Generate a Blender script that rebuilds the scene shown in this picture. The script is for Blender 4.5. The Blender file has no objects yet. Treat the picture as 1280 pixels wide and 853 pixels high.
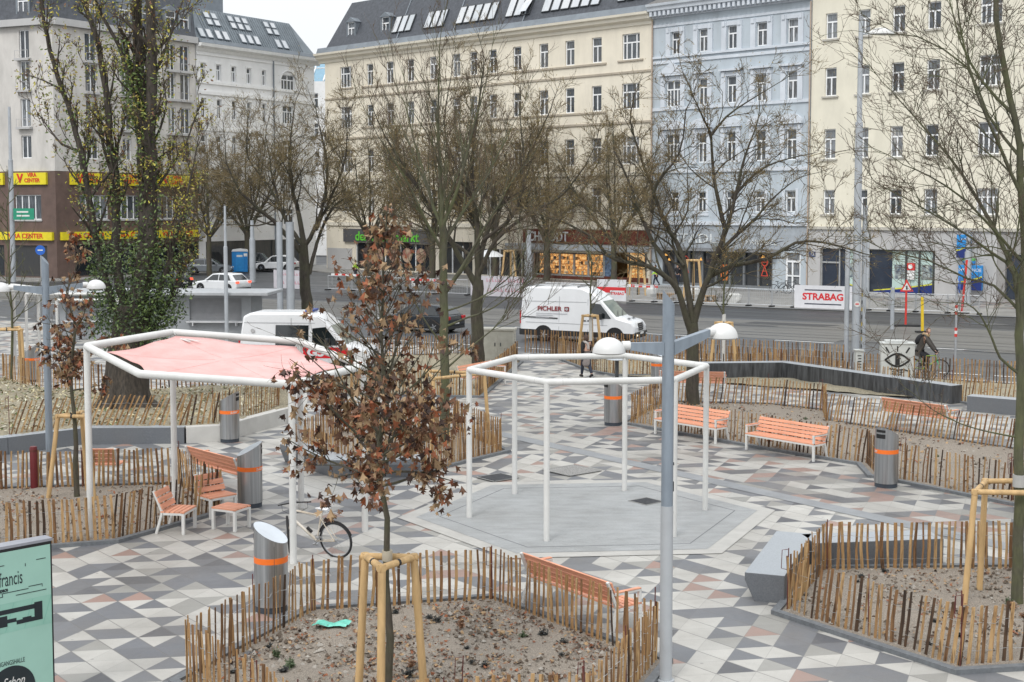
import bpy, bmesh, math, random
from math import sin, cos, pi, radians, sqrt, atan2, hypot, floor
from mathutils import Vector, Matrix, Euler

scene = bpy.context.scene
COL = scene.collection
random.seed(7)
H = 6.5            # eye height of the photographer, metres
FOC = 1700.0       # focal length, pixels of a 1280 wide picture
PITCH = radians(4.0)
CY = 260 + FOC * math.tan(PITCH)


def ray(px, py):
    f = Vector((0, cos(PITCH), -sin(PITCH)))
    u = Vector((0, sin(PITCH), cos(PITCH)))
    return f + Vector((1, 0, 0)) * ((px - 640) / FOC) - u * ((py - CY) / FOC)


def ground(px, py, z=0.0):
    """survey helper: where a sight line meets the level z"""
    d = ray(px, py)
    t = (z - H) / d.z
    return Vector((d.x * t, d.y * t, z))


def at_depth(px, py, Y):
    d = ray(px, py)
    t = Y / d.y
    return Vector((d.x * t, Y, H + d.z * t))


# ------------------------------------------------------------------ materials
def _math(nt, op, a, b=None, c=None):
    n = nt.nodes.new('ShaderNodeMath')
    n.operation = op
    for i, v in enumerate((a, b, c)):
        if v is None:
            continue
        if isinstance(v, (int, float)):
            n.inputs[i].default_value = v
        else:
            nt.links.new(v, n.inputs[i])
    return n.outputs[0]


def _mix(nt, fac, a, b, blend='MIX'):
    n = nt.nodes.new('ShaderNodeMix')
    n.data_type = 'RGBA'
    n.blend_type = blend
    for sock, v in ((n.inputs[0], fac), (n.inputs[6], a), (n.inputs[7], b)):
        if isinstance(v, (int, float)):
            sock.default_value = v
        elif isinstance(v, tuple):
            sock.default_value = (v[0], v[1], v[2], 1)
        else:
            nt.links.new(v, sock)
    return n.outputs[2]


def _noise(nt, vec, scale, detail=4, rough=0.6):
    n = nt.nodes.new('ShaderNodeTexNoise')
    n.inputs['Scale'].default_value = scale
    n.inputs['Detail'].default_value = detail
    n.inputs['Roughness'].default_value = rough
    if vec is not None:
        nt.links.new(vec, n.inputs['Vector'])
    return n.outputs['Fac']


def _ramp(nt, fac, stops, interp='LINEAR'):
    n = nt.nodes.new('ShaderNodeValToRGB')
    n.color_ramp.interpolation = interp
    el = n.color_ramp.elements
    while len(el) > 1:
        el.remove(el[-1])
    for i, (p, c) in enumerate(stops):
        e = el[0] if i == 0 else el.new(p)
        e.position = p
        e.color = (c[0], c[1], c[2], 1)
    nt.links.new(fac, n.inputs[0])
    return n.outputs[0]


MATS = {}


def new_mat(name):
    m = bpy.data.materials.new(name)
    m.use_nodes = True
    nt = m.node_tree
    b = nt.nodes['Principled BSDF']
    MATS[name] = m
    return m, nt, b


def mat(name, col, rough=0.6, metal=0.0, var=0.12, scale=3.0, col2=None, stretch=(1, 1, 1), bump=0.0,
        bscale=30.0, emit=None, spec=0.5, world=False, grime=0.0):
    if name in MATS:
        return MATS[name]
    m, nt, b = new_mat(name)
    tc = nt.nodes.new('ShaderNodeTexCoord')
    if world:
        g = nt.nodes.new('ShaderNodeNewGeometry')
        src = g.outputs['Position']
    else:
        src = tc.outputs['Object']
    mp = nt.nodes.new('ShaderNodeMapping')
    mp.inputs['Scale'].default_value = stretch
    nt.links.new(src, mp.inputs[0])
    fac = _noise(nt, mp.outputs[0], scale)
    lo = tuple(max(0, c * (1 - var)) for c in col)
    hi = col2 if col2 else tuple(min(1, c * (1 + var)) for c in col)
    c = _ramp(nt, fac, [(0.3, lo), (0.7, hi)])
    if grime:
        gm = nt.nodes.new('ShaderNodeMapping')
        gm.inputs['Scale'].default_value = (1, 1, .3)
        nt.links.new(src, gm.inputs[0])
        f2 = _noise(nt, gm.outputs[0], 0.55, 7, 0.68)
        c = _mix(nt, _math(nt, 'MULTIPLY', _ramp(nt, f2, [(0.42, (0, 0, 0)), (0.72, (1, 1, 1))]), grime), c,
                 (0.12, 0.115, 0.10))
    nt.links.new(c, b.inputs['Base Color'])
    b.inputs['Roughness'].default_value = rough
    b.inputs['Metallic'].default_value = metal
    b.inputs['Specular IOR Level'].default_value = spec
    if bump:
        bn = nt.nodes.new('ShaderNodeBump')
        bn.inputs['Strength'].default_value = bump
        bn.inputs['Distance'].default_value = 0.02
        nt.links.new(_noise(nt, mp.outputs[0], bscale, 3), bn.inputs['Height'])
        nt.links.new(bn.outputs[0], b.inputs['Normal'])
    if emit:
        b.inputs['Emission Color'].default_value = (emit[0], emit[1], emit[2], 1)
        b.inputs['Emission Strength'].default_value = emit[3]
    return m


# ------------------------------------------------------------------ mesh builder
class MB:
    def __init__(self):
        self.v = []
        self.f = []
        self.m = []

    def add(self, vs, fs, mi=0):
        o = len(self.v)
        self.v.extend([tuple(p) for p in vs])
        for f in fs:
            self.f.append(tuple(i + o for i in f))
            self.m.append(mi)

    def quad(self, a, b, c, d, mi=0):
        self.add([a, b, c, d], [(0, 1, 2, 3)], mi)

    def poly(self, pts, mi=0):
        self.add(pts, [tuple(range(len(pts)))], mi)

    def box(self, cx, cy, cz, sx, sy, sz, rz=0.0, mi=0):
        hx, hy, hz = sx / 2, sy / 2, sz / 2
        c, s = cos(rz), sin(rz)
        vs = []
        for dz in (-hz, hz):
            for dx, dy in ((-hx, -hy), (hx, -hy), (hx, hy), (-hx, hy)):
                vs.append((cx + dx * c - dy * s, cy + dx * s + dy * c, cz + dz))
        self.add(vs, [(3, 2, 1, 0), (4, 5, 6, 7), (0, 1, 5, 4), (1, 2, 6, 5), (2, 3, 7, 6), (3, 0, 4, 7)], mi)

    def span(self, x0, x1, y0, y1, z0, z1, mi=0):
        self.box((x0 + x1) / 2, (y0 + y1) / 2, (z0 + z1) / 2, x1 - x0, y1 - y0, z1 - z0, 0, mi)

    def beam(self, p, q, w, h, mi=0, up=(0, 0, 1)):
        p = Vector(p); q = Vector(q)
        t = (q - p).normalized()
        u = Vector(up)
        if abs(t.dot(u)) > 0.98:
            u = Vector((0, 1, 0))
        s = t.cross(u).normalized()
        n = s.cross(t)
        vs = []
        for e in (p, q):
            for a, b in ((-1, -1), (1, -1), (1, 1), (-1, 1)):
                vs.append(e + s * (a * w / 2) + n * (b * h / 2))
        self.add(vs, [(3, 2, 1, 0), (4, 5, 6, 7), (0, 1, 5, 4), (1, 2, 6, 5), (2, 3, 7, 6), (3, 0, 4, 7)], mi)

    def tube(self, pts, radii, n=8, mi=0, caps=True, closed=False):
        pts = [Vector(p) for p in pts]
        k = len(pts)
        if not hasattr(radii, '__len__'):
            radii = [radii] * k
        if n == 1:                      # hair-thin twig: one flat strip
            a = (pts[-1] - pts[0]).orthogonal().normalized()
            a = (a + Vector((random.uniform(-1, 1), random.uniform(-1, 1), random.uniform(-1, 1)))).normalized()
            vs = []
            for p, r in zip(pts, radii):
                vs += [p - a * r, p + a * r]
            self.add(vs, [(2 * i, 2 * i + 1, 2 * i + 3, 2 * i + 2) for i in range(k - 1)], mi)
            return
        ref = None
        rings = []
        for i in range(k):
            if closed:
                t = pts[(i + 1) % k] - pts[i - 1]
            else:
                t = pts[min(i + 1, k - 1)] - pts[max(i - 1, 0)]
            if t.length < 1e-9:
                t = Vector((0, 0, 1))
            t.normalize()
            if ref is None:
                ref = Vector((1, 0, 0)) if abs(t.x) < 0.8 else Vector((0, 1, 0))
            a = ref - t * ref.dot(t)
            if a.length < 1e-6:
                a = t.orthogonal()
            a.normalize()
            ref = a
            b = t.cross(a)
            r = radii[i]
            rings.append([pts[i] + a * (r * cos(2 * pi * j / n)) + b * (r * sin(2 * pi * j / n)) for j in range(n)])
        vs = [p for ring in rings for p in ring]
        fs = []
        for i in range(k if closed else k - 1):
            i2 = (i + 1) % k
            for j in range(n):
                j2 = (j + 1) % n
                fs.append((i * n + j, i * n + j2, i2 * n + j2, i2 * n + j))
        if caps and not closed:
            fs.append(tuple(range(n - 1, -1, -1)))
            fs.append(tuple((k - 1) * n + j for j in range(n)))
        self.add(vs, fs, mi)

    def prism(self, poly, z0, z1, mi=0, bottom=True):
        n = len(poly)
        vs = [(p[0], p[1], z0) for p in poly] + [(p[0], p[1], z1) for p in poly]
        fs = [tuple(range(n, 2 * n))]
        if bottom:
            fs.append(tuple(range(n - 1, -1, -1)))
        for i in range(n):
            j = (i + 1) % n
            fs.append((i, j, n + j, n + i))
        self.add(vs, fs, mi)

    def side(self, poly, y0, y1, mi=0):
        """extrude an xz outline along y"""
        n = len(poly)
        vs = [(p[0], y0, p[1]) for p in poly] + [(p[0], y1, p[1]) for p in poly]
        fs = [tuple(range(n)), tuple(range(2 * n - 1, n - 1, -1))]
        for i in range(n):
            j = (i + 1) % n
            fs.append((i, n + i, n + j, j))
        self.add(vs, fs, mi)

    def lathe(self, prof, n=24, c=(0, 0, 0), mi=0):
        vs = []
        fs = []
        k = len(prof)
        for r, z in prof:
            for j in range(n):
                a = 2 * pi * j / n
                vs.append((c[0] + r * cos(a), c[1] + r * sin(a), c[2] + z))
        for i in range(k - 1):
            for j in range(n):
                j2 = (j + 1) % n
                fs.append((i * n + j, i * n + j2, (i + 1) * n + j2, (i + 1) * n + j))
        if prof[0][0] > 1e-6:
            fs.append(tuple(range(n - 1, -1, -1)))
        if prof[-1][0] > 1e-6:
            fs.append(tuple((k - 1) * n + j for j in range(n)))
        self.add(vs, fs, mi)

    def xf(self, M, start=0):
        self.v[start:] = [tuple(M @ Vector(p)) for p in self.v[start:]]

    def mesh(self, name, mats, smooth=None):
        me = bpy.data.meshes.new(name)
        me.from_pydata(self.v, [], self.f)
        if not isinstance(mats, (list, tuple)):
            mats = [mats]
        for x in mats:
            me.materials.append(x)
        if len(mats) > 1:
            me.polygons.foreach_set('material_index', self.m)
        if smooth:
            me.polygons.foreach_set('use_smooth', [True] * len(me.polygons))
            me.update()
            me.set_sharp_from_angle(angle=radians(smooth))
        me.update()
        return me

    def build(self, name, mats, parent=None, smooth=None, fix=False):
        me = self.mesh(name, mats, smooth)
        if fix:
            bm = bmesh.new(); bm.from_mesh(me)
            bmesh.ops.recalc_face_normals(bm, faces=bm.faces)
            bm.to_mesh(me); bm.free()
        return link(name, me, parent)


def islands(q, name, mats, parent, smooth=None):
    """every piece collected in q that stands alone becomes a part of its own"""
    n = len(q.v)
    par = list(range(n))

    def find(i):
        while par[i] != i:
            par[i] = par[par[i]]
            i = par[i]
        return i
    for f in q.f:
        r = find(f[0])
        for i in f[1:]:
            par[find(i)] = r
    comp = {}
    for fi, f in enumerate(q.f):
        comp.setdefault(find(f[0]), []).append(fi)
    # pieces whose boxes touch belong together
    cs = []
    for fl in comp.values():
        vi = sorted({i for fi in fl for i in q.f[fi]})
        lo = [min(q.v[i][k] for i in vi) - .03 for k in range(3)]
        hi = [max(q.v[i][k] for i in vi) + .03 for k in range(3)]
        cs.append([lo, hi, fl])
    merged = True
    while merged:
        merged = False
        out = []
        for c in cs:
            for d in out:
                if all(c[0][k] < d[1][k] and d[0][k] < c[1][k] for k in range(3)):
                    d[0] = [min(a, b) for a, b in zip(c[0], d[0])]
                    d[1] = [max(a, b) for a, b in zip(c[1], d[1])]
                    d[2] = d[2] + c[2]
                    merged = True
                    break
            else:
                out.append(c)
        cs = out
    res = []
    for lo, hi, fl in cs:
        p = MB()
        mp = {}
        for fi in fl:
            for i in q.f[fi]:
                if i not in mp:
                    mp[i] = len(p.v)
                    p.v.append(q.v[i])
            p.f.append(tuple(mp[i] for i in q.f[fi]))
            p.m.append(q.m[fi])
        res.append(p.build(name, mats, parent, smooth))
    return res


def link(name, me, parent=None):
    o = bpy.data.objects.new(name, me)
    COL.objects.link(o)
    if parent is not None:
        o.parent = parent
    return o


def bevel(o, w, seg=2, ang=35):
    b = o.modifiers.new('bevel', 'BEVEL')
    b.width = w
    b.segments = seg
    b.limit_method = 'ANGLE'
    b.angle_limit = radians(ang)
    return o


def tag(o, label, cat, group=None):
    o['label'] = label
    o['category'] = cat
    if group:
        o['group'] = group
    return o


def thing(name, label, cat, loc=(0, 0, 0), rz=0.0, group=None):
    o = bpy.data.objects.new(name, None)
    COL.objects.link(o)
    o.empty_display_size = 0.2
    o.location = loc
    o.rotation_euler = (0, 0, rz)
    return tag(o, label, cat, group)


def struct(o, kind='structure'):
    o['kind'] = kind
    return o


def dup(root, loc, rz, label, group=None):
    """a thing again, with copies of its parts and their sub-parts"""
    r = root.copy()
    COL.objects.link(r)
    r.location = loc
    r.rotation_euler = (0, 0, rz)
    r['label'] = label
    if group:
        r['group'] = group
    for ch in list(root.children):
        c = ch.copy()
        COL.objects.link(c)
        c.parent = r
        for g in list(ch.children):
            d = g.copy()
            COL.objects.link(d)
            d.parent = c
    return r


def text(body, size, material, parent=None, name='lettering', depth=0.004, loc=(0, 0, 0), rot=(pi / 2, 0, 0),
         align='CENTER', sx=1.0, offset=0.0, shear=0.0):
    cu = bpy.data.curves.new('txt', 'FONT')
    cu.body = body
    cu.size = size
    cu.extrude = depth
    cu.offset = offset
    cu.shear = shear
    cu.align_x = align
    cu.align_y = 'CENTER'
    cu.resolution_u = 3
    t = bpy.data.objects.new('txt', cu)
    COL.objects.link(t)
    dg = bpy.context.evaluated_depsgraph_get()
    me = bpy.data.meshes.new_from_object(t.evaluated_get(dg))
    me.name = name
    bpy.data.objects.remove(t)
    bpy.data.curves.remove(cu)
    me.materials.clear()
    me.materials.append(material)
    M = Matrix.Translation(loc) @ Euler(rot).to_matrix().to_4x4() @ Matrix.Diagonal((sx, 1, 1, 1))
    me.transform(M)
    return link(name, me, parent)


def V2(a, b, t):
    return (a[0] + (b[0] - a[0]) * t, a[1] + (b[1] - a[1]) * t)


# ------------------------------------------------------------------ camera, sky, sun
cam_d = bpy.data.cameras.new('camera')
cam = bpy.data.objects.new('camera', cam_d)
COL.objects.link(cam)
cam.location = (0, 0, H)
cam.rotation_euler = (pi / 2 - PITCH, 0, 0)
cam_d.sensor_width = 36
cam_d.lens = 36 * FOC / 1280
cam_d.shift_y = -(426.5 - CY) / 1280
cam_d.clip_end = 2000
scene.camera = cam

SUN_EL, SUN_AZ = radians(48), radians(205)      # high veiled sun behind the photographer
w = bpy.data.worlds.new('World')
scene.world = w
w.use_nodes = True
nt = w.node_tree
sky = nt.nodes.new('ShaderNodeTexSky')
sky.sky_type = 'NISHITA'
sky.sun_disc = False
sky.sun_elevation = SUN_EL
sky.sun_rotation = SUN_AZ
sky.air_density = 1.0
sky.dust_density = 4.0
sky.ozone_density = 1.0
hs = nt.nodes.new('ShaderNodeHueSaturation')     # cloud cover greys the blue out
hs.inputs['Saturation'].default_value = 0.16
nt.links.new(sky.outputs[0], hs.inputs['Color'])
lf = nt.nodes.new('ShaderNodeMix')
lf.data_type = 'RGBA'
lf.inputs[0].default_value = 0.85
lf.inputs[7].default_value = (11.6, 12.0, 12.4, 1)   # even overcast layer
nt.links.new(hs.outputs[0], lf.inputs[6])
# an overcast sky is brighter towards the zenith
wc = nt.nodes.new('ShaderNodeTexCoord')
ws = nt.nodes.new('ShaderNodeSeparateXYZ')
nt.links.new(wc.outputs['Generated'], ws.inputs[0])
wz = _math(nt, 'MAXIMUM', ws.outputs[2], 0.0)
wz = _math(nt, 'MULTIPLY_ADD', wz, 0.85, 0.84)
wm = nt.nodes.new('ShaderNodeVectorMath')
wm.operation = 'SCALE'
nt.links.new(lf.outputs[2], wm.inputs[0])
nt.links.new(wz, wm.inputs['Scale'])
nt.links.new(wm.outputs[0], nt.nodes['Background'].inputs['Color'])
nt.nodes['Background'].inputs['Strength'].default_value = 0.09
sd = bpy.data.lights.new('sun', 'SUN')
sd.energy = 1.25
sd.angle = radians(14)
sd.color = (1, 0.97, 0.93)
so = bpy.data.objects.new('sun', sd)
COL.objects.link(so)
sdir = Vector((sin(SUN_AZ) * cos(SUN_EL), cos(SUN_AZ) * cos(SUN_EL), sin(SUN_EL)))
so.rotation_euler = sdir.to_track_quat('Z', 'Y').to_euler()
vs = scene.view_settings
vs.view_transform = 'Standard'
vs.look = 'None'
vs.exposure = 0.14
vs.gamma = 1.0
# ------------------------------------------------------------------ paving: equilateral triangle slabs
LO = (-7.964, 23.927)
E1 = (0.5800, 0.0993)
E2 = (0.3586, -0.4511)


def paving(name, p_tri, p_cell, cluster, bias, tint=1.0):
    m, nt, b = new_mat(name)
    det = E1[0] * E2[1] - E1[1] * E2[0]
    a = (E2[1] / det, -E2[0] / det)
    c = (-E1[1] / det, E1[0] / det)
    g = nt.nodes.new('ShaderNodeNewGeometry')
    sp = nt.nodes.new('ShaderNodeSeparateXYZ')
    nt.links.new(g.outputs['Position'], sp.inputs[0])
    x = _math(nt, 'SUBTRACT', sp.outputs[0], LO[0])
    y = _math(nt, 'SUBTRACT', sp.outputs[1], LO[1])
    u = _math(nt, 'ADD', _math(nt, 'MULTIPLY', x, a[0]), _math(nt, 'MULTIPLY', y, a[1]))
    v = _math(nt, 'ADD', _math(nt, 'MULTIPLY', x, c[0]), _math(nt, 'MULTIPLY', y, c[1]))
    iu = _math(nt, 'FLOOR', u)
    iv = _math(nt, 'FLOOR', v)
    fu = _math(nt, 'SUBTRACT', u, iu)
    fv = _math(nt, 'SUBTRACT', v, iv)
    sm = _math(nt, 'ADD', fu, fv)
    tri = _math(nt, 'GREATER_THAN', sm, 1.0)

    def wn(zv):
        cb = nt.nodes.new('ShaderNodeCombineXYZ')
        nt.links.new(_math(nt, 'ADD', iu, 0.37), cb.inputs[0])
        nt.links.new(_math(nt, 'ADD', iv, 0.61), cb.inputs[1])
        if isinstance(zv, float):
            cb.inputs[2].default_value = zv
        else:
            nt.links.new(zv, cb.inputs[2])
        n = nt.nodes.new('ShaderNodeTexWhiteNoise')
        n.noise_dimensions = '3D'
        nt.links.new(cb.outputs[0], n.inputs['Vector'])
        return n.outputs['Value']
    r_tri = wn(_math(nt, 'ADD', _math(nt, 'MULTIPLY', tri, 5.0), 1.3))
    r_tri = _math(nt, 'ADD', _math(nt, 'MULTIPLY', r_tri, 1 - bias), _math(nt, 'MULTIPLY', tri, bias))
    r_cell = wn(9.7)
    pick = _math(nt, 'LESS_THAN', wn(17.1), cluster)
    light, lg, gr, dk, pk = ((.42, .408, .378), (.265, .26, .24), (.13, .136, .148), (.082, .086, .096), (.29, .19, .158))

    def stops(p):
        out, acc = [], 0.0
        for q, col in zip(p, (light, lg, gr, dk, pk)):
            out.append((acc, tuple(k * tint for k in col)))
            acc += q
        return out
    col = _mix(nt, pick, _ramp(nt, r_tri, stops(p_tri), 'CONSTANT'), _ramp(nt, r_cell, stops(p_cell), 'CONSTANT'))
    # each slab its own shade, stone grain, trodden-in dirt
    sh = _math(nt, 'ADD', _math(nt, 'MULTIPLY', wn(_math(nt, 'ADD', tri, 23.3)), 0.16), 0.92)
    vm = nt.nodes.new('ShaderNodeVectorMath')
    vm.operation = 'SCALE'
    nt.links.new(col, vm.inputs[0])
    nt.links.new(sh, vm.inputs['Scale'])
    col = vm.outputs[0]
    gn = _noise(nt, g.outputs['Position'], 55, 3, 0.7)
    col = _mix(nt, 0.35, col, _ramp(nt, gn, [(0.3, (.35, .35, .35)), (0.7, (.68, .68, .68))]), 'SOFT_LIGHT')
    dn = _noise(nt, g.outputs['Position'], 0.55, 6, 0.62)
    col = _mix(nt, _ramp(nt, dn, [(0.42, (0, 0, 0)), (0.75, (.5, .5, .5))]), col, (.17, .155, .135), 'MIX')
    dn2 = _noise(nt, g.outputs['Position'], 4.5, 5, 0.7)
    col = _mix(nt, _ramp(nt, dn2, [(0.55, (0, 0, 0)), (0.85, (.35, .35, .35))]), col, (.22, .21, .20), 'MIX')
    vg = nt.nodes.new('ShaderNodeTexVoronoi'); vg.inputs['Scale'].default_value = 2.3
    nt.links.new(g.outputs['Position'], vg.inputs['Vector'])
    col = _mix(nt, _ramp(nt, vg.outputs['Distance'], [(.0, (.6, .6, .6)), (.05, (.45, .45, .45)), (.075, (0, 0, 0))]), col, (.12, .115, .11))
    # joints
    ju = _math(nt, 'MINIMUM', fu, _math(nt, 'SUBTRACT', 1.0, fu))
    jv = _math(nt, 'MINIMUM', fv, _math(nt, 'SUBTRACT', 1.0, fv))
    jd = _math(nt, 'ABSOLUTE', _math(nt, 'SUBTRACT', sm, 1.0))
    strong = _math(nt, 'LESS_THAN', ju, 0.018)
    weak = _math(nt, 'LESS_THAN', _math(nt, 'MINIMUM', jv, jd), 0.009)
    col = _mix(nt, _math(nt, 'MULTIPLY', strong, 0.75), col, (.13, .125, .12))
    col = _mix(nt, _math(nt, 'MULTIPLY', weak, 0.38), col, (.15, .145, .14))
    nt.links.new(col, b.inputs['Base Color'])
    rn = _noise(nt, g.outputs['Position'], 0.8, 4)
    nt.links.new(_ramp(nt, rn, [(0.3, (.30, .30, .30)), (0.7, (.62, .62, .62))]), b.inputs['Roughness'])
    bn = nt.nodes.new('ShaderNodeBump')
    bn.inputs['Strength'].default_value = 0.25
    bn.inputs['Distance'].default_value = 0.004
    nt.links.new(_math(nt, 'SUBTRACT', gn, strong), bn.inputs['Height'])
    nt.links.new(bn.outputs[0], b.inputs['Normal'])
    return m


m_pave = paving('triangle_paving', (.50, .09, .26, .06, .09), (.36, .12, .30, .14, .08), 0.10, 0.14)
m_pave2 = paving('rhombus_paving', (.38, .08, .18, .14, .22), (.60, .14, .10, .08, .08), 0.34, 0.10, 0.86)
m_band = mat('grey_band_slabs', (.22, .23, .24), .5, var=.14, scale=1.5, bump=.15, bscale=60, world=True)
m_white_band = mat('pale_band_slabs', (.39, .38, .355), .5, var=.10, scale=2.0, bump=.1, bscale=60, world=True)
m_kerb = mat('kerb_granite', (.13, .14, .15), .6, var=.2, scale=12, bump=.2, bscale=80, world=True)

# asphalt with wheel-polished streaks along the road
RD = Vector((cos(radians(-30)), sin(radians(-30)), 0))      # along the road
RN = Vector((0.5, 0.8660254, 0))                            # across, away from the camera


def road_pt(a, d, z=0.0):
    return (RD.x * a + RN.x * d, RD.y * a + RN.y * d, z)


def asphalt(name, col, wet):
    m, nt, b = new_mat(name)
    g = nt.nodes.new('ShaderNodeNewGeometry')
    mp = nt.nodes.new('ShaderNodeMapping')
    mp.vector_type = 'TEXTURE'
    mp.inputs['Rotation'].default_value = (0, 0, radians(-30))
    mp.inputs['Scale'].default_value = (14, 1, 1)
    nt.links.new(g.outputs['Position'], mp.inputs[0])
    f = _noise(nt, mp.outputs[0], 0.9, 6, 0.65)
    f2 = _noise(nt, g.outputs['Position'], 26, 3, 0.7)
    c = _ramp(nt, f, [(0.25, tuple(k * .72 for k in col)), (0.5, col), (0.78, tuple(k * 1.45 for k in col))])
    c = _mix(nt, 0.3, c, _ramp(nt, f2, [(0.3, (.3, .3, .3)), (0.7, (.7, .7, .7))]), 'SOFT_LIGHT')
    nt.links.new(c, b.inputs['Base Color'])
    nt.links.new(_ramp(nt, f, [(0.3, (wet, wet, wet)), (0.7, (wet + .3,) * 3)]), b.inputs['Roughness'])
    return m


m_asph = asphalt('asphalt', (.056, .06, .066), .36)
m_asph_dark = asphalt('fresh_asphalt', (.030, .032, .036), .42)
m_track = asphalt('track_concrete', (.11, .107, .10), .42)
m_line = mat('road_paint', (.72, .72, .70), .6, var=.2, scale=9, world=True)
m_rail = mat('rail_steel', (.16, .16, .17), .35, 1.0)
m_side = mat('pavement_slabs', (.25, .245, .235), .6, var=.25, scale=.35, bump=.1, bscale=30, world=True, grime=.4)

# the carriageway sheet reaches the horizon, everything else lies on it
mb = MB()
mb.quad((-700, -60, -.12), (700, -60, -.12), (700, 900, -.12), (-700, 900, -.12))
struct(mb.build('road', m_asph))


def band(name, d0, d1, z, m, a0=-170, a1=170):
    q = MB()
    q.quad(road_pt(a0, d0, z), road_pt(a1, d0, z), road_pt(a1, d1, z), road_pt(a0, d1, z))
    return struct(q.build(name, m))


band('tram_bed', 66, 76.5, -.114, m_track)
band('fresh_road_lane', 77.6, 84.9, -.114, m_asph_dark)
mb = MB()
for d in (67.6, 69.05, 72.4, 73.85):
    mb.quad(road_pt(-170, d, -.106), road_pt(170, d, -.106), road_pt(170, d + .14, -.106), road_pt(-170, d + .14, -.106))
struct(mb.build('tram_rails', m_rail))
mb = MB()
for d, dash, gap in ((55.6, 1.6, .5), (65.2, 3.0, 4.5)):
    a = -90
    while a < 90:
        mb.quad(road_pt(a, d, -.105), road_pt(a + dash, d, -.105), road_pt(a + dash, d + .16, -.105),
                road_pt(a, d + .16, -.105))
        a += dash + gap
mb.quad(road_pt(-34, 60.3, -.105), road_pt(-26, 60.3, -.105), road_pt(-26, 60.5, -.105), road_pt(-34, 60.5, -.105))
struct(mb.build('road_markings', m_line))

pr_ = random.Random(8)
m_patch = asphalt('patched_asphalt', (.036, .037, .04), .5)
m_wet = asphalt('damp_asphalt', (.05, .053, .058), .12)
for nm_, mm_, cnt in (('road_patch', m_patch, 9), ('damp_patch', m_wet, 8)):
    q = MB()
    for k in range(cnt):
        a, d = pr_.uniform(-30, 22), pr_.uniform(54.5, 84)
        L_, W_ = pr_.uniform(2.5, 9), pr_.uniform(.6, 1.8)
        n_ = 4 if mm_ is m_patch else 14
        pts_ = [(a + L_ / 2 * cos(2 * pi * j / n_ + .78) * pr_.uniform(.85, 1.15), d + W_ / 2 * sin(2 * pi * j / n_ + .78) * pr_.uniform(.8, 1.2)) for j in range(n_)]
        q.poly([road_pt(x, y, -.1095 + .0006 * k + (.006 if mm_ is m_wet else 0)) for x, y in pts_])
    struct(q.build(nm_, mm_))
q = MB()
for k in range(26):
    a, d = pr_.uniform(-32, 24), pr_.uniform(54, 84)
    p0 = Vector((a, d))
    for j in range(pr_.randint(3, 7)):
        p1 = p0 + Vector((pr_.uniform(.5, 1.8), pr_.gauss(0, .35)))
        q.quad(road_pt(p0.x, p0.y - .025, -.099), road_pt(p1.x, p1.y - .025, -.099), road_pt(p1.x, p1.y + .025, -.099), road_pt(p0.x, p0.y + .025, -.099))
        p0 = p1
struct(q.build('road_crack', mat('tar_seal', (.02, .02, .021), .4)))

# plaza slab
near_l = road_pt(-100, 53.45)
near_r = road_pt(75, 53.45)
plaza = [(-110, -40), (90, -40), near_r[:2], near_l[:2]]
mb = MB()
mb.prism(plaza, -.16, 0)
struct(mb.build('plaza_paving', m_pave))
mb = MB()
mb.quad(road_pt(-100, 53.13, .004), road_pt(75, 53.13, .004), road_pt(75, 53.45, .004), road_pt(-100, 53.45, .004))
struct(mb.build('plaza_kerb', m_kerb))

# the part of the plaza beyond the grey band is laid in larger rhombi
s0, s1 = Vector((4.45, 32.05)), Vector((0.6023, -0.7983))
bn_ = Vector((0.7983, 0.6023))
pA = s0 - s1 * 8.6
pB = s0 + s1 * 9.5
mb = MB()
mb.poly([(p.x, p.y, .004) for p in (pA + bn_ * .5, pB + bn_ * .5, pB + bn_ * 16, s0 + bn_ * 9.5 - s1 * 7, pA + bn_ * 1.5)])
struct(mb.build('rhombus_paving', m_pave2))
mb = MB()
mb.poly([(p.x, p.y, .008) for p in (pA, pB, pB + bn_ * .5, pA + bn_ * .5)])
pC = pA - Vector((0, .0))
mb.poly([(p[0], p[1], .008) for p in ((pA.x, pA.y), (pA.x + .4, pA.y + .3), (-2.6, 37.4), (-2.9, 36.95))])
struct(mb.build('grey_paving_band', m_band))

# hexagon of grey rubber under the open pergola, pale slab border
HX = Vector((1.63, 28.53))


def hexa(c, r, a0=8.0):
    return [(c[0] + r * cos(radians(a0 + 60 * k)), c[1] + r * sin(radians(a0 + 60 * k))) for k in range(6)]


m_pad = mat('grey_play_surface', (.305, .315, .318), .42, var=.14, scale=1.6, bump=.8, bscale=14, stretch=(1, 2.5, 1), world=True,
            grime=.32)
mb = MB()
mb.poly([(x, y, .012) for x, y in hexa(HX, 4.05, 5)])
struct(mb.build('pale_paving_border', m_white_band))
mb = MB()
mb.poly([(x, y, .016) for x, y in hexa(HX, 3.66, 5)])
struct(mb.build('play_surface', m_pad))
mb = MB()
h1, h2 = hexa(HX, 3.18, 5), hexa(HX, 3.15, 5)
for k in range(6):
    j = (k + 1) % 6
    mb.quad((*h1[k], .0185), (*h1[j], .0185), (*h2[j], .0185), (*h2[k], .0185))
struct(mb.build('play_surface_joint', mat('joint_dark', (.16, .165, .17), .8)))

# covers in the paving
m_grate = mat('cast_iron', (.05, .053, .058), .6, .6, var=.3, scale=20)
m_gravel = mat('grey_grit', (.24, .235, .225), .9, var=.45, scale=30, bump=.6, bscale=60, world=True)


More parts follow.
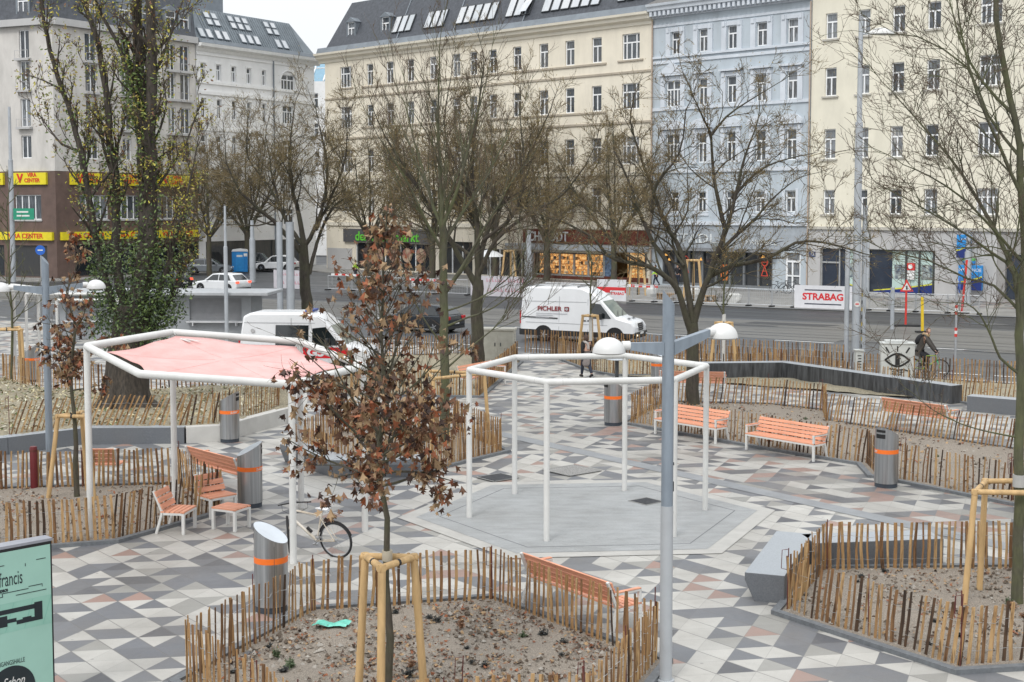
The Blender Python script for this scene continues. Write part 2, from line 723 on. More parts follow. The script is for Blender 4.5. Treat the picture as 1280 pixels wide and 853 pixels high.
def cover(px, py, sx, sy, rz, m, label, slots):
    g = ground(px, py)
    t = thing('floor_cover', label, 'floor cover', (g.x, g.y, .02), rz)
    q = MB(); q.box(0, 0, 0, sx, sy, .008); q.build('plate', m, t)
    q = MB()
    for k in range(4):
        a, b2 = ((-1, -1), (1, -1), (1, 1), (-1, 1))[k], ((1, -1), (1, 1), (-1, 1), (-1, -1))[k]
        q.beam((a[0] * sx / 2, a[1] * sy / 2, .003), (b2[0] * sx / 2, b2[1] * sy / 2, .003), .03, .012)
    q.build('frame', mat('cover_frame', (.3, .3, .29), .6, .5), t)
    if slots:
        q = MB()
        for k in range(7):
            q.box(0, -sy * .4 + sy * .8 * k / 6, .007, sx * .86, sy * .05, .01)
        q.build('grating', mat('grate_bars', (.13, .135, .145), .5, .8), t)


cover(715, 589, 1.05, 1.0, radians(39), m_gravel, 'pale square inspection cover filled with grit behind the pergola pad', False)
cover(808, 628, .55, .55, radians(39), m_grate, 'small black square drain grating on the grey pad', True)
cover(622, 598, .75, .7, radians(39), m_grate, 'dark square manhole cover beside the left edge of the pad', True)

# far side: pavement in front of the facades
mb = MB()
far = [road_pt(-42, 85)[:2], road_pt(90, 85)[:2], (90, 60), (60, 68)]
fl = [road_pt(-40, 85), road_pt(90, 85)]
mb.prism([fl[0][:2], fl[1][:2], (100, 130), (20, 150), (-18, 160), (-26, 150)], -.16, 0)
struct(mb.build('far_pavement', m_side))
mb = MB()
mb.quad(road_pt(-40, 84.9, .006), road_pt(90, 84.9, .006), road_pt(90, 85.25, .006), road_pt(-40, 85.25, .006))
struct(mb.build('far_kerb', m_kerb))
mb = MB()
mb.prism([(-62, 128), (-41, 120.5), (-22, 152), (-30, 170), (-80, 170)], -.16, 0)
struct(mb.build('corner_pavement', m_side))
# light and pinkish slabs in front of the bank
mb = MB()
mb.poly([(p[0], p[1], .005) for p in (ground(1085, 377).xy, ground(1290, 388).xy, ground(1290, 377).xy, ground(1085, 371).xy)])
struct(mb.build('bank_paving', m_pave2))
# ------------------------------------------------------------------ facades
m_cream = mat('cream_render', (.76, .70, .58), .85, var=.05, scale=.5, bump=.06, bscale=25, grime=.18)
m_cream_trim = mat('cream_trim', (.76, .71, .60), .8, var=.05, scale=.8)
m_band_dark = mat('stone_string_course', (.40, .35, .28), .85, var=.12, scale=.6)
m_blue = mat('pale_blue_render', (.47, .525, .57), .85, var=.06, scale=.5, bump=.06, bscale=25, grime=.24)
m_blue_trim = mat('bluish_white_trim', (.60, .64, .69), .8, var=.08, scale=.8, grime=.15)
m_yel = mat('yellow_render', (.74, .70, .58), .85, var=.05, scale=.45, bump=.06, bscale=25, grime=.17)
m_yel_trim = mat('grey_sill', (.45, .43, .38), .8)
m_ggrey = mat('warm_grey_render', (.60, .575, .54), .88, var=.08, scale=.4, grime=.35)
m_white_r = mat('white_render', (.78, .78, .775), .85, var=.06, scale=.5, grime=.12)
m_white_trim = mat('white_trim', (.78, .78, .77), .8, var=.06)
m_gbase = mat('grey_plinth', (.46, .455, .45), .8, var=.07, scale=.5, grime=.12)
m_brown = mat('brown_cladding', (.13, .085, .07), .6, var=.2, scale=1.2)
m_rust = mat('rust_red_fascia', (.13, .032, .018), .7, var=.35, scale=2.5)
m_slate = mat('dark_slate', (.060, .066, .078), .6, var=.3, scale=3.5, bump=.2, bscale=12)
m_zinc = mat('zinc_sheet', (.20, .225, .25), .45, .3, var=.15, scale=1.2)
m_metal_roof = mat('blue_grey_metal_roof', (.155, .18, .20), .5, .2, var=.18, scale=1.0)
m_wframe = mat('white_window_frame', (.82, .83, .84), .5, var=.04)
m_dframe = mat('dark_window_frame', (.05, .055, .06), .4)


def glass(name, tones, rough=.06):
    m, nt, b = new_mat(name)
    oi = nt.nodes.new('ShaderNodeObjectInfo')
    tc = nt.nodes.new('ShaderNodeTexCoord')
    mp = nt.nodes.new('ShaderNodeMapping')
    mp.inputs['Scale'].default_value = (3.5, 1, .7)
    nt.links.new(tc.outputs['Object'], mp.inputs[0])
    va = nt.nodes.new('ShaderNodeVectorMath')
    va.operation = 'ADD'
    nt.links.new(mp.outputs[0], va.inputs[0])
    nt.links.new(oi.outputs['Location'], va.inputs[1])
    n = _noise(nt, va.outputs[0], 1.6, 2, .5)
    r = _math(nt, 'ADD', _math(nt, 'MULTIPLY', oi.outputs['Random'], .75), _math(nt, 'MULTIPLY', _math(nt, 'SUBTRACT', n, .5), .9))
    k = len(tones)
    c = _ramp(nt, r, [(i / k, t) for i, t in enumerate(tones)])
    nt.links.new(c, b.inputs['Base Color'])
    b.inputs['Roughness'].default_value = rough
    b.inputs['Specular IOR Level'].default_value = .75
    return m


m_pane = glass('window_glass', [(.035, .042, .05), (.05, .06, .07), (.10, .115, .13), (.05, .048, .045), (.22, .24, .26), (.13, .14, .15), (.38, .37, .35)])  # blue-grey tones paint sky reflections into the panes, the palest stand for curtains
m_sky_pane = glass('skylight_glass', [(.42, .45, .47), (.5, .52, .54), (.55, .56, .57), (.46, .49, .52)])
m_shop = glass('shop_glass', [(.02, .023, .027), (.03, .035, .04), (.05, .05, .05)])
WM = {}


def window_mesh(w, h, style):
    k = (round(w, 2), round(h, 2), style)
    if k in WM:
        return WM[k]
    f = MB(); g = MB()
    t = .085
    d0, d1 = -.05, .03
    g.quad((-w / 2, 0.0, 0), (w / 2, 0.0, 0), (w / 2, 0.0, h), (-w / 2, 0.0, h))
    f.span(-w / 2, -w / 2 + t, d0, d1, 0, h); f.span(w / 2 - t, w / 2, d0, d1, 0, h)
    f.span(-w / 2 + t, w / 2 - t, d0, d1, 0, t); f.span(-w / 2 + t, w / 2 - t, d0, d1, h - t, h)
    tz = h * .66
    if style in ('t', 'tt', 'wide'):
        f.span(-w / 2 + t, w / 2 - t, d0 - .015, d1 - .002, tz - .055, tz + .055)
    if style == 't':
        f.span(-.05, .05, d0 - .01, d1 - .004, t, tz - .055)
    elif style == 'tt':
        for x in (-w / 4, 0, w / 4):
            f.span(x - .05, x + .05, d0 - .01, d1 - .004, t, tz - .055)
        f.span(-.06, .06, d0 - .012, d1 - .006, tz + .055, h - t)
    elif style == 'wide':
        for x in (-w * .28, w * .0, w * .28):
            f.span(x - .05, x + .05, d0 - .01, d1 - .004, t, tz - .055)
        for x in (-w * .28, w * .28):
            f.span(x - .05, x + .05, d0 - .012, d1 - .006, tz + .055, h - t)
    elif style == 'c':
        f.span(-.05, .05, d0 - .01, d1 - .004, t, h - t)
    elif style == 'cc':
        for x in (-w / 4, 0, w / 4):
            f.span(x - .05, x + .05, d0 - .01, d1 - .004, t, h - t)
    r = (f.mesh('window_frame', m_wframe), g.mesh('window_pane', m_pane))
    WM[k] = r
    return r


def window(root, u, z, w, h, style='t', depth=.2, fm=None):
    fme, gme = window_mesh(w, h, style)
    o = link('window', fme, root)
    o.location = (u, depth, z)
    p = link('pane', gme, o)
    return o


class Facade:
    """a front wall with real openings; u runs along it, y into the building"""

    def __init__(self, root, u0, u1, z0, z1, m, depth=14):
        self.root, self.b, self.m, self.depth = root, (u0, u1, z0, z1), m, depth
        self.open = []

    def hole(self, u0, u1, z0, z1):
        self.open.append((u0, u1, z0, z1))

    def win(self, u0, u1, z0, z1, style='t', depth=.2):
        self.hole(u0, u1, z0, z1)
        window(self.root, (u0 + u1) / 2, z0, u1 - u0, z1 - z0, style, depth)

    def finish(self, name='wall', rd=.22):
        u0, u1, z0, z1 = self.b
        us = sorted({u0, u1, *[x for o in self.open for x in o[:2]]})
        zs = sorted({z0, z1, *[x for o in self.open for x in o[2:]]})
        q = MB()
        for i in range(len(us) - 1):
            for j in range(len(zs) - 1):
                cu, cz = (us[i] + us[i + 1]) / 2, (zs[j] + zs[j + 1]) / 2
                if any(a < cu < b and c < cz < d for a, b, c, d in self.open):
                    continue
                q.quad((us[i], 0, zs[j]), (us[i + 1], 0, zs[j]), (us[i + 1], 0, zs[j + 1]), (us[i], 0, zs[j + 1]))
        for a, b, c, d in self.open:
            q.quad((a, 0, c), (a, rd, c), (a, rd, d), (a, 0, d))
            q.quad((b, 0, d), (b, rd, d), (b, rd, c), (b, 0, c))
            q.quad((a, 0, d), (a, rd, d), (b, rd, d), (b, 0, d))
            q.quad((a, 0, c), (b, 0, c), (b, rd, c), (a, rd, c))
        D = self.depth
        q.quad((u0, D, z0), (u0, 0, z0), (u0, 0, z1), (u0, D, z1))
        q.quad((u1, 0, z0), (u1, D, z0), (u1, D, z1), (u1, 0, z1))
        q.quad((u1, D, z0), (u0, D, z0), (u0, D, z1), (u1, D, z1))
        q.quad((u0, 0, z1), (u1, 0, z1), (u1, D, z1), (u0, D, z1))
        return q.build(name, self.m, self.root)


def moulding(root, name, m, u0, u1, prof, end=0.0):
    """extrude a (y, z) outline along the facade"""
    q = MB()
    n = len(prof)
    vs = [(u0, p[0], p[1]) for p in prof] + [(u1, p[0], p[1]) for p in prof]
    fs = [tuple(range(n)), tuple(range(2 * n - 1, n - 1, -1))]
    for i in range(n):
        j = (i + 1) % n
        fs.append((i, n + i, n + j, j))
    q.add(vs, fs)
    return q.build(name, m, root, fix=True)


def bar(root, name, m, u0, u1, z0, z1, out):
    return moulding(root, name, m, u0, u1, [(.02, z0), (-out, z0), (-out, z1), (.02, z1)])


def mansard(root, u0, u1, z0, z1, y0, y1, m, hip=0.0, cap=None, D=14):
    q = MB()
    q.quad((u0, y0, z0), (u1, y0, z0), (u1 - hip, y1, z1), (u0 + hip, y1, z1))
    q.quad((u0 + hip, y1, z1), (u1 - hip, y1, z1), (u1 - hip, D - 1, z1 + 1.2), (u0 + hip, D - 1, z1 + 1.2))
    q.quad((u0, D, z0), (u0, y0, z0), (u0 + hip, y1, z1), (u0 + hip, D - 1, z1 + 1.2))
    q.quad((u1, y0, z0), (u1, D, z0), (u1 - hip, D - 1, z1 + 1.2), (u1 - hip, y1, z1))
    q.quad((u1, D, z0), (u0, D, z0), (u0 + hip, D - 1, z1 + 1.2), (u1 - hip, D - 1, z1 + 1.2))
    return q.build('roof', m, root)


def skylight(root, roof_fn, u, t0, t1, w, frame=m_dframe, opened=False):
    """roof_fn(t) -> (y, z) on the slope; a frame standing a little proud and its pane"""
    (ya, za), (yb, zb) = roof_fn(t0), roof_fn(t1)
    n = Vector((0, za - zb, yb - ya)).normalized()
    a, b = Vector((u, ya, za)), Vector((u, yb, zb))
    o1 = n * .09
    q = MB()
    r = Vector((w / 2, 0, 0))
    fr = .07
    q.beam(a - r + o1, b - r + o1, fr, .14, up=n); q.beam(a + r + o1, b + r + o1, fr, .14, up=n)
    q.beam(a - r + o1, a + r + o1, fr, .13, up=n); q.beam(b - r + o1, b + r + o1, fr, .13, up=n)
    f = q.build('roof_window', frame, root)
    q = MB()
    o2 = n * .13
    if opened:
        q.quad(a - r + o2 + n * .5, a + r + o2 + n * .5, b + r + o2, b - r + o2)
    else:
        q.quad(a - r + o2, a + r + o2, b + r + o2, b - r + o2)
    q.build('pane', m_sky_pane, f)


def dormer(root, u, y, z, w, h, mw):
    q = MB()
    q.span(u - w / 2 - .18, u - w / 2, y, y + 1.6, z, z + h); q.span(u + w / 2, u + w / 2 + .18, y, y + 1.6, z, z + h)
    q.add([(u - w / 2 - .3, y - .1, z + h), (u + w / 2 + .3, y - .1, z + h), (u, y - .1, z + h + .5),
           (u - w / 2 - .3, y + 2.2, z + h), (u + w / 2 + .3, y + 2.2, z + h), (u, y + 2.2, z + h + .5)],
          [(0, 1, 2), (3, 5, 4), (0, 2, 5, 3), (1, 4, 5, 2), (0, 3, 4, 1)])
    d = q.build('dormer', mw, root)
    wf, wp = window_mesh(w, h, 't')
    o = link('window', wf, d)
    o.location = (u, y + .12, z)
    q = MB(); q.quad((u - w / 2, y + .125, z), (u + w / 2, y + .125, z), (u + w / 2, y + .125, z + h), (u - w / 2, y + .125, z + h))
    q.build('pane', m_pane, d)


FA = (5.87, 121.57)
FANG = radians(-44.6)
TU = Vector((cos(FANG), sin(FANG), 0))


# ---- cream corner building
cream = thing('apartment_building', 'long cream building with dark slate roof and a rust red shop fascia', 'building', (*FA, 0), FANG)
F = Facade(cream, -36.4, 8.38, 0, 22.3, m_cream)
row = [(-29.4, -28.35), (-26.3, -25.15), (-23.05, -22.0), (-19.7, -18.65), (-16.35, -15.25), (-13.95, -12.9),
       (-11.33, -10.28), (-8.12, -7.05), (-4.77, -3.66), (-1.58, -.47), (1.58, 2.72)]
for z0, z1 in ((19.15, 21.33), (14.93, 17.14), (10.25, 12.6), (6.05, 8.3)):
    F.win(-33.8, -31.9, z0, z1, 'wide')
    F.win(5.04, 6.98, z0, z1, 'wide')
    for a, b in row:
        F.win(a, b, z0, z1)
# shop openings of the ground floor
F.hole(-5.5, 3.05, .5, 2.36); F.hole(4.3, 7.9, .12, 2.62)
F.hole(-31.4, -19.6, .12, 2.85); F.hole(-18.0, -13.6, .12, 3.2); F.hole(-12.6, -8.6, .12, 2.6); F.hole(-7.9, -6.2, .12, 2.5)
F.finish()
bar(cream, 'string_course', m_band_dark, -36.42, 8.36, 17.98, 18.16, .10)
bar(cream, 'string_course', m_band_dark, -30.2, 3.3, 18.92, 19.08, .12)
bar(cream, 'string_course', m_band_dark, -36.42, 8.36, 13.72, 13.9, .12)
bar(cream, 'window_sill', m_band_dark, -34.1, -31.6, 18.98, 19.12, .12); bar(cream, 'window_sill', m_band_dark, 4.6, 7.4, 18.98, 19.12, .12)
bar(cream, 'window_sill', m_band_dark, -30.2, 3.3, 14.72, 14.88, .10)
bar(cream, 'string_course', m_cream_trim, -36.42, 8.36, 9.3, 9.6, .14)
bar(cream, 'string_course', m_cream_trim, -36.42, 8.36, 4.62, 5.0, .16)
moulding(cream, 'cornice', m_cream_trim, -37.3, 8.37,
         [(.02, 21.9), (-.12, 21.95), (-.15, 22.2), (-.55, 22.38), (-.6, 22.62), (-.85, 22.72), (-.9, 22.92), (.02, 22.95)])
moulding(cream, 'gutter', m_zinc, -37.0, 8.36, [(.3, 22.95), (-.7, 22.96), (-.5, 23.5), (.3, 23.6)])
mansard(cream, -36.3, 8.36, 23.4, 28.4, .0, 2.4, m_slate, hip=1.6)
ry = lambda t: (.0 + 2.4 * t, 23.4 + 5.0 * t)
SK = [(c / 1.0, 1) for c in ()]
for px0, px1, py0, py1, n in ((494, 519, 28, 46, 3), (534, 560, 22, 40, 3), (574, 624, 14, 34, 5), (636, 668, 8, 26, 3), (681, 755, 0, 20, 6), (776, 812, -10, 6, 3)):
    # positions along the facade from the survey of the roof windows
    def uz(px, py):
        d = ray(px, py)
        nrm = Vector((-TU.y, TU.x, 0))
        C0 = Vector((FA[0], FA[1], 0)) + nrm * .9
        k = (C0 - Vector((0, 0, H))).dot(nrm) / d.dot(nrm)
        Q = Vector((0, 0, H)) + d * k
        return (Q - C0).dot(TU), Q.z
    ua, ub = uz(px0, py1)[0], uz(px1, py1)[0]
    for i in range(n):
        u = ua + (ub - ua) * (i + .5) / n
        skylight(cream, ry, u, .16, .50, .82 * (ub - ua) / n, opened=(n == 3 and px0 == 636 and i == 2))
for u in (-32.6, -27.0):
    dormer(cream, u, .55, 24.1, 1.15, 1.9, m_zinc)
q = MB()
for u in (-24.6, -16.2, -6.9):
    q.beam((u, -.02, 23.5), (u, 2.36, 28.3), .12, .1)
islands(q, 'lightning_rod', m_zinc, cream)
# shop: rust fascia, canopy, lit windows
q = MB(); q.span(-6.6, 8.2, -.22, .0, 3.3, 4.55); q.build('fascia', m_rust, cream)
q = MB(); q.span(-7.9, 8.2, -1.3, .0, 2.72, 3.24); bevel(q.build('canopy', mat('canopy_metal', (.42, .45, .48), .5, .2, grime=.3), cream), .03)
q = MB(); q.span(-5.6, 8.1, -.05, .0, .1, .5); q.span(-5.6, 3.1, -.06, -.0, 2.36, 2.45); q.build('shop_plinth', m_rust, cream)
m_let = mat('white_letters', (.72, .73, .74), .5)
text('CHU', 1.25, m_let, cream, loc=(-4.75, -.27, 3.86), depth=.04, sx=.82, offset=.012); text('ÖDT', 1.25, m_let, cream, loc=(-2.1, -.27, 3.86), depth=.04, sx=.86, offset=.012)
m_lit, nt, b = new_mat('lit_shop_interior')
tc = nt.nodes.new('ShaderNodeTexCoord')
vo = nt.nodes.new('ShaderNodeTexVoronoi'); vo.inputs['Scale'].default_value = 2.6
nt.links.new(tc.outputs['Object'], vo.inputs['Vector'])
c = _ramp(nt, vo.outputs['Distance'], [(0.0, (1.0, .72, .36)), (.35, (.95, .5, .16)), (.6, (.45, .19, .05)), (.8, (.9, .62, .3))])
nt.links.new(c, b.inputs['Base Color'])
nt.links.new(c, b.inputs['Emission Color']); b.inputs['Emission Strength'].default_value = .62
q = MB()
q.quad((-5.5, .9, .5), (3.05, .9, .5), (3.05, .9, 2.36), (-5.5, .9, 2.36))
q.quad((4.3, 1.8, .12), (7.9, 1.8, .12), (7.9, 1.8, 2.62), (4.3, 1.8, 2.62))
q.build('lit_interior', m_lit, cream)
rng = random.Random(3)
q = MB()
for k in range(70):
    u = rng.uniform(-5.3, 2.9); z = rng.choice([.55, 1.0, 1.45, 1.85])
    q.box(u, .7, z + .12, rng.uniform(.08, .25), .1, rng.uniform(.12, .34), mi=rng.randrange(3))
for z in (.98, 1.43, 1.84):
    q.span(-5.4, 3.0, .6, .86, z - .03, z)
q.build('shelf_goods', [mat('goods_tan', (.5, .3, .14), .6), mat('goods_dark', (.12, .06, .04), .6), mat('goods_pale', (.75, .65, .5), .6)], cream)
q = MB()
for u in (-5.5, -3.65, -2.2, -.45, 1.25, 3.05):
    q.span(u - .09, u + .09, .0, .12, .5, 2.36)
q.span(-5.6, 3.15, -.06, .10, .38, .5); q.span(-5.6, 3.15, -.06, .1, 2.36, 2.44)
q.build('shopfront_frame', mat('shopfront_metal', (.42, .42, .42), .4, .4), cream)
q = MB()
q.span(4.3, 4.5, .0, .12, .12, 2.62); q.span(7.7, 7.9, .0, .12, .12, 2.62); q.span(5.9, 6.0, .0, .1, .12, 2.62)
q.build('door_frame', m_dframe, cream)
q = MB(); q.quad((-6.5, -.03, .2), (-5.65, -.03, .2), (-5.65, -.03, 2.4), (-6.5, -.03, 2.4)); q.quad((3.2, -.03, .2), (4.2, -.03, .2), (4.2, -.03, 2.5), (3.2, -.03, 2.5))
islands(q, 'poster', mat('blue_poster', (.04, .08, .17), .4, var=.6, scale=4, col2=(.2, .3, .45)), cream)
# other shop glass and the grocery sign
q = MB()
for a, b2, z1 in ((-31.4, -19.6, 2.85), (-18.0, -13.6, 3.2), (-12.6, -8.6, 2.6), (-7.9, -6.2, 2.5)):
    q.quad((a, .2, .12), (b2, .2, .12), (b2, .2, z1), (a, .2, z1))
islands(q, 'shop_window', m_shop, cream)
q = MB()
for a, b2, n in ((-31.4, -19.6, 5), (-18.0, -13.6, 3), (-12.6, -8.6, 3), (-7.9, -6.2, 2)):
    for i in range(n + 1):
        u = a + (b2 - a) * i / n
        q.span(u - .05, u + .05, .08, .18, .12, 2.8)
islands(q, 'shop_mullion', m_wframe, cream)
q = MB(); q.span(-33.2, -19.2, -.25, .0, 2.92, 4.3); q.build('sign_panel', mat('grey_sign_panel', (.09, .09, .095), .5), cream)
m_green = mat('green_letters', (.13, .55, .05), .5)
text("denn's", 1.35, m_green, cream, loc=(-29.2, -.29, 3.5), depth=.03, sx=1.12, offset=.02); text("Biomarkt", 1.35, m_green, cream, loc=(-23.9, -.29, 3.5), depth=.03, sx=1.12, offset=.02)
q = MB()
for i in range(5):
    q.lathe([(.75, 0), (.75, .02)], 18)
    q.xf(Matrix.Translation((-29.6 + 2.1 * i, .12, 1.7)) @ Matrix.Rotation(pi / 2, 4, 'X'), len(q.v) - 36)
    q.m[-len(q.f):] = q.m[-len(q.f):]
islands(q, 'window_picture', mat('fruit_pictures', (.45, .05, .05), .5, var=.5, scale=1.3, col2=(.5, .42, .3)), cream)
q = MB(); q.span(-36.2, -32.0, -.06, 0, 0, 2.2); q.build('grey_dado', m_gbase, cream)

# ---- pale blue building
blue = thing('apartment_building', 'pale blue building with bracketed cornice and gabled window heads above a cafe', 'building', (*FA, 0), FANG)
F = Facade(blue, 8.42, 23.82, 0, 22.3, m_blue)
B4 = [(10.37, 11.25), (13.18, 14.08), (16.02, 16.94), (18.82, 19.8), (21.67, 22.62)]
for z0, z1 in ((19.2, 21.06), (14.9, 17.05), (10.2, 12.6), (6.15, 7.85)):
    for i, (a, b) in enumerate(B4):
        if i == 0 and z0 in (14.9, 10.2):
            F.win(9.85, 11.33, z0, z1, 'tt')
        else:
            F.win(a, b, z0, z1)
F.hole(9.6, 20.6, .1, 2.95); F.hole(21.75, 23.15, .05, 3.0)
F.finish()
q = MB()
for z0, z1 in ((19.2, 21.06), (14.9, 17.05), (10.2, 12.6)):
    for i, (a, b) in enumerate(B4):
        if i == 0 and z0 != 19.2:
            a, b = 9.85, 11.33
        for x0, x1 in ((a - .52, a - .06), (b + .06, b + .52)):
            q.span(x0, x1, -.12, .01, z0 - .08, z1 + .35)
            q.span(x0 + .1, x1 - .1, -.2, -.12, z1 - .05, z1 + .35)
        q.span(a - .06, b + .06, -.07, .01, z1 + .002, z1 + .34)
for i, (a, b) in enumerate(B4):
    q.span(a - .3, b + .3, -.08, .01, 5.85, 6.08); q.span(a - .25, a, -.06, .01, 6.1, 8.0); q.span(b, b + .25, -.06, .01, 6.1, 8.0)
islands(q, 'window_surround', m_blue_trim, blue)
q = MB()
for z1, hh in ((17.45, .95), (13.0, .9)):
    for i, (a, b) in enumerate(B4):
        if i == 0:
            a, b = 9.85, 11.33
        u, hw = (a + b) / 2, (b - a) / 2 + .62
        q.span(u - hw, u + hw, -.34, .01, z1, z1 + .16)
        if i == 0 and z1 > 15:
            q.add([(u - hw, -.36, z1 + .17), (u + hw, -.36, z1 + .17), (u, -.36, z1 + .17 + hh), (u - hw, 0, z1 + .17), (u + hw, 0, z1 + .17), (u, 0, z1 + .17 + hh)],
                  [(0, 1, 2), (0, 2, 5, 3), (1, 4, 5, 2), (0, 3, 4, 1)])
        elif z1 < 15:
            pts = [(u + hw * cos(pi - pi * k / 10), z1 + .17 + .6 * sin(pi * k / 10)) for k in range(11)]
            st = len(q.v)
            q.side(pts, -.34, 0)
islands(q, 'window_pediment', m_blue_trim, blue)
for z0, z1, o in ((18.5, 18.75, .1), (18.95, 19.12, .16), (14.6, 14.85, .12), (9.4, 9.7, .14), (5.1, 5.4, .2), (21.55, 21.75, .08)):
    bar(blue, 'string_course', m_blue_trim, 8.44, 23.8, z0, z1, o)
moulding(blue, 'cornice', m_blue_trim, 8.40, 23.83, [(.02, 22.3), (-.14, 22.3), (-.2, 22.75), (-.8, 22.85), (-.85, 23.1), (-1.0, 23.2), (-1.05, 23.4), (.02, 23.45)])
q = MB()
for k in range(33):
    u = 8.7 + 14.9 * k / 32
    q.span(u - .12, u + .12, -.72, -.18, 22.42, 22.82)
islands(q, 'cornice_bracket', m_blue_trim, blue)
mansard(blue, 8.4, 23.83, 23.42, 25.6, -.9, 4.5, mat('grey_roof_tiles', (.14, .135, .13), .8, var=.25, scale=5), 0)
q = MB(); q.span(8.6, 21.4, -.35, 0, 3.05, 3.2); q.span(9.0, 21.2, -.9, 0, 2.98, 3.06); q.build('cafe_awning', mat('grey_awning', (.2, .205, .215), .6), blue)
bar(blue, 'ground_floor_fascia', mat('grey_blue_fascia', (.33, .36, .39), .8), 8.45, 23.8, 3.22, 5.08, .05)
m_let2 = mat('pale_grey_letters', (.62, .65, .66), .5)
text('STADL', 1.1, m_let2, blue, loc=(13.0, -.09, 3.95), depth=.03, sx=1.35)
text('PANSEIZE', .62, m_let2, blue, loc=(19.6, -.09, 3.75), depth=.03, sx=1.1)
q = MB(); q.quad((9.6, .22, .1), (20.6, .22, .1), (20.6, .22, 2.95), (9.6, .22, 2.95)); q.build('cafe_window', m_shop, blue)
q = MB()
for k in range(9):
    u = 9.6 + 11.0 * k / 8
    q.span(u - .09, u + .09, .02, .2, .1, 2.95)
q.span(9.6, 20.6, .03, .19, .08, .3)
islands(q, 'cafe_mullion', mat('grey_timber', (.16, .17, .18), .6), blue)
m_glow = mat('warm_lamp_glow', (.9, .45, .12), .5, emit=(1, .5, .12, .7))
for u, z in ((9.95, 2.5), (10.3, 2.1), (13.6, 2.2), (15.9, 2.5), (19.6, 2.5)):
    q = MB(); q.lathe([(.02, .24), (.09, .19), (.18, .0), (.17, -.02), (.0, -.03)], 12, (u, .12, z)); q.build('cafe_lamp', m_glow, blue, 40)
m_redsign = mat('red_window_ornament', (.65, .07, .04), .5, emit=(.9, .12, .06, .08))
for u in (12.05, 19.85):
    q = MB()
    q.tube([(u + .28 * cos(a * pi / 8), .0, 2.2 + .28 * sin(a * pi / 8)) for a in range(16)], .05, 6, closed=True)
    q.beam((u - .2, 0, 2.2), (u + .2, 0, 2.2), .05, .08)
    for s in (-1, 1):
        q.beam((u, 0, 1.9), (u + s * .3, 0, 1.1), .05, .05)
    q.beam((u - .3, 0, 1.12), (u + .3, 0, 1.12), .05, .05); q.beam((u - .16, 0, 1.5), (u + .16, 0, 1.5), .05, .05)
    q.build('window_ornament', m_redsign, blue)
q = MB(); q.span(15.6, 16.3, -.02, .1, .6, 1.9); bevel(q.build('window_cutout', mat('orange_figure', (.6, .16, .03), .5), blue), .2, 3)
q = MB(); q.quad((21.75, .2, .05), (23.15, .2, .05), (23.15, .2, 3.0), (21.75, .2, 3.0)); q.build('door_pane', m_pane, blue)
q = MB()
for x0, x1, z0, z1 in ((21.75, 21.9, .05, 3), (23.0, 23.15, .05, 3), (22.3, 22.42, .05, 2.3), (21.9, 23.0, 2.25, 2.4), (21.9, 22.3, 1.15, 1.25), (22.42, 23.0, 1.15, 1.25), (21.9, 23.0, .05, .25)):
    q.span(x0, x1, .1, .18, z0, z1)
q.build('door', m_wframe, blue)
q = MB(); q.tube([(8.44, -.14, 0), (8.44, -.14, 22.2)], .07, 8); q.tube([(23.8, -.12, 0), (23.8, -.12, 22.2)], .06, 8)
islands(q, 'downpipe', mat('pipe_tan', (.42, .33, .26), .6), blue, 50)

# ---- pale yellow building with the bank
yel = thing('apartment_building', 'plain pale yellow building with a grey ground floor bank', 'building', (*FA, 0), FANG)
F = Facade(yel, 23.88, 60.0, 0, 24.4, m_yel)
for z0, z1 in ((23.4, 24.2), (19.2, 21.12), (14.92, 17.05), (10.2, 12.45), (6.02, 7.86)):
    for a, b in ((25.05, 26.05), (27.82, 28.82), (30.6, 31.62), (33.36, 34.4), (41.5, 42.5), (44.2, 45.2), (47, 48), (50, 51), (53, 54)):
        F.win(a, b, z0, z1)
    F.win(37.3, 38.9, z0, z1, 'tt')
F.hole(24.95, 28.3, .2, 3.42); F.hole(29.05, 34.4, .2, 3.44); F.hole(39.6, 46, .2, 3.3)
F.finish()
q = MB()
for z0 in (19.2, 14.92, 10.2, 6.02):
    for a, b in ((25.05, 26.05), (27.82, 28.82), (30.6, 31.62), (33.36, 34.4), (37.3, 38.9), (41.5, 42.5)):
        q.span(a - .2, b + .2, -.14, .01, z0 - .13, z0 - .002)
islands(q, 'window_sill', m_yel_trim, yel)
bar(yel, 'string_course', m_yel_trim, 23.9, 60, 4.86, 5.08, .28)
bar(yel, 'cornice', m_yel, 23.9, 60, 24.42, 24.9, .5)
G = Facade(yel, 23.9, 39.0, -.02, 4.84, m_gbase, .3)
G.hole(24.95, 28.3, .2, 3.42); G.hole(29.05, 34.4, .2, 3.44)
o = G.finish('ground_floor_front', .32); o.location = (0, -.12, 0)
G = Facade(yel, 39.02, 60.0, -.02, 4.84, mat('dark_shop_base', (.3, .29, .28), .7), .3)
G.hole(39.6, 46, .2, 3.3)
o = G.finish('ground_floor_front', .32); o.location = (0, -.1, 0)
q = MB(); q.quad((24.95, .16, .2), (26.6, .16, .2), (26.6, .16, 3.42), (24.95, .16, 3.42)); q.quad((26.6, .165, .2), (27.3, .165, .2), (27.3, .165, 3.42), (26.6, .165, 3.42))
q.quad((29.05, .16, .2), (30.9, .16, .2), (30.9, .16, 3.44), (29.05, .16, 3.44)); q.quad((39.6, .16, .2), (46, .16, .2), (46, .16, 3.3), (39.6, .16, 3.3))
islands(q, 'bank_window', mat('dark_blue_glass', (.03, .04, .06), .08, spec=.7), yel)
m_frost = mat('pale_green_film', (.47, .60, .56), .35, var=.06)
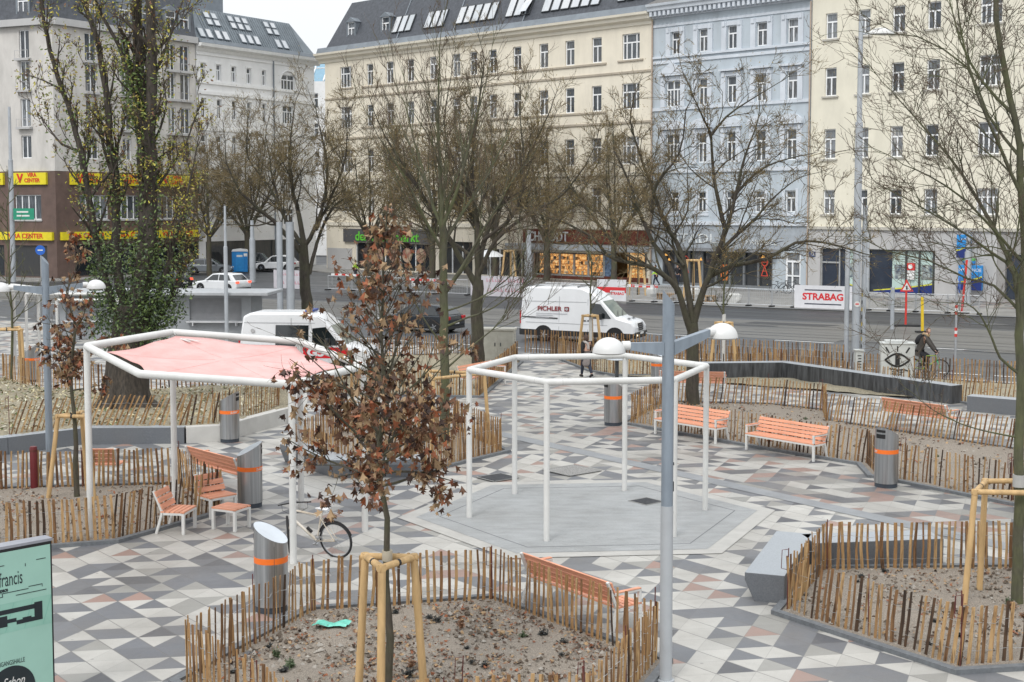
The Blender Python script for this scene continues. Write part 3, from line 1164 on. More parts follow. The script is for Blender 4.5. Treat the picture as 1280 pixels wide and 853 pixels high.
q = MB(); q.quad((27.3, .15, .2), (28.3, .15, .2), (28.3, .15, 3.42), (27.3, .15, 3.42)); q.quad((30.9, .15, .2), (34.4, .15, .2), (34.4, .15, 3.44), (30.9, .15, 3.44))
islands(q, 'frosted_window', m_frost, yel)
q = MB()
for a, b2 in ((24.95, 26.6),):
    q.span(a, a + .1, .04, .15, .2, 3.42); q.span(b2 - .1, b2, .04, .15, .2, 3.42); q.span(a + .1, b2 - .1, .05, .14, 2.3, 2.42); q.span(a + .1, b2 - .1, .05, .14, .2, .32)
q.build('bank_door', mat('door_aluminium', (.45, .46, .46), .4, .5), yel)
q = MB()
for u in (32.05, 33.1, 34.2):
    q.span(u - .06, u + .06, .02, .14, .2, 3.44)
q.span(29.05, 34.4, .03, .13, 3.36, 3.44)
islands(q, 'bank_mullion', m_dframe, yel)
m_hblue = mat('sign_bright_blue', (.02, .25, .62), .4, var=.05)
m_hnavy = mat('sign_navy', (.012, .03, .17), .4, var=.05)
m_hyel = mat('sign_yellow_line', (.62, .60, .05), .4)
q = MB()
q.poly([(29.4, .14, .2), (34.38, .14, .2), (34.38, .14, 1.0), (31.5, .14, .55), (29.4, .14, .35)]); q.poly([(27.3, .14, .2), (28.3, .14, .2), (28.3, .14, .5), (27.3, .14, .7)])
q.build('window_graphic', m_hnavy, yel)
q = MB(); q.poly([(29.4, .137, .35), (31.5, .137, .55), (34.38, .137, 1.0), (34.38, .137, 1.1), (31.5, .137, .65), (29.4, .137, .43)]); q.poly([(27.3, .137, .7), (28.3, .137, .5), (28.3, .137, .58), (27.3, .137, .8)])
q.build('window_graphic', m_hyel, yel)
for u in (27.8, 31.5, 33.65):
    q = MB(); q.quad((u - .4, .13, 1.3), (u + .4, .13, 1.3), (u + .4, .13, 2.35), (u - .4, .13, 2.35), 0)
    q.build('window_poster', mat('advert_poster', (.05, .12, .3), .4, var=.7, scale=3.2, col2=(.5, .55, .5)), yel)
q = MB(); q.span(32.2, 32.75, -.05, .12, 1.3, 1.95); q.build('notice_board', mat('notice_white', (.75, .75, .74), .5), yel)
q = MB(); q.span(32.18, 32.77, -.06, .1, 1.97, 2.5); nb = q.build('notice_head', mat('notice_red', (.6, .04, .04), .5), yel)
q = MB(); q.lathe([(.0, 0), (.17, 0), (.17, .02), (0, .02)], 16); q.xf(Matrix.Translation((32.47, -.07, 2.24)) @ Matrix.Rotation(pi / 2, 4, 'X')); q.build('notice_symbol', mat('notice_white', (.75, .75, .74)), nb)
q = MB(); q.span(24.0, 24.55, -.16, -.1, 2.75, 3.15); hn = q.build('house_number_plate', mat('enamel_blue', (.03, .05, .13), .3), yel)
text('13', .34, m_let, hn, loc=(24.28, -.17, 2.95), depth=.004)


def bank_sign(u, z, w, h, label, wordy):
    t = thing('bank_sign', label, 'sign', Vector((FA[0], FA[1], 0)) + TU * u + Vector((-TU.y, TU.x, 0)) * -.6 + Vector((0, 0, z)), FANG)
    q = MB(); q.span(-w / 2, w / 2, 0, .2, 0, h); bevel(q.build('panel', m_hblue, t), .02)
    a = h * .30
    cv = [(-w / 2 + w * k / 10, a + h * .22 * (k / 10) ** 1.5 - .02 * sin(k)) for k in range(11)]
    q = MB(); q.poly([(-w / 2, -.006, 0), (w / 2, -.006, 0)] + [(x, -.006, z2) for x, z2 in reversed(cv)]); q.build('navy_field', m_hnavy, t)
    q = MB()
    for k in range(10):
        (x0, z0), (x1, z1) = cv[k], cv[k + 1]
        q.quad((x0, -.012, z0), (x1, -.012, z1), (x1, -.012, z1 + h * .06), (x0, -.012, z0 + h * .06))
    q.build('yellow_wave', m_hyel, t)
    if wordy:
        text('HYPO NOE', h * .19, m_let, t, loc=(0, -.012, h * .8), depth=.003)
    else:
        text('HYPO', h * .12, m_let, t, loc=(.1, -.012, h * .8), depth=.003)
    q = MB(); q.span(-w * .3, -w * .2, .2, .5, h * .3, h * .36); q.span(w * .2, w * .3, .2, .5, h * .3, h * .36); q.build('bracket', m_zinc, t)
    return t


bank_sign(36.75, 3.0, 1.0, 1.62, 'upright narrow blue bank sign, upper of the two on the grey wall', False)
bank_sign(37.3, .75, 1.75, 1.75, 'square blue bank sign with yellow wave, lower of the two on the grey wall', True)
t = thing('cash_sign', 'small green and blue sign between the two bank signs', 'sign', Vector((FA[0], FA[1], 2.62)) + TU * 37.1 - Vector((-TU.y, TU.x, 0)) * .5, FANG)
q = MB(); q.span(-.42, .42, 0, .25, .0, .17); q.build('blue_half', m_hblue, t)
q = MB(); q.span(-.42, .42, -.002, .25, .172, .36); q.build('green_half', mat('sign_green', (.12, .42, .1), .4), t)

# ---- corner: warm grey building, brown clad lower floors
CX = (-42.06, 125.73)
A1, A2 = radians(-24), radians(57)
grey = thing('apartment_building', 'warm grey corner building with brown lower floors and yellow sign bands', 'building', (*CX, 0), 0)
for nm, ang, u0, u1, cols, D in (('l', A1, -40.0, 0.0, [(-3.95, -2.75), (-9.2, -8.0), (-14.5, -13.3), (-20, -18.8)], 12),
                                 ('r', A2, 0.0, 17.7, [(3.7, 5.1), (8.0, 9.1), (10.9, 12.0), (13.9, 14.95), (15.6, 16.9)], 12)):
    face = bpy.data.objects.new('facade', None); COL.objects.link(face); face.parent = grey; face.rotation_euler = (0, 0, ang)
    F = Facade(face, u0, u1, 9.9, 23.2, m_ggrey, D)
    for z0, z1 in ((20.3, 22.9), (17.4, 20.05), (14.0, 16.6), (11.1, 13.2)):
        for a, b in cols:
            F.win(a, b, z0, z1 - (.5 if (nm == 'r' and a > 8 and a < 13) else 0), 'c')
    F.finish()
    F = Facade(face, u0, u1, 0, 9.88, m_brown, D)
    for a, b in cols:
        F.win(a - 1.0, b + 1.0, 5.4, 7.7, 'cc')
        F.hole(a - 1.6, b + 1.6, .1, 3.0)
    F.finish('lower_wall')
    q = MB()
    for a, b in cols:
        q.quad((a - 1.6, .2, .1), (b + 1.6, .2, .1), (b + 1.6, .2, 3), (a - 1.6, .2, 3))
    islands(q, 'shop_window', m_shop, face)
    q = MB()
    for z0 in (20.3, 17.4, 14.0):
        for a, b in cols:
            q.span(a - .25, b + .25, -.45, .01, z0 - .22, z0 - .003)
            q.span(a - .2, a - .16, -.42, -.4, z0, z0 + .7); q.span(b + .16, b + .2, -.42, -.4, z0, z0 + .7)
            q.span(a - .2, b + .2, -.43, -.4, z0 + .68, z0 + .72)
    for a, b in cols:
        q.span(a - 1.1, b + 1.1, -.1, .01, 5.25, 5.398)
    islands(q, 'window_sill', m_gbase, face)
    bar(face, 'cornice', m_gbase, u0, u1, 23.22, 23.85, .5)
    mansard(face, u0, u1, 23.87, 30.0, -.2, 1.6, m_slate, 0, D=D)
    for a, b in cols:
        dormer(face, (a + b) / 2, -.05, 24.2, 1.3, 2.0, m_zinc)
    m_signy = mat('yellow_sign', (.74, .62, .02), .5, var=.05)
    m_signr = mat('red_letters', (.62, .03, .02), .5)
    q = MB()
    segs = ((-40, -6.9), (-6.6, -.3)) if nm == 'l' else ((.4, 17.5),)
    up = ((-12.5, -6.1), (-5.0, -.9)) if nm == 'l' else ((1.6, 5.2), (7.0, 10.2), (12.2, 16.5))
    for a, b in segs:
        q.span(a, b, -.3, 0, 3.5, 4.25)
    for a, b in up:
        q.span(a, b, -.25, 0, 8.65, 9.75)
    q.build('sign_band', m_signy, face)
    for a, b in segs:
        if b - a < 20:
            n = max(1, round((b - a) / 5.6))
            for k in range(n):
                text('VIRA CENTER', .62, m_signr, face, loc=(a + (b - a) * (k + .5) / n, -.32, 3.87), depth=.01, sx=1.1, offset=.012)
    for k, (a, b) in enumerate(up):
        text('CENTER' if nm == 'l' and k == 0 else 'VIRA\nCENTER', .8 if nm == 'l' and k == 0 else .5, m_signr, face, loc=((a + b) / 2 + .4, -.27, 9.2 if 'l' == nm and k == 0 else 9.28), depth=.01, offset=.012)
        text('V', 1.1, m_signr, face, loc=(a + 1.0, -.27, 9.2), depth=.01, offset=.05) if not (nm == 'l' and k == 0) else None

# ---- white building behind the corner
WX = (CX[0] + 17.78 * cos(A2), CX[1] + 17.78 * sin(A2))
white = thing('apartment_building', 'white building with blue grey metal mansard full of skylights', 'building', (*WX, 0), A2)
F = Facade(white, .05, 18.2, 0, 23.0, m_white_r, 14)
cols = [(.6, 1.3), (2.85, 3.55), (5.05, 5.75), (7.3, 8.0), (9.65, 10.3)]
for z0, z1 in ((19.75, 21.4), (15.8, 17.8), (12.0, 14.0), (8.0, 10.0), (4.6, 6.4)):
    for a, b in cols:
        F.win(a, b, z0, z1, 't')
    if z0 > 19:
        F.win(12.75, 14.9, 19.5, 21.2, 'tt')
    else:
        F.win(12.9, 14.6, z0, z1, 'tt')
F.hole(1, 16, .1, 3.0)
F.finish()
q = MB(); q.quad((1, .2, .1), (16, .2, .1), (16, .2, 3), (1, .2, 3)); islands(q, 'shop_window', m_shop, white)
for z0, z1, o in ((19.3, 19.6, .12), (18.2, 18.55, .16), (14.5, 14.8, .1), (10.6, 10.9, .1), (22.2, 22.4, .1)):
    bar(white, 'string_course', m_white_trim, .06, 18.18, z0, z1, o)
q = MB()
for a, b in cols:
    for z0, z1 in ((19.75, 21.4), (15.8, 17.8)):
        q.span(a - .14, a - .02, -.06, .01, z0, z1); q.span(b + .02, b + .14, -.06, .01, z0, z1); q.span(a - .14, b + .14, -.07, .01, z1 + .01, z1 + .16)
islands(q, 'window_surround', m_white_trim, white)
q = MB(); q.tube([(13.82 + 1.35 * cos(pi * k / 12), -.06, 20.3 + 1.35 * sin(pi * k / 12)) for k in range(13)], .1, 6); q.build('arch_moulding', m_white_trim, white)
moulding(white, 'cornice', m_white_trim, .0, 19.0, [(.02, 22.6), (-.1, 22.6), (-.2, 22.9), (-.8, 23.05), (-.9, 23.35), (.02, 23.4)])
moulding(white, 'gutter', m_zinc, 0, 18.6, [(.02, 23.4), (-.6, 23.42), (-.5, 23.8), (.02, 23.9)])
mansard(white, .0, 18.3, 23.8, 27.3, .0, 2.2, m_metal_roof, hip=1.8)
rw = lambda t: (2.2 * t, 23.8 + 3.5 * t)
for u0, n, t0, t1 in ((.9, 2, .07, .34), (3.3, 2, .07, .34), (6.9, 3, .07, .34), (12.4, 2, .07, .34), (2.9, 2, .50, .68), (2.9, 2, .72, .90), (6.4, 3, .50, .68), (6.4, 3, .72, .9), (11.9, 2, .5, .68), (11.9, 2, .72, .9)):
    for i in range(n):
        skylight(white, rw, u0 + i * 1.08 + .3, t0, t1, .75, m_zinc)
q = MB()
for k in range(40):
    u = 1.9 + 14.5 * k / 39
    q.beam((u, -.02, 23.85), (u + (0), 2.16, 27.25), .035, .06)
islands(q, 'roof_seam', m_metal_roof, white)
q = MB(); q.span(3, 9, 5, 9, 27.4, 30.2); q.build('roof_house', m_zinc, white)
q = MB(); q.tube([(11.4, -.12, 0), (11.4, -.12, 22.5)], .08, 8); islands(q, 'downpipe', m_zinc, white, 50)

# ---- low house with a blue glass roof in the gap
t = thing('rear_building', 'distant building with a sloping blue glass roof in the gap between two blocks', 'building', (-26.5, 186, 0), radians(-12))
F = Facade(t, -6, 8, 0, 23.6, m_white_r, 8)
for u in (-4, -1, 2, 5):
    for z in (20, 16, 12):
        F.win(u, u + 1.2, z, z + 2)
F.finish()
q = MB(); q.quad((-6, 0, 23.6), (8, 0, 23.6), (8, 3.4, 27.4), (-6, 3.4, 27.4)); q.quad((-6, 3.4, 27.4), (8, 3.4, 27.4), (8, 8, 27.5), (-6, 8, 27.5)); q.quad((-6, 8, 23.6), (-6, 0, 23.6), (-6, 3.4, 27.4), (-6, 8, 27.5))
q.build('glass_roof', mat('blue_roof_glass', (.20, .34, .44), .1, var=.1), t)
q = MB()
for k in range(9):
    q.beam((-6 + 14 * k / 8, -.05, 23.65), (-6 + 14 * k / 8, 3.35, 27.45), .16, .12)
q.beam((-6, 1.7, 25.55), (8, 1.7, 25.55), .12, .12)
q.build('roof_bar', m_wframe, t)
# ------------------------------------------------------------------ planting beds, fences
m_soil = mat('pale_sandy_soil', (.245, .21, .172), .95, var=.55, scale=55, bump=1.0, bscale=45, world=True, grime=.22)
m_soil2 = mat('straw_covered_soil', (.285, .25, .175), .95, var=.5, scale=20, bump=1.0, bscale=40, world=True, grime=.4)


def pale_mat(name, lo, hi, dark):
    m, nt, b = new_mat(name)
    g = nt.nodes.new('ShaderNodeNewGeometry')
    mp = nt.nodes.new('ShaderNodeMapping')
    mp.inputs['Scale'].default_value = (9, 9, 1.1)
    nt.links.new(g.outputs['Position'], mp.inputs[0])
    n1 = _noise(nt, mp.outputs[0], 1.0, 4, .7)
    n2 = _noise(nt, mp.outputs[0], 2.3, 4, .7)
    c = _ramp(nt, n1, [(.3, lo), (.65, hi)])
    c = _mix(nt, _ramp(nt, n2, [(.5, (0, 0, 0)), (.66, (.85, .85, .85))]), c, dark)
    nt.links.new(c, b.inputs['Base Color'])
    b.inputs['Roughness'].default_value = .85
    return m


m_pales = [pale_mat('chestnut_pale_light', (.29, .165, .068), (.47, .31, .15), (.085, .044, .018)),
           pale_mat('chestnut_pale_mid', (.22, .115, .044), (.38, .225, .098), (.05, .025, .011)),
           pale_mat('chestnut_pale_dark', (.10, .045, .016), (.25, .135, .058), (.03, .015, .008)),
           pale_mat('chestnut_pale_black', (.025, .014, .009), (.09, .048, .022), (.018, .011, .007))]
m_wire = mat('galvanised_wire', (.45, .45, .44), .5, .6)
m_rebar = mat('rusty_red_rod', (.10, .022, .018), .75, var=.3, scale=6)
frng = random.Random(11)


def rod(parent, x, y, z, h=1.12, loop=True):
    q = MB()
    q.tube([(x, y, z), (x + frng.uniform(-.03, .03), y, z + h)], .009, 5)
    if loop:
        q.tube([(x, y, z + h - .02), (x - .09, y, z + h - .03), (x - .1, y, z + h - .33), (x - .01, y, z + h - .35)], .006, 4)
    q.build('stake', m_rebar, parent)


def fence(label, sides, z=0.0, hgt=.9, pitch=.114, lean=0.0, dark=0.0, group='paling fences round the planting beds', rods=True, thick=1.0):
    """a chestnut paling fence; each side (p, q[, lean]) is one panel of split pales on twisted wire"""
    c = Vector(sides[0][0])
    t = thing('paling_fence', label, 'fence', (c.x, c.y, z), 0, group)
    for sd_ in sides:
        p, e = Vector(sd_[0]), Vector(sd_[1])
        ln = sd_[2] if len(sd_) > 2 else lean
        dk = sd_[3] if len(sd_) > 3 else dark
        L = (e - p).length
        n = max(2, int(L / pitch))
        d = (e - p) / L
        nn = Vector((-d.y, d.x))
        q = MB()
        tops = []
        for k in range(n + 1):
            s = p + d * min(L, max(0, (k * L / n + frng.uniform(-.022, .022)))) - c
            h = hgt * frng.uniform(.965, 1.025)
            wv = frng.uniform(.046, .060) * thick
            th = frng.uniform(.02, .034) * thick
            a = ln + frng.gauss(0, .016) + .025 * sin(k * .35)
            o = frng.gauss(0, .025)
            top = Vector((s.x + d.x * a * h + nn.x * o * h, s.y + d.y * a * h + nn.y * o * h, h))
            mid = Vector((s.x, s.y, 0)).lerp(top, .5) + Vector((d.x, d.y, 0)) * frng.gauss(0, .012)
            r = frng.random()
            mi = 3 if r < .05 + dk * .22 else 2 if r < .24 + dk * .4 else 1 if r < .6 else 0
            vs = []
            rot = frng.uniform(-.5, .5)
            for (pt, f) in ((Vector((s.x, s.y, -.04)), 1.0), (mid, frng.uniform(.85, 1.1)), (top, frng.uniform(.7, .95))):
                for aa, bb in ((-1, -.6), (1, -.6), (.15, 1.0)):
                    u, v = aa * wv / 2 * f, bb * th / 2 * f
                    cu, cv = u * cos(rot) - v * sin(rot), u * sin(rot) + v * cos(rot)
                    vs.append((pt.x + d.x * cu + nn.x * cv, pt.y + d.y * cu + nn.y * cv, pt.z))
            fs = [(6, 7, 8)]
            for b in (0, 3):
                for j in range(3):
                    j2 = (j + 1) % 3
                    fs.append((b + j, b + j2, b + 3 + j2, b + 3 + j))
            q.add(vs, fs, mi)
            tops.append((s, top))
        q.build('paling_panel', m_pales, t)
        for hz in (.27, .73):
            w_ = MB()
            pts = []
            for k, (s, top) in enumerate(tops):
                pt = Vector((s.x, s.y, 0)).lerp(top, hz)
                pts.append(pt + Vector((nn.x, nn.y, 0)) * (.02 if k % 2 else -.02) + Vector((0, 0, frng.gauss(0, .006))))
            w_.tube(pts, .0035, 3, caps=False)
            w_.build('wire', m_wire, t)
        if rods:
            m_ = max(1, int(L / 1.5))
            for k in range(m_ + 1):
                if frng.random() < .38:
                    s = p + d * (L * k / m_) - c + nn * frng.uniform(-.05, .05)
                    rod(t, s.x, s.y, 0, frng.uniform(.9, 1.12), frng.random() < .55)
    return t


def bed(name, poly, m=m_soil, z=.03, kerb=True, kerb_w=.13, kerb_h=.07, lumps=.035, kname='bed_kerb'):
    """soil sheet with a lumpy surface and a granite edging"""
    bm = bmesh.new()
    vs_ = [bm.verts.new((p[0], p[1], z)) for p in poly]
    f = bm.faces.new(vs_)
    bmesh.ops.triangulate(bm, faces=[f])
    for _ in range(5):
        ed = [e for e in bm.edges if e.calc_length() > .35]
        if not ed:
            break
        bmesh.ops.subdivide_edges(bm, edges=ed, cuts=1)
        bmesh.ops.triangulate(bm, faces=bm.faces[:])
    from mathutils import noise as mn
    for v in bm.verts:
        if not v.is_boundary:
            v.co.z += lumps * (mn.noise(v.co * .9) * 1.6 + mn.noise(v.co * 3.1)) + lumps * .6
    for f in bm.faces:
        f.smooth = True
    bmesh.ops.recalc_face_normals(bm, faces=bm.faces)
    me = bpy.data.meshes.new(name)
    bm.to_mesh(me); bm.free()
    if me.polygons[0].normal.z < 0:
        me.flip_normals()
    me.materials.append(m)
    struct(link(name, me))
    if kerb:
        q = MB()
        n = len(poly)
        area = sum(poly[i][0] * poly[(i + 1) % n][1] - poly[(i + 1) % n][0] * poly[i][1] for i in range(n))
        sg = 1 if area > 0 else -1

        def off(i, w):
            a, b, c_ = Vector(poly[i - 1]), Vector(poly[i]), Vector(poly[(i + 1) % n])
            d1, d2 = (b - a).normalized(), (c_ - b).normalized()
            n1, n2 = Vector((d1.y, -d1.x)) * sg, Vector((d2.y, -d2.x)) * sg
            mm = (n1 + n2)
            mm = mm / max(.35, mm.dot(n1))
            return b + mm * w
        for i in range(n):
            j = (i + 1) % n
            a, b = Vector(poly[i]), Vector(poly[j])
            ao, bo = off(i, kerb_w), off(j, kerb_w)
            vs2 = [(a.x, a.y, -.02), (b.x, b.y, -.02), (bo.x, bo.y, -.02), (ao.x, ao.y, -.02),
                   (a.x, a.y, kerb_h), (b.x, b.y, kerb_h), (bo.x, bo.y, kerb_h), (ao.x, ao.y, kerb_h)]
            q.add(vs2, [(4, 5, 6, 7), (2, 3, 7, 6), (0, 1, 5, 4), (1, 2, 6, 5), (3, 0, 4, 7)])
        struct(q.build(kname, m_kerb, fix=True))


def inset(poly, w):
    n = len(poly)
    cx = sum(p[0] for p in poly) / n; cy = sum(p[1] for p in poly) / n
    out = []
    for p in poly:
        v = Vector((p[0] - cx, p[1] - cy))
        l = v.length
        out.append((p[0] - v.x / l * w, p[1] - v.y / l * w))
    return out


def runs(p, idx, **k):
    return [(p[i], p[(i + 1) % len(p)]) for i in idx]


bedF = [(-4.55, 18.2), (-3.24, 21.55), (-.33, 22.22), (2.16, 19.05), (.98, 16.0), (-2.55, 15.5)]
bed('front_bed_soil', bedF)
fF = inset(bedF, .1)
fence('paling fence round the bed in front with the brown leaved young tree', [(fF[i], fF[(i + 1) % 6]) for i in range(6)])
bedL = [(-9.9, 25.35), (-7.73, 26.13), (-6.2, 28.8), (-7.75, 31.6), (-12.2, 31.0), (-13.2, 28.0)]
bed('left_bed_soil', bedL)
fL = inset(bedL, .12)
fence('paling fence with dark stained pales round the left bed where the sail shade posts stand',
      [(fL[0], fL[1], -.02, .8), (fL[1], fL[2], .1, 1.0), (fL[2], fL[3], .12, .5), (fL[3], fL[4]), (fL[4], fL[5]), (fL[5], fL[0])], thick=1.1)
bedM = [(-.17, 35.9), (-2.22, 33.05), (-4.3, 33.0), (-5.75, 35.0), (-5.0, 39.0), (-1.6, 39.6)]
bed('middle_bed_soil', bedM)
fM = inset(bedM, .12)
fence('dense paling fence round the middle bed behind the long grey granite seat', [(fM[i], fM[(i + 1) % 6], .0, -.1) for i in range(6)], pitch=.085)
bedR = [(3.43, 40.67), (6.9, 36.3), (8.85, 34.1), (8.72, 32.55), (9.25, 31.9), (10.95, 29.5), (14.5, 26.0), (17.5, 31.4), (13.42, 36.3), (9.66, 41.1),
        (10.06, 43.2), (8.48, 44.6), (5.0, 45.2)]
bed('right_bed_soil', bedR)
fR = [(3.6, 40.75), (6.95, 36.5), (9.0, 34.15), (8.86, 32.65), (9.35, 32.05), (11.05, 29.65), (14.4, 26.25), (17.3, 31.4), (13.35, 36.15), (9.55, 41.0), (9.93, 43.1), (8.4, 44.45), (5.1, 45.0)]
fence('long leaning paling fence behind the two orange benches on the right',
      [(fR[i], fR[(i + 1) % 13], (.05, .1, .0, .05, .04, .03, 0, -.12, -.2, -.25, -.1, -.1, .0)[i], (.3, .8, .6, .6, .6, .4, 0, 0, 0, 0, 0, 0, 0)[i]) for i in range(13)], pitch=.125)
bedE = [(4.3, 21.42), (6.24, 18.7), (9.4, 19.2), (11.2, 22.6), (9.2, 24.2), (5.5, 24.05)]
bed('right_front_bed_soil', bedE)
fE = [(4.45, 21.5), (6.33, 18.86), (9.3, 19.35), (11.0, 22.6), (9.1, 24.05), (5.58, 23.9)]
fence('paling fence with leaning pales round the bed at the lower right corner',
      [(fE[0], fE[1], .12, .6), (fE[1], fE[2], .05, .45), (fE[2], fE[3]), (fE[3], fE[4]), (fE[4], fE[5]), (fE[5], fE[0], .04, -.2)], thick=1.1)
# beds further back
bedA = [(-1.1, 46.4), (.35, 57.0), (-1.5, 60.5), (-7.0, 58.6), (-6.5, 47.0)]
bed('back_left_bed_soil', bedA, m_soil2)
fA = inset(bedA, .15)
fence('paling fence with dry grass behind the bench beside the back path', [(fA[i], fA[(i + 1) % 5], 0, .3) for i in range(5)], pitch=.11)
bedB = [(3.1, 54.0), (4.0, 52.5), (7.1, 52.35), (10.35, 52.55), (14.9, 45.3), (15.6, 44.0), (19.5, 40.6), (23, 43.8), (21.0, 47.9), (15.2, 51.6), (1.6, 60.0)]
bed('back_right_bed_soil', bedB, m_soil2)
fB = inset(bedB, .15)
fence('long paling fence along the road behind the dark granite seat', [(fB[i], fB[(i + 1) % 11], (0, 0, 0, .03, .1, .1, 0, 0, 0, 0, 0)[i], .4) for i in range(11) if i != 9] + [(fB[9], (10.0, 54.3)), ((10.0, 54.3), fB[10])],
      pitch=.13)
fence('tall thin paling fence at the kerb of the road', [((.6, 61.0), (7.4, 57.6)), ((7.4, 57.6), (13.3, 54.2))], pitch=.14, hgt=1.05)

# raised bed of the old poplar
PZ = .42
bedP = [(-13.4, 35.6), (-11.75, 37.2), (-9.0, 37.3), (-8.1, 37.7), (-6.75, 41.2), (-7.7, 46.6), (-13.7, 45.1), (-15.8, 45.6), (-18.4, 48.6), (-23, 46), (-21, 36)]
bed('raised_bed_soil', bedP, m_soil2, z=PZ, kerb=False, lumps=.06)
fP = inset(bedP, .38)
fence('sagging paling fence on the raised bed under the old poplar',
      [(fP[0], fP[1], .4, -.2), (fP[1], fP[2], .45, -.2), (fP[2], fP[3], .2, .1), (fP[3], fP[4], .08, -.1), (fP[4], fP[5]), (fP[5], fP[6]), (fP[6], fP[7]), (fP[7], fP[8]), (fP[8], fP[9])],
      z=PZ, pitch=.14)
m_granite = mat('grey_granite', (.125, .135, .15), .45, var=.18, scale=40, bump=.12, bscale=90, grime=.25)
m_granite_top = mat('pale_granite_top', (.31, .335, .36), .4, var=.14, scale=50, grime=.12)  # top faces get a paler tone than the sides
m_granite_dark = mat('dark_wet_granite', (.028, .03, .034), .4, var=.5, scale=3, stretch=(3, 3, .35), col2=(.10, .105, .112))
m_conc = mat('pale_concrete', (.50, .49, .465), .75, var=.1, scale=1.4, grime=.25)


def granite(label, path, w, h, side=m_granite, top=m_granite_top, under=.0, name='granite_seat', cat='stone seat', parts='block', left=True):
    """angled stone seat; the front face runs along path, the block lies to its left"""
    t = thing(name, label, cat, (path[0][0], path[0][1], 0))
    n = len(path)
    P = [Vector(p) - Vector(path[0]) for p in path]

    def offs(i, d):
        if i == 0:
            dd = (P[1] - P[0]).normalized(); return P[0] + Vector((-dd.y, dd.x)) * d
        if i == n - 1:
            dd = (P[-1] - P[-2]).normalized(); return P[-1] + Vector((-dd.y, dd.x)) * d
        d1, d2 = (P[i] - P[i - 1]).normalized(), (P[i + 1] - P[i]).normalized()
        n1, n2 = Vector((-d1.y, d1.x)), Vector((-d2.y, d2.x))
        m_ = n1 + n2
        return P[i] + m_ * (d / max(.3, m_.dot(n1)))
    sg = 1 if left else -1
    for i in range(n - 1):
        q = MB()
        a, b = P[i], P[i + 1]
        ao, bo = offs(i, w * sg), offs(i + 1, w * sg)
        ai, bi = offs(i, under * sg), offs(i + 1, under * sg)
        g = (b - a).normalized() * .004
        vs_ = [(ai.x + g.x, ai.y + g.y, 0), (bi.x - g.x, bi.y - g.y, 0), (bo.x - g.x, bo.y - g.y, 0), (ao.x + g.x, ao.y + g.y, 0),
               (a.x + g.x, a.y + g.y, h * .72), (b.x - g.x, b.y - g.y, h * .72),
               (a.x + g.x, a.y + g.y, h), (b.x - g.x, b.y - g.y, h), (bo.x - g.x, bo.y - g.y, h), (ao.x + g.x, ao.y + g.y, h)]
        fs = [(6, 7, 8, 9), (0, 1, 5, 4), (4, 5, 7, 6), (2, 3, 9, 8), (1, 2, 8, 7, 5), (3, 0, 4, 6, 9)]
        if sg < 0:
            fs = [tuple(reversed(f)) for f in fs]
        q.add(vs_, fs)
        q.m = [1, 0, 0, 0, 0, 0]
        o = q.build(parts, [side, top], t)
        bevel(o, .012, 2)
    return t


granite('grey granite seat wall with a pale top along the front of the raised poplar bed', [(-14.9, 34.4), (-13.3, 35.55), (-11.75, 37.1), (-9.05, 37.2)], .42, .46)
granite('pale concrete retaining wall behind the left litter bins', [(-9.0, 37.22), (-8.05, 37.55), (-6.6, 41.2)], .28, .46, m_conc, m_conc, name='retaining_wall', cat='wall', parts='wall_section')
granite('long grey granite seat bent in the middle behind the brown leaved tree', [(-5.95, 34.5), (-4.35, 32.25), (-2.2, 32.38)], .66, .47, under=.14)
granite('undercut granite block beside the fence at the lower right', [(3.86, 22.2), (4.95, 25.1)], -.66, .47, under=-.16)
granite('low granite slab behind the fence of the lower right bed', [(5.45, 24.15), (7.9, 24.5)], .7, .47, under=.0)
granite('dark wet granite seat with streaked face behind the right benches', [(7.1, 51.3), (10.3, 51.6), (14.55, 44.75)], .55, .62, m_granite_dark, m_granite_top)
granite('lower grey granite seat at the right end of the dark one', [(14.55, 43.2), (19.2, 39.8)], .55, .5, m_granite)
t = thing('gate_pillar', 'slim white pillar with a dark slot at the end of the concrete wall', 'pillar', (*ground(377, 524).xy, 0), .2)
q = MB(); q.span(-.17, .17, -.15, .15, 0, 1.3); bevel(q.build('post', mat('white_metal', (.66, .66, .645), .45, var=.04), t), .015)
q = MB(); q.span(.08, .12, -.153, -.14, .85, 1.05); q.build('slot', m_dframe, t)

# ------------------------------------------------------------------ litter, seedlings, scraps in the beds
lr = random.Random(5)


def inpoly(x, y, poly):
    c = False
    n = len(poly)
    for i in range(n):
        (x1, y1), (x2, y2) = poly[i], poly[i - 1]
        if (y1 > y) != (y2 > y) and x < (x2 - x1) * (y - y1) / (y2 - y1) + x1:
            c = not c
    return c


m_leafs = [mat('dry_leaf_brown', (.17, .085, .045), .8, var=.4, scale=9), mat('dry_leaf_rust', (.22, .075, .03), .75, var=.4, scale=9),
           mat('dry_leaf_tan', (.33, .22, .12), .8, var=.3, scale=9), mat('dry_leaf_dark', (.06, .035, .022), .85, var=.4, scale=9)]


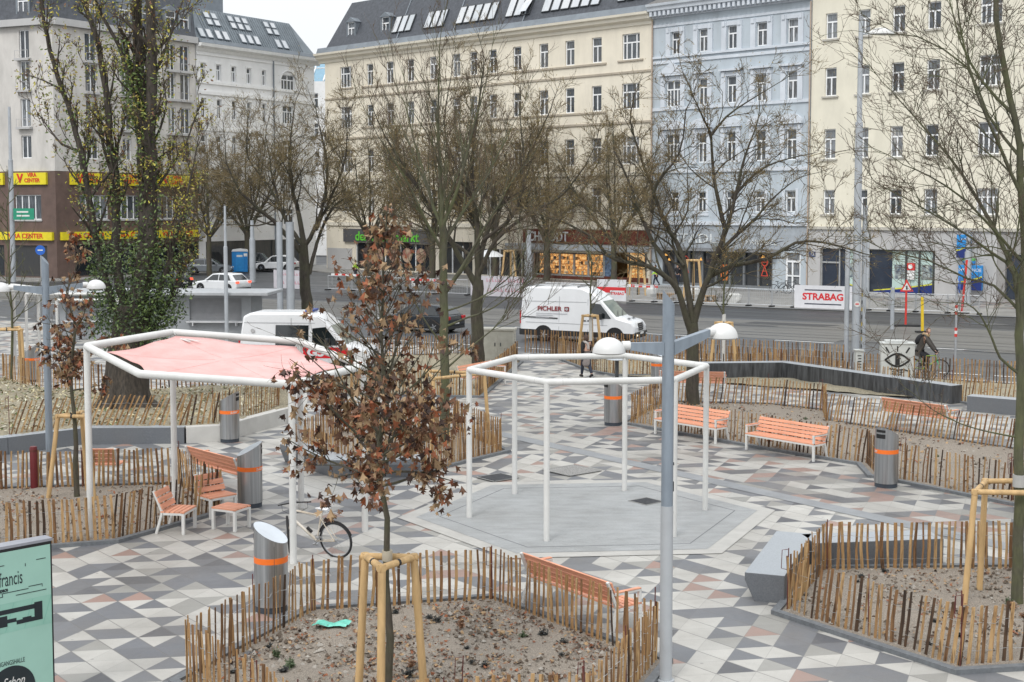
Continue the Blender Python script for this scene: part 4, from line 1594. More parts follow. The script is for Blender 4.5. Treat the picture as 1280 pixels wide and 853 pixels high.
def leaf(q, p, size, yaw, pitch, roll, curl, mi, lobes=True):
    """a curled lobed leaf: midrib with two folded halves"""
    if lobes:
        out = [(0, 0), (.22, .18), (.5, .22), (.32, .42), (.46, .72), (.2, .66), (0, 1.0)]
    else:
        out = [(0, 0), (.2, .25), (.24, .55), (0, 1.0)]
    E = Euler((pitch, roll, yaw)).to_matrix()
    k = len(out)
    vs = []
    for sgn in (1, -1):
        for (x, y) in out:
            z = -curl * (abs(x) * 1.3 + .25 * y * y)
            xx = x * (1 - .35 * curl)
            vs.append(Vector(p) + E @ (Vector((sgn * xx, y, z)) * size))
    fs = []
    if lobes:
        for b, rev in ((0, False), (k, True)):
            for tri in ((0, 1, 2, 3), (0, 3, 5), (5, 3, 4), (0, 5, 6)):
                f = tuple(b + i for i in tri)
                fs.append(tuple(reversed(f)) if rev else f)
    else:
        fs = [(0, 1, 2, 3), (k + 3, k + 2, k + 1, k)]
    q.add(vs, fs, mi)


def litter(name, poly, n, size, z, edge=.5):
    q = MB()
    xs = [p[0] for p in poly]; ys = [p[1] for p in poly]
    from mathutils import noise as mn
    k = 0
    tries = 0
    while k < n and tries < n * 30:
        tries += 1
        x, y = lr.uniform(min(xs), max(xs)), lr.uniform(min(ys), max(ys))
        if not inpoly(x, y, poly):
            continue
        if mn.noise(Vector((x * .8, y * .8, 3))) + .35 * mn.noise(Vector((x * 2.7, y * 2.7, 8))) < lr.uniform(-.35, .5):
            continue
        k += 1
        leaf(q, (x, y, z + lr.uniform(.0, .05)), size * lr.uniform(.5, 1.2), lr.uniform(0, 6.3), lr.gauss(0, .45), lr.gauss(0, .45), lr.uniform(.1, .7), lr.choice((0, 0, 1, 2, 2, 3, 3)), lr.random() < .5)
    o = q.build(name, m_leafs)
    o['kind'] = 'stuff'


def clods(poly, n, z):
    q = MB()
    xs = [p[0] for p in poly]; ys = [p[1] for p in poly]
    k = 0
    while k < n:
        x, y = lr.uniform(min(xs), max(xs)), lr.uniform(min(ys), max(ys))
        if not inpoly(x, y, poly):
            continue
        k += 1
        s = lr.choice((.012, .015, .02, .02, .03, .045)) * lr.uniform(.8, 1.3)
        j = lambda: s * lr.uniform(.6, 1.25)
        q.add([(x + j(), y, z), (x, y + j(), z), (x - j(), y, z), (x, y - j(), z), (x, y, z + j()), (x, y, z - s)],
              [(0, 1, 4), (1, 2, 4), (2, 3, 4), (3, 0, 4), (1, 0, 5), (2, 1, 5), (3, 2, 5), (0, 3, 5)], lr.randrange(3))
    q.build('soil_clods', [m_soil, mat('clod_dark', (.12, .095, .072), .95, var=.3), mat('pebble_pale', (.33, .305, .27), .9, var=.25)])['kind'] = 'stuff'


clods(inset(bedF, .2), 2600, .055)
clods(inset(bedE, .2), 1500, .055)
clods(inset(bedL, .2), 900, .055)
clods(inset(bedR, .3), 1200, .055)
litter('leaf_litter', inset(bedF, .25), 2600, .075, .06)
litter('leaf_litter', inset(bedE, .25), 900, .075, .06)
litter('leaf_litter', inset(bedL, .25), 500, .10, .06)
litter('leaf_litter', inset(bedR, .3), 900, .11, .06)
litter('leaf_litter', inset(bedB, .3), 700, .12, .06)
m_straw = [mat('straw_pale', (.46, .41, .26), .9, var=.3, scale=9), mat('straw_brown', (.24, .18, .10), .9, var=.3, scale=9), mat('ground_ivy', (.10, .13, .045), .8, var=.4, scale=9), mat('straw_white', (.55, .53, .42), .9, var=.2, scale=9)]
q = MB()
xs = [p[0] for p in bedP]; ys = [p[1] for p in bedP]
for k in range(9000):
    x, y = lr.uniform(min(xs), max(xs)), lr.uniform(min(ys), max(ys))
    if inpoly(x, y, inset(bedP, .4)):
        leaf(q, (x, y, PZ + lr.uniform(.02, .12)), lr.uniform(.07, .17), lr.uniform(0, 6.3), lr.gauss(.25, .5), lr.gauss(0, .5), lr.uniform(0, .5), lr.choice((0, 0, 1, 1, 2, 3)), False)
q.build('ground_cover', m_straw)['kind'] = 'stuff'
# dead and living seedlings of the front bed
m_seed = [mat('seedling_dark', (.03, .032, .03), .8, var=.4, scale=20), mat('seedling_green', (.07, .10, .045), .7, var=.4, scale=20), mat('seedling_brown', (.2, .1, .05), .8, var=.4, scale=20)]
seedm = []
for v in range(5):
    q = MB()
    for k in range(26):
        a = lr.uniform(0, 6.3); e = lr.uniform(.35, 1.4); L = lr.uniform(.03, .10)
        d = Vector((cos(a) * cos(e), sin(a) * cos(e), sin(e))) * L
        q.tube([(0, 0, 0), d * .6, d], [.006, .004, .002], 3, 0)
        for s in (.4, .7, 1.0):
            leaf(q, d * s, lr.uniform(.03, .055), lr.uniform(0, 6.3), lr.uniform(-.5, .9), lr.uniform(-.6, .6), .3, 0, False)
    seedm.append(q)
seeds = []
for v, q in enumerate(seedm):
    seeds.append(q.mesh('seedling', m_seed[(0, 0, 0, 1, 2)[v]]))
LABS = {0: ('tiny dark withered seedling standing in sandy soil behind pale fences', 'dark seedlings in the sandy beds'),
        1: ('tiny green seedling growing in sandy soil behind pale fences', 'green seedlings in the sandy beds'),
        2: ('tiny rusty brown seedling in sandy soil behind pale fences', 'brown seedlings in the sandy beds')}
for poly, n in ((bedF, 30), (bedE, 12), (bedR, 12)):
    ip = inset(poly, .5)
    xs = [p[0] for p in ip]; ys = [p[1] for p in ip]
    k = 0
    while k < n:
        x, y = lr.uniform(min(xs), max(xs)), lr.uniform(min(ys), max(ys))
        if not inpoly(x, y, ip):
            continue
        k += 1
        v = lr.randrange(5)
        o = link('seedling', seeds[v])
        o.location = (x, y, .055)
        o.rotation_euler = (0, 0, lr.uniform(0, 6.3))
        s = lr.uniform(.7, 1.35)
        o.scale = (s, s, s * lr.uniform(.8, 1.2))
        c = (0, 0, 0, 1, 2)[v]
        tag(o, LABS[c][0], 'seedling', LABS[c][1])
# turquoise scrap
g = ground(412, 783, .08)
q = MB()
for i in range(5):
    for j in range(4):
        pass
nx, ny = 7, 5
vs_ = [(-.26 + .52 * i / (nx - 1) + .08 * j / ny, -.13 + .26 * j / (ny - 1), .02 + .02 * sin(i * 1.7) + .015 * sin(j * 2.1 + i)) for j in range(ny) for i in range(nx)]
q.add(vs_, [(j * nx + i, j * nx + i + 1, (j + 1) * nx + i + 1, (j + 1) * nx + i) for j in range(ny - 1) for i in range(nx - 1)])
o = q.build('plastic_sheet', mat('turquoise_plastic', (.06, .48, .36), .35, var=.3, scale=5, col2=(.2, .62, .5)))
o.location = (g.x, g.y, .105)
tag(o, 'crumpled turquoise plastic scrap lying on the soil of the front bed', 'plastic scrap')
# loose rods standing in the front bed
for px, py, lb in ((322, 858, 'short rusty loop rod near the turquoise scrap in the front bed'), (1030 / 4 + 320, 852, 'rusty loop rod in the soil right of the tree stakes'),
                   (731, 858, 'rusty rod in the front bed nearest the lamp post')):
    g = ground(px, py, .05)
    t = thing('marker_rod', lb, 'rod', (g.x, g.y, .03))
    rod(t, 0, 0, 0, .38)
# ------------------------------------------------------------------ street furniture
m_white = mat('white_enamel', (.62, .62, .60), .42, var=.07, scale=2.5, grime=.2)
m_benchw = mat('bench_wood', (.66, .30, .185), .55, var=.2, scale=2.2, stretch=(.5, 6, 6), bump=.08, bscale=20)
m_benchw2 = mat('bench_wood_weathered', (.40, .20, .11), .65, var=.25, scale=2.2, stretch=(.5, 6, 6), bump=.08, bscale=20)
m_steel, nt, b = new_mat('brushed_steel')
tc = nt.nodes.new('ShaderNodeTexCoord')
mp = nt.nodes.new('ShaderNodeMapping'); mp.inputs['Scale'].default_value = (6, 6, .15)
nt.links.new(tc.outputs['Object'], mp.inputs[0])
nt.links.new(_ramp(nt, _noise(nt, mp.outputs[0], 3, 4), [(.3, (.30, .31, .32)), (.7, (.52, .53, .54))]), b.inputs['Base Color'])
b.inputs['Metallic'].default_value = .95
b.inputs['Roughness'].default_value = .34
m_steel_top = mat('steel_lid', (.62, .66, .70), .42, .55, var=.08, scale=2)
m_orange = mat('orange_band', (.80, .16, .015), .45, var=.05)
m_navy = mat('bin_base', (.035, .045, .06), .5)
m_black = mat('black_opening', (.008, .008, .009), .6)


def make_bin():
    t = thing('litter_bin', '', 'litter bin')
    R, lo, hi = .27, 1.12, 1.42

    def rim(a, r=R):
        return lo + (hi - lo) * (.5 + .5 * cos(a) * r / R)
    n = 36
    q = MB(); q.lathe([(.0, 0), (R - .012, 0), (R - .012, .12), (0, .12)], n); q.build('base', m_navy, t, 40)
    q = MB()
    vs_ = []
    for j in range(n):
        a = 2 * pi * j / n
        vs_.append((R * cos(a), R * sin(a), .1))
    for j in range(n):
        a = 2 * pi * j / n
        vs_.append((R * cos(a), R * sin(a), rim(a)))
    q.add(vs_, [(j, (j + 1) % n, n + (j + 1) % n, n + j) for j in range(n)])
    q.build('body', m_steel, t, 60)
    q = MB()
    vs_ = [(R * cos(2 * pi * j / n), R * sin(2 * pi * j / n), rim(2 * pi * j / n) + .002) for j in range(n)]
    q.add(vs_, [tuple(range(n))])
    q.build('lid', m_steel_top, t)
    q = MB()
    q.lathe([(R + .003, .80), (R + .003, .895)], n)
    bd = q.build('band', m_orange, t, 60)
    q = MB()
    for r0, z in ((0, .862), (1, .832)):
        for i in range(9):
            a = radians(-62 + 5.2 * i)
            if (i * 7 + r0 * 3) % 9 == 5:
                continue
            a2 = a + radians(4.0)
            z0, z1 = z - .010, z + .010
            q.quad(((R + .005) * cos(a), (R + .005) * sin(a), z0), ((R + .005) * cos(a2), (R + .005) * sin(a2), z0), ((R + .005) * cos(a2), (R + .005) * sin(a2), z1), ((R + .005) * cos(a), (R + .005) * sin(a), z1))
    q.build('band_print', m_white, bd)
    for z0, z1 in ((1.30, 1.36), (1.16, 1.26)):
        q = MB()
        for i in range(8):
            a, a2 = radians(-26 + 6.5 * i), radians(-26 + 6.5 * (i + 1))
            q.quad(((R + .003) * cos(a), (R + .003) * sin(a), z0), ((R + .003) * cos(a2), (R + .003) * sin(a2), z0), ((R + .003) * cos(a2), (R + .003) * sin(a2), z1), ((R + .003) * cos(a), (R + .003) * sin(a), z1))
        q.build('slot', m_black, t)
    q = MB(); q.tube([((R + .001) * cos(2.2), (R + .001) * sin(2.2), .12), ((R + .001) * cos(2.2), (R + .001) * sin(2.2), 1.1)], .004, 4); q.build('door_seam', m_dframe, t)
    return t


BG = 'steel litter bins with orange bands'
bin0 = make_bin()
first = True
for px, py, hot, lb in ((336, 768, 165, 'steel litter bin next to the parked bicycle, slanting lid towards the camera'),
                        (310, 636, 15, 'steel litter bin beside the wooden stool and chair group'),
                        (285, 554, -10, 'steel litter bin standing against the concrete retaining wall'),
                        (1111, 611, 222, 'steel litter bin with two black slots at the fence right of the orange benches'),
                        (767, 533, 205, 'steel litter bin behind the back post of the open pergola'),
                        (824, 486, 150, 'steel litter bin at the back fence left of the dark granite seat'),
                        (38, 478, 10, 'distant steel litter bin behind the fence at the far left')):
    g = ground(px, py)
    if first:
        bin0.location = (g.x, g.y + .25, 0); bin0.rotation_euler = (0, 0, radians(hot)); bin0['label'] = lb; bin0['group'] = BG
        first = False
    else:
        dup(bin0, (g.x, g.y + .25, 0), radians(hot), lb, BG)


def make_seat(L, arms, back, wood, name, depth=.50):
    """white steel frame, wooden slats; the sitter looks towards -y, x is the length, origin under the middle of the front edge"""
    t = thing(name, '', {'park_bench': 'bench', 'wooden_chair': 'chair', 'wooden_stool': 'stool'}[name])
    hx = L / 2
    for s in (-1, 1):
        q = MB(); q.box(s * (hx - .03), .03, .21, .06, .06, .42); bevel(q.build('leg', m_white, t), .006)
        q = MB()
        if back:
            q.beam((s * (hx - .03), depth + .10, 0), (s * (hx - .03), depth - .03, .43), .055, .05)
        else:
            q.box(s * (hx - .03), depth - .03, .21, .06, .06, .42)
        bevel(q.build('leg', m_white, t), .006)
        if arms:
            q = MB()
            q.box(s * (hx - .03), .03, .53, .05, .05, .22); q.box(s * (hx - .03), .27, .655, .06, .53, .04)
            bevel(q.build('armrest', m_white, t), .006)
            q = MB(); q.box(s * (hx - .03), .25, .683, .07, .46, .016); q.build('armrest_pad', wood, t)
    q = MB()
    q.box(0, .03, .41, L - .12, .05, .045); q.box(0, depth - .03, .41, L - .12, .05, .045)
    for s in (-1, 1):
        q.box(s * (hx - .03), depth / 2, .41, .055, depth - .12, .045)
    q.build('seat_frame', m_white, t)
    q = MB()
    n = 5
    for k in range(n):
        y = .045 + (depth - .09) * k / (n - 1)
        q.box(0, y, .448, L - .01, (depth - .06) / n - .004, .03)
    o = q.build('seat', wood, t)
    if back:
        for s in (-1, 1):
            q = MB(); q.beam((s * (hx - .05), depth - .03, .42), (s * (hx - .05), depth + .155, .86), .05, .045); bevel(q.build('back_upright', m_white, t), .005)
        q = MB()
        nb = 4 if arms else 3
        for k in range(nb):
            f = (k + .5) / nb
            z = .49 + .37 * f
            y = depth - .055 + .172 * f
            c, s_ = cos(radians(-22)), sin(radians(-22))
            hh, th = .37 / nb / 2 - .006, .013
            pts = [(y + a * c * 0 + (a * th), z + b2 * hh + 0) for a, b2 in ((-1, -1), (1, -1), (1, 1), (-1, 1))]
            vs_ = []
            for x in (-hx + .005, hx - .005):
                for a, b2 in ((-1, -1), (1, -1), (1, 1), (-1, 1)):
                    yy = y + a * th * cos(radians(23)) + b2 * hh * sin(radians(23))
                    zz = z - a * th * sin(radians(23)) + b2 * hh * cos(radians(23))
                    vs_.append((x, yy, zz))
            q.add(vs_, [(0, 1, 2, 3), (7, 6, 5, 4), (0, 4, 5, 1), (1, 5, 6, 2), (2, 6, 7, 3), (3, 7, 4, 0)])
        q.build('backrest', wood, t)
    return t


def put(o, a, b_, label, group=None, new=True, src=None):
    """stand a seat with its front legs on the line a-b (its left to right as the sitter faces the camera side)"""
    a, b_ = Vector(a), Vector(b_)
    m_ = (a + b_) / 2
    rz = atan2((b_ - a).y, (b_ - a).x)
    if src is None:
        o.location = (m_.x, m_.y, 0); o.rotation_euler = (0, 0, rz); o['label'] = label
        if group:
            o['group'] = group
        return o
    return dup(src, (m_.x, m_.y, 0), rz, label, group)


BGp = 'orange wooden park benches with white frames'
bench = make_seat(2.3, True, True, m_benchw, 'park_bench')
put(bench, (4.08, 38.85), (5.62, 37.1), 'orange bench seen from the front, behind the right posts of the open pergola', BGp)
put(None, (6.24, 36.3), (7.76, 34.45), 'orange bench seen from the front, nearer the litter bin on the right', BGp, src=bench)
put(None, (12.95, 38.95), (11.45, 40.8), 'orange bench turned away behind the leaning fence, in front of the dark granite seat', BGp, src=bench)
put(None, (7.5, 47.2), (5.2, 47.6), 'orange bench turned away, half hidden behind the dark tree trunk', BGp, src=bench)
put(None, (2.05, 20.45), (.6, 22.45), 'orange bench turned away at the right side of the front bed', BGp, src=bench)
put(None, (-5.75, 30.75), (-7.3, 32.45), 'orange bench turned away beside the fence of the left bed', BGp, src=bench)
put(None, (-1.4, 48.05), (-.25, 49.9), 'orange bench at the left edge of the back path in front of dry grass', BGp, src=bench)
put(None, (-9.9, 48.3), (-12.2, 48.0), 'orange bench far behind the poplar trunk seen through the fence', BGp, src=bench)
chair = make_seat(.66, False, True, m_benchw, 'wooden_chair')
CG = 'orange wooden chairs with white legs'
put(chair, (-6.52, 26.68), (-6.42, 27.33), 'orange chair at the left corner of the fence, seen from the side', CG)
put(None, (-6.28, 28.02), (-5.84, 28.46), 'orange chair beside the steel litter bin, facing the stool', CG, src=chair)
put(None, (-9.25, 32.25), (-9.95, 32.25), 'orange chair turned away behind the left fence next to the sail post', CG, src=chair)
stool = make_seat(.6, False, False, m_benchw, 'wooden_stool', .52)
put(stool, (-6.08, 27.16), (-5.56, 26.9), 'low orange wooden stool with white legs in front of the litter bin')

# ---- pergolas
def ring_tube(pts, r, m, parent, name):
    """hexagon ring of straight pipes with mitred corners"""
    P = [Vector(p) for p in pts]
    n = len(P)
    path = []
    for i in range(n):
        a, b_, c_ = P[i - 1], P[i], P[(i + 1) % n]
        d1, d2 = (a - b_).normalized(), (c_ - b_).normalized()
        for s in (1.0, .45, .12):
            path.append(b_ + d1 * (.16 * s))
        for s in (.12, .45, 1.0):
            path.append(b_ + d2 * (.16 * s))
        path[-4] = path[-4].lerp(path[-3], .0)
    q = MB(); q.tube(path, r, 12, closed=True)
    return q.build(name, m, parent, 50)


open_p = thing('pergola', 'open white hexagonal pipe pergola without a sail on the grey pad', 'pergola', (HX.x, HX.y, 0))
hp = hexa((0, 0), 2.55, 8)
ring_tube([(x, y, 3.13) for x, y in hp], .068, m_white, open_p, 'ring')
for x, y in hp:
    q = MB(); q.tube([(x, y, 0), (x, y, 3.12)], .06, 12); q.build('post', m_white, open_p, 50)
q = MB()
for k in range(6):
    a, b_ = Vector((*hp[k], 3.13)), Vector((*hp[(k + 1) % 6], 3.13))
    for s in (.12, .88):
        p = a.lerp(b_, s); d = (b_ - a).normalized()
        q.tube([p - d * .003, p + d * .003], .0695, 12)
islands(q, 'pipe_joint', mat('joint_grey', (.4, .4, .39), .6), open_p)

sail_p = thing('pergola', 'white hexagonal pipe pergola with a pink sail, standing over the left bed', 'pergola', (-5.62, 26.68, 0))
hp2 = hexa((0, 0), 2.68, 7)


def zs(x, y):
    return 3.58 - .095 * x + .06 * y


ring_tube([(x, y, zs(x, y)) for x, y in hp2], .075, m_white, sail_p, 'ring')
for k, (x, y) in enumerate(hp2):
    if k == 4:
        continue
    q = MB(); q.tube([(x, y, 0), (x, y, zs(x, y) - .01)], .065, 12); q.build('post', m_white, sail_p, 50)
cs = [hp2[3], hp2[2], hp2[1], hp2[0], hp2[5], hp2[4]]
m_sail, nt, b = new_mat('pink_sailcloth')
tc = nt.nodes.new('ShaderNodeTexCoord')
c = _ramp(nt, _noise(nt, tc.outputs['Object'], 1.6, 5, .6), [(.3, (.62, .29, .265)), (.65, (.68, .40, .375))])
c = _mix(nt, _ramp(nt, _noise(nt, tc.outputs['Object'], 45, 3, .7), [(.55, (0, 0, 0)), (.75, (.5, .5, .5))]), c, (.72, .52, .50))
nt.links.new(c, b.inputs['Base Color']); b.inputs['Roughness'].default_value = .6
# sail: pulled to six corners with hollow edges
N = 14
rimp = []
corner = []
for k in range(6):
    v = Vector(hp2[k]) * (.86 if k in (0, 3) else .93)
    corner.append(Vector((v.x, v.y, zs(v.x, v.y) + (-.10 if k % 2 else -.03))))
for k in range(6):
    a, b_ = corner[k], corner[(k + 1) % 6]
    for j in range(N):
        f = j / N
        p = a.lerp(b_, f)
        m_ = Vector((p.x, p.y, 0)) * -.09 * (4 * f * (1 - f))
        rimp.append(p + m_)
q = MB()
R_ = 10
vs_ = [Vector((0, 0, 3.52))]
for r in range(1, R_ + 1):
    f = r / R_
    for p in rimp:
        z = 3.52 + (p.z - 3.52) * f ** 1.3 - .03 * sin(pi * f) + .018 * f * sin(9 * atan2(p.y, p.x) + 3 * f)
        vs_.append(Vector((p.x * f, p.y * f, z)))
M_ = len(rimp)
fs = [(0, 1 + j, 1 + (j + 1) % M_) for j in range(M_)]
for r in range(1, R_):
    for j in range(M_):
        j2 = (j + 1) % M_
        fs.append((1 + (r - 1) * M_ + j, 1 + r * M_ + j, 1 + r * M_ + j2, 1 + (r - 1) * M_ + j2))
q.add(vs_, fs)
sl = q.build('sail', m_sail, sail_p, 180)
so_ = sl.modifiers.new('thick', 'SOLIDIFY'); so_.thickness = .008
for k in range(6):
    q = MB()
    pts = []
    for r in range(1, R_ + 1):
        pts.append(vs_[1 + (r - 1) * M_ + k * N] + Vector((0, 0, .0025)))
    q.tube(pts, .002, 4)
    q.build('seam', mat('sail_seam', (.65, .345, .32), .6), sl)
for k in range(6):
    q = MB(); x, y = hp2[k]
    q.tube([corner[k], (x, y, zs(x, y))], .012, 6); q.build('sail_cable', m_wire, sail_p)
q = MB(); k = 2; c0 = corner[k] * .98; q.beam((c0.x * .97, c0.y * .97, c0.z + .02), (c0.x * .72, c0.y * .72, c0.z + .0), .05, .012); q.beam((c0.x * .97 + .06, c0.y * .97, c0.z + .02), (c0.x * .72 + .2, c0.y * .72, c0.z - .0), .04, .012)
q.build('sail_strap', m_white, sl)

far_p = thing('pergola', 'distant white pergola with pink sail at the far left edge', 'pergola', (-21.5, 53.5, 0))
hp3 = hexa((0, 0), 2.7, 10)
ring_tube([(x, y, 3.3) for x, y in hp3], .08, m_white, far_p, 'ring')
for x, y in hp3:
    q = MB(); q.tube([(x, y, 0), (x, y, 3.29)], .065, 10); q.build('post', m_white, far_p, 50)
q = MB(); q.poly([(x * .88, y * .88, 3.28) for x, y in hp3]); o = q.build('sail', m_sail, far_p); so_ = o.modifiers.new('thick', 'SOLIDIFY'); so_.thickness = .01
t = thing('tubular_frame', 'plain white tubular arch in front of the grey kiosk', 'frame', (-17.0, 53.6, 0))
for x0 in (-2.2, 1.45):
    q = MB(); q.tube([(x0, 0, 0), (x0, 0, 3.1)], .06, 8); q.build('post', m_white, t, 50)
q = MB(); q.tube([(-2.2, 0, 3.1), (1.45, 0, 3.1)], .06, 8); q.build('top_pipe', m_white, t, 50)
t = thing('tubular_frame', 'second white tubular arch left of the poplar, behind the seat wall', 'frame', (-17.8, 57.5, 0))
for x0 in (-1.5, 2.0):
    q = MB(); q.tube([(x0, 0, 0), (x0, 0, 2.6)], .06, 8); q.build('post', m_white, t, 50)
q = MB(); q.tube([(-1.5, 0, 2.6), (2.0, 0, 2.6)], .06, 8); q.build('top_pipe', m_white, t, 50)

# ---- lamps with two domed heads
m_galv = mat('galvanised_steel', (.235, .275, .32), .45, .35, var=.14, scale=2.5, stretch=(3, 3, .6))
m_galv_l = mat('pale_sleeve', (.40, .42, .44), .5, .2, var=.06)
m_dome = mat('white_lamp_dome', (.60, .60, .59), .35, var=.03)
m_lens = mat('lamp_lens', (.5, .5, .48), .3)


def lamp(base, arms, label, sleeve):
    t = thing('street_lamp', label, 'street lamp', (base[0], base[1], 0), 0, 'street lamps with two domed heads')
    q = MB()
    top = 5.27
    n = 16
    q.tube([(0, 0, 0), (0, 0, top - .1)], .082, n, caps=False)
    o = len(q.v)
    vs_ = []
    for zf in (0, 1):
        for j in range(n):
            a = 2 * pi * j / n
            vs_.append((.082 * cos(a), .082 * sin(a), top - .1 if zf == 0 else top + .03 - .10 * cos(a)))
    q.add(vs_, [(j, (j + 1) % n, n + (j + 1) % n, n + j) for j in range(n)] + [tuple(range(n, 2 * n))])
    p = q.build('pole', m_galv, t, 40)
    if sleeve:
        q = MB(); q.tube([(0, 0, 0), (0, 0, 2.45)], .0865, n); q.build('sleeve', m_galv_l, t, 40)
        q = MB(); q.lathe([(.0, 0), (.12, 0), (.12, .03), (.09, .035), (.09, .06), (0, .06)], n); q.build('foot', m_galv_l, t, 40)
        q = MB(); q.tube([(.075, .04, 3.02), (.096, .04, 3.02)], .022, 8); q.tube([(.075, .05, 2.35), (.092, .05, 2.35)], .02, 8); q.span(.07, .09, -.02, .05, 2.9 - .25, 2.78); q.build('inspection_cap', m_black, t)
    for ang, L, rise in arms:
        d = Vector((cos(ang), sin(ang), 0))
        s = Vector((-d.y, d.x, 0)) * .05
        z0 = 4.66
        q = MB()
        a, b_ = d * .07, d * L
        vs_ = []
        for sg in (-1, 1):
            vs_ += [a + s * sg + Vector((0, 0, z0 - .15)), a + s * sg + Vector((0, 0, z0 + .03)), b_ + s * sg + Vector((0, 0, z0 + rise + .04)), b_ + s * sg + Vector((0, 0, z0 + rise - .06))]
        q.add(vs_, [(0, 1, 2, 3), (7, 6, 5, 4), (0, 4, 5, 1), (1, 5, 6, 2), (2, 6, 7, 3), (3, 7, 4, 0)])
        arm = q.build('arm', m_galv, t, fix=True)
        q = MB(); q.tube([b_ + Vector((0, 0, z0 + rise)), b_ + d * .11 + Vector((0, 0, z0 + rise))], .062, 12); q.build('arm_socket', m_dome, arm, 40)
        c0 = b_ + d * .29 + Vector((0, 0, z0 + rise - .09))
        q = MB(); R2 = .222
        q.lathe([(R2, 0)] + [(R2 * cos(k * pi / 18), .205 * sin(k * pi / 18)) for k in range(1, 9)] + [(0, .205)], 24, c0); hd = q.build('lamp_head', m_dome, t, 50)
        q = MB(); q.lathe([(0, -.02), (R2 * .8, -.02), (R2, -.004)], 24, c0); q.build('lens', m_lens, hd, 40)


lamp(ground(832, 852).xy, ((radians(188), .53, -.01), (radians(38), .76, .12)), 'two headed street lamp nearest the camera, in front of the open pergola', True)
lamp(ground(63, 610).xy, ((radians(188), .70, .02), (radians(18), .82, .06)), 'two headed street lamp at the left beside the small tree with stakes', False)

# ---- tall mast light, double masts, thin poles
m_mast = mat('mast_steel', (.40, .425, .45), .5, .3, var=.12, scale=1.2)


def mast(base, h, r, label, head=None, twin=False, name='light_mast', z0=0.0):
    t = thing(name, label, 'pole', (base[0], base[1], z0))
    q = MB()
    if twin:
        q.tube([(-r * 1.3, 0, 0), (-r * 1.3, 0, h)], r * .75, 10); q.build('pole', m_mast, t, 40)
        q = MB(); q.tube([(r * 1.2, .1, 0), (r * 1.2, .1, h)], r, 10); q.build('pole', m_mast, t, 40)
    else:
        q.tube([(0, 0, 0), (0, 0, h * .7), (0, 0, h * .7 + .02), (0, 0, h)], [r, r * .95, r * .68, r * .55], 12); q.build('pole', m_mast, t, 40)
    if head:
        hz, L = head
        q = MB(); q.tube([(0, 0, hz), (L * .6, -.05, hz + .06)], .04, 8); arm = q.build('arm', m_mast, t, 40)
        q = MB(); q.lathe([(.0, -.05), (.42, -.02), (.40, .06), (.2, .2), (0, .25)], 16); q.xf(Matrix.Translation((L * .8, -.05, hz + .02)) @ Matrix.Diagonal((1.25, .7, 1, 1))); q.build('lamp_head', m_white, t, 40)
    return t


mt = mast((14.0, 55.2), 14.2, .16, 'tall pale mast with one lamp head rising in front of the yellow building', (13.45, 1.0))
q = MB(); q.tube([(.33, .1, 0), (.33, .1, 6.6)], .10, 10); q.build('rear_pole', m_mast, mt, 40)
q = MB(); q.tube([(-.36, .05, 0), (-.36, .05, 5.4)], .10, 10); q.build('rear_pole', m_mast, mt, 40)
q = MB(); q.lathe([(0, 0), (.12, 0), (.12, .01), (0, .01)], 14); q.xf(Matrix.Translation((0, -.165, 2.6)) @ Matrix.Rotation(pi / 2, 4, 'X')); pl = q.build('number_plate', m_white, mt)
q = MB(); q.span(-.07, .07, -.18, -.176, 2.58, 2.63); q.build('plate_mark', mat('sign_red', (.6, .03, .03), .5), pl)
q = MB()
for k in range(9):
    q.span(.235, .25, -.02, .05, .5 + .3 * k, .65 + .3 * k, k % 2)
q.build('hazard_stripe', [mat('hazard_yellow', (.6, .42, .02), .5), m_black], mt)
mast(ground(357, 388).xy, 5.6, .26, 'pair of thick galvanised masts cut off above the white rescue van', twin=True)
mast((-13.9, 66.0), 6.6, .10, 'thin galvanised pole rising in front of the grey kiosk')
mast((1.12, 92.0), 5.0, .28, 'blue grey mast at the far kerb left of the lit shop')
mast((-44.4, 121.0), 15.5, .22, 'tall pale mast in front of the grey corner building', name='light_mast', z0=-.1)
mast((-23.0, 120.5), 5.5, .28, 'galvanised mast behind the white car', z0=-.1)
mast((31.2, 93.0), 5.0, .25, 'pale pole standing in front of the blue bank signs')
mast((-20.7, 133), 6.0, .13, 'thin pole beside the entrance of the grocery shop', z0=-.1)
mast((25.8, 98.5), 4.6, .13, 'thin pale pole beside the white double door', z0=0)
t = thing('bollard', 'dark red bollard in the left bed next to the tree stakes', 'bollard', (*ground(43, 613).xy, 0))
q = MB(); q.lathe([(0, 0), (.085, 0), (.085, .98), (.075, 1.02), (0, 1.03)], 16); q.build('post', mat('dark_red_paint', (.12, .012, .015), .4), t, 40)
q = MB(); q.lathe([(.087, .9), (.087, .95)], 16); q.build('ring_band', m_rebar, t)
t = thing('electrical_cabinet', 'beige concrete electrical cabinet between the back fences', 'cabinet', (-.55, 57.2, 0), radians(-8))
q = MB(); q.span(-.68, .68, -.35, .35, 0, 1.35); q.span(-.72, .72, -.4, .4, 1.35, 1.45); bevel(q.build('body', mat('beige_concrete', (.42, .41, .36), .8, grime=.3), t), .02)
for x0, x1 in ((-.62, -.02), (.02, .6)):
    q = MB(); q.span(x0, x1, -.362, -.35, .15, 1.28); dd = q.build('door', mat('beige_door', (.38, .375, .33), .7, grime=.3), t)
    q = MB(); q.span(x1 - .12, x1 - .08, -.385, -.362, .7, .85) if x0 < 0 else q.span(x0 + .08, x0 + .12, -.385, -.362, .7, .85); q.build('handle', m_dframe, dd)
q = MB()
for k in range(5):
    q.span(.681, .684, -.1 + .02 * (k % 2), .04, .75 + .1 * k, .79 + .1 * k)
q.build('scribble', m_dframe, t)
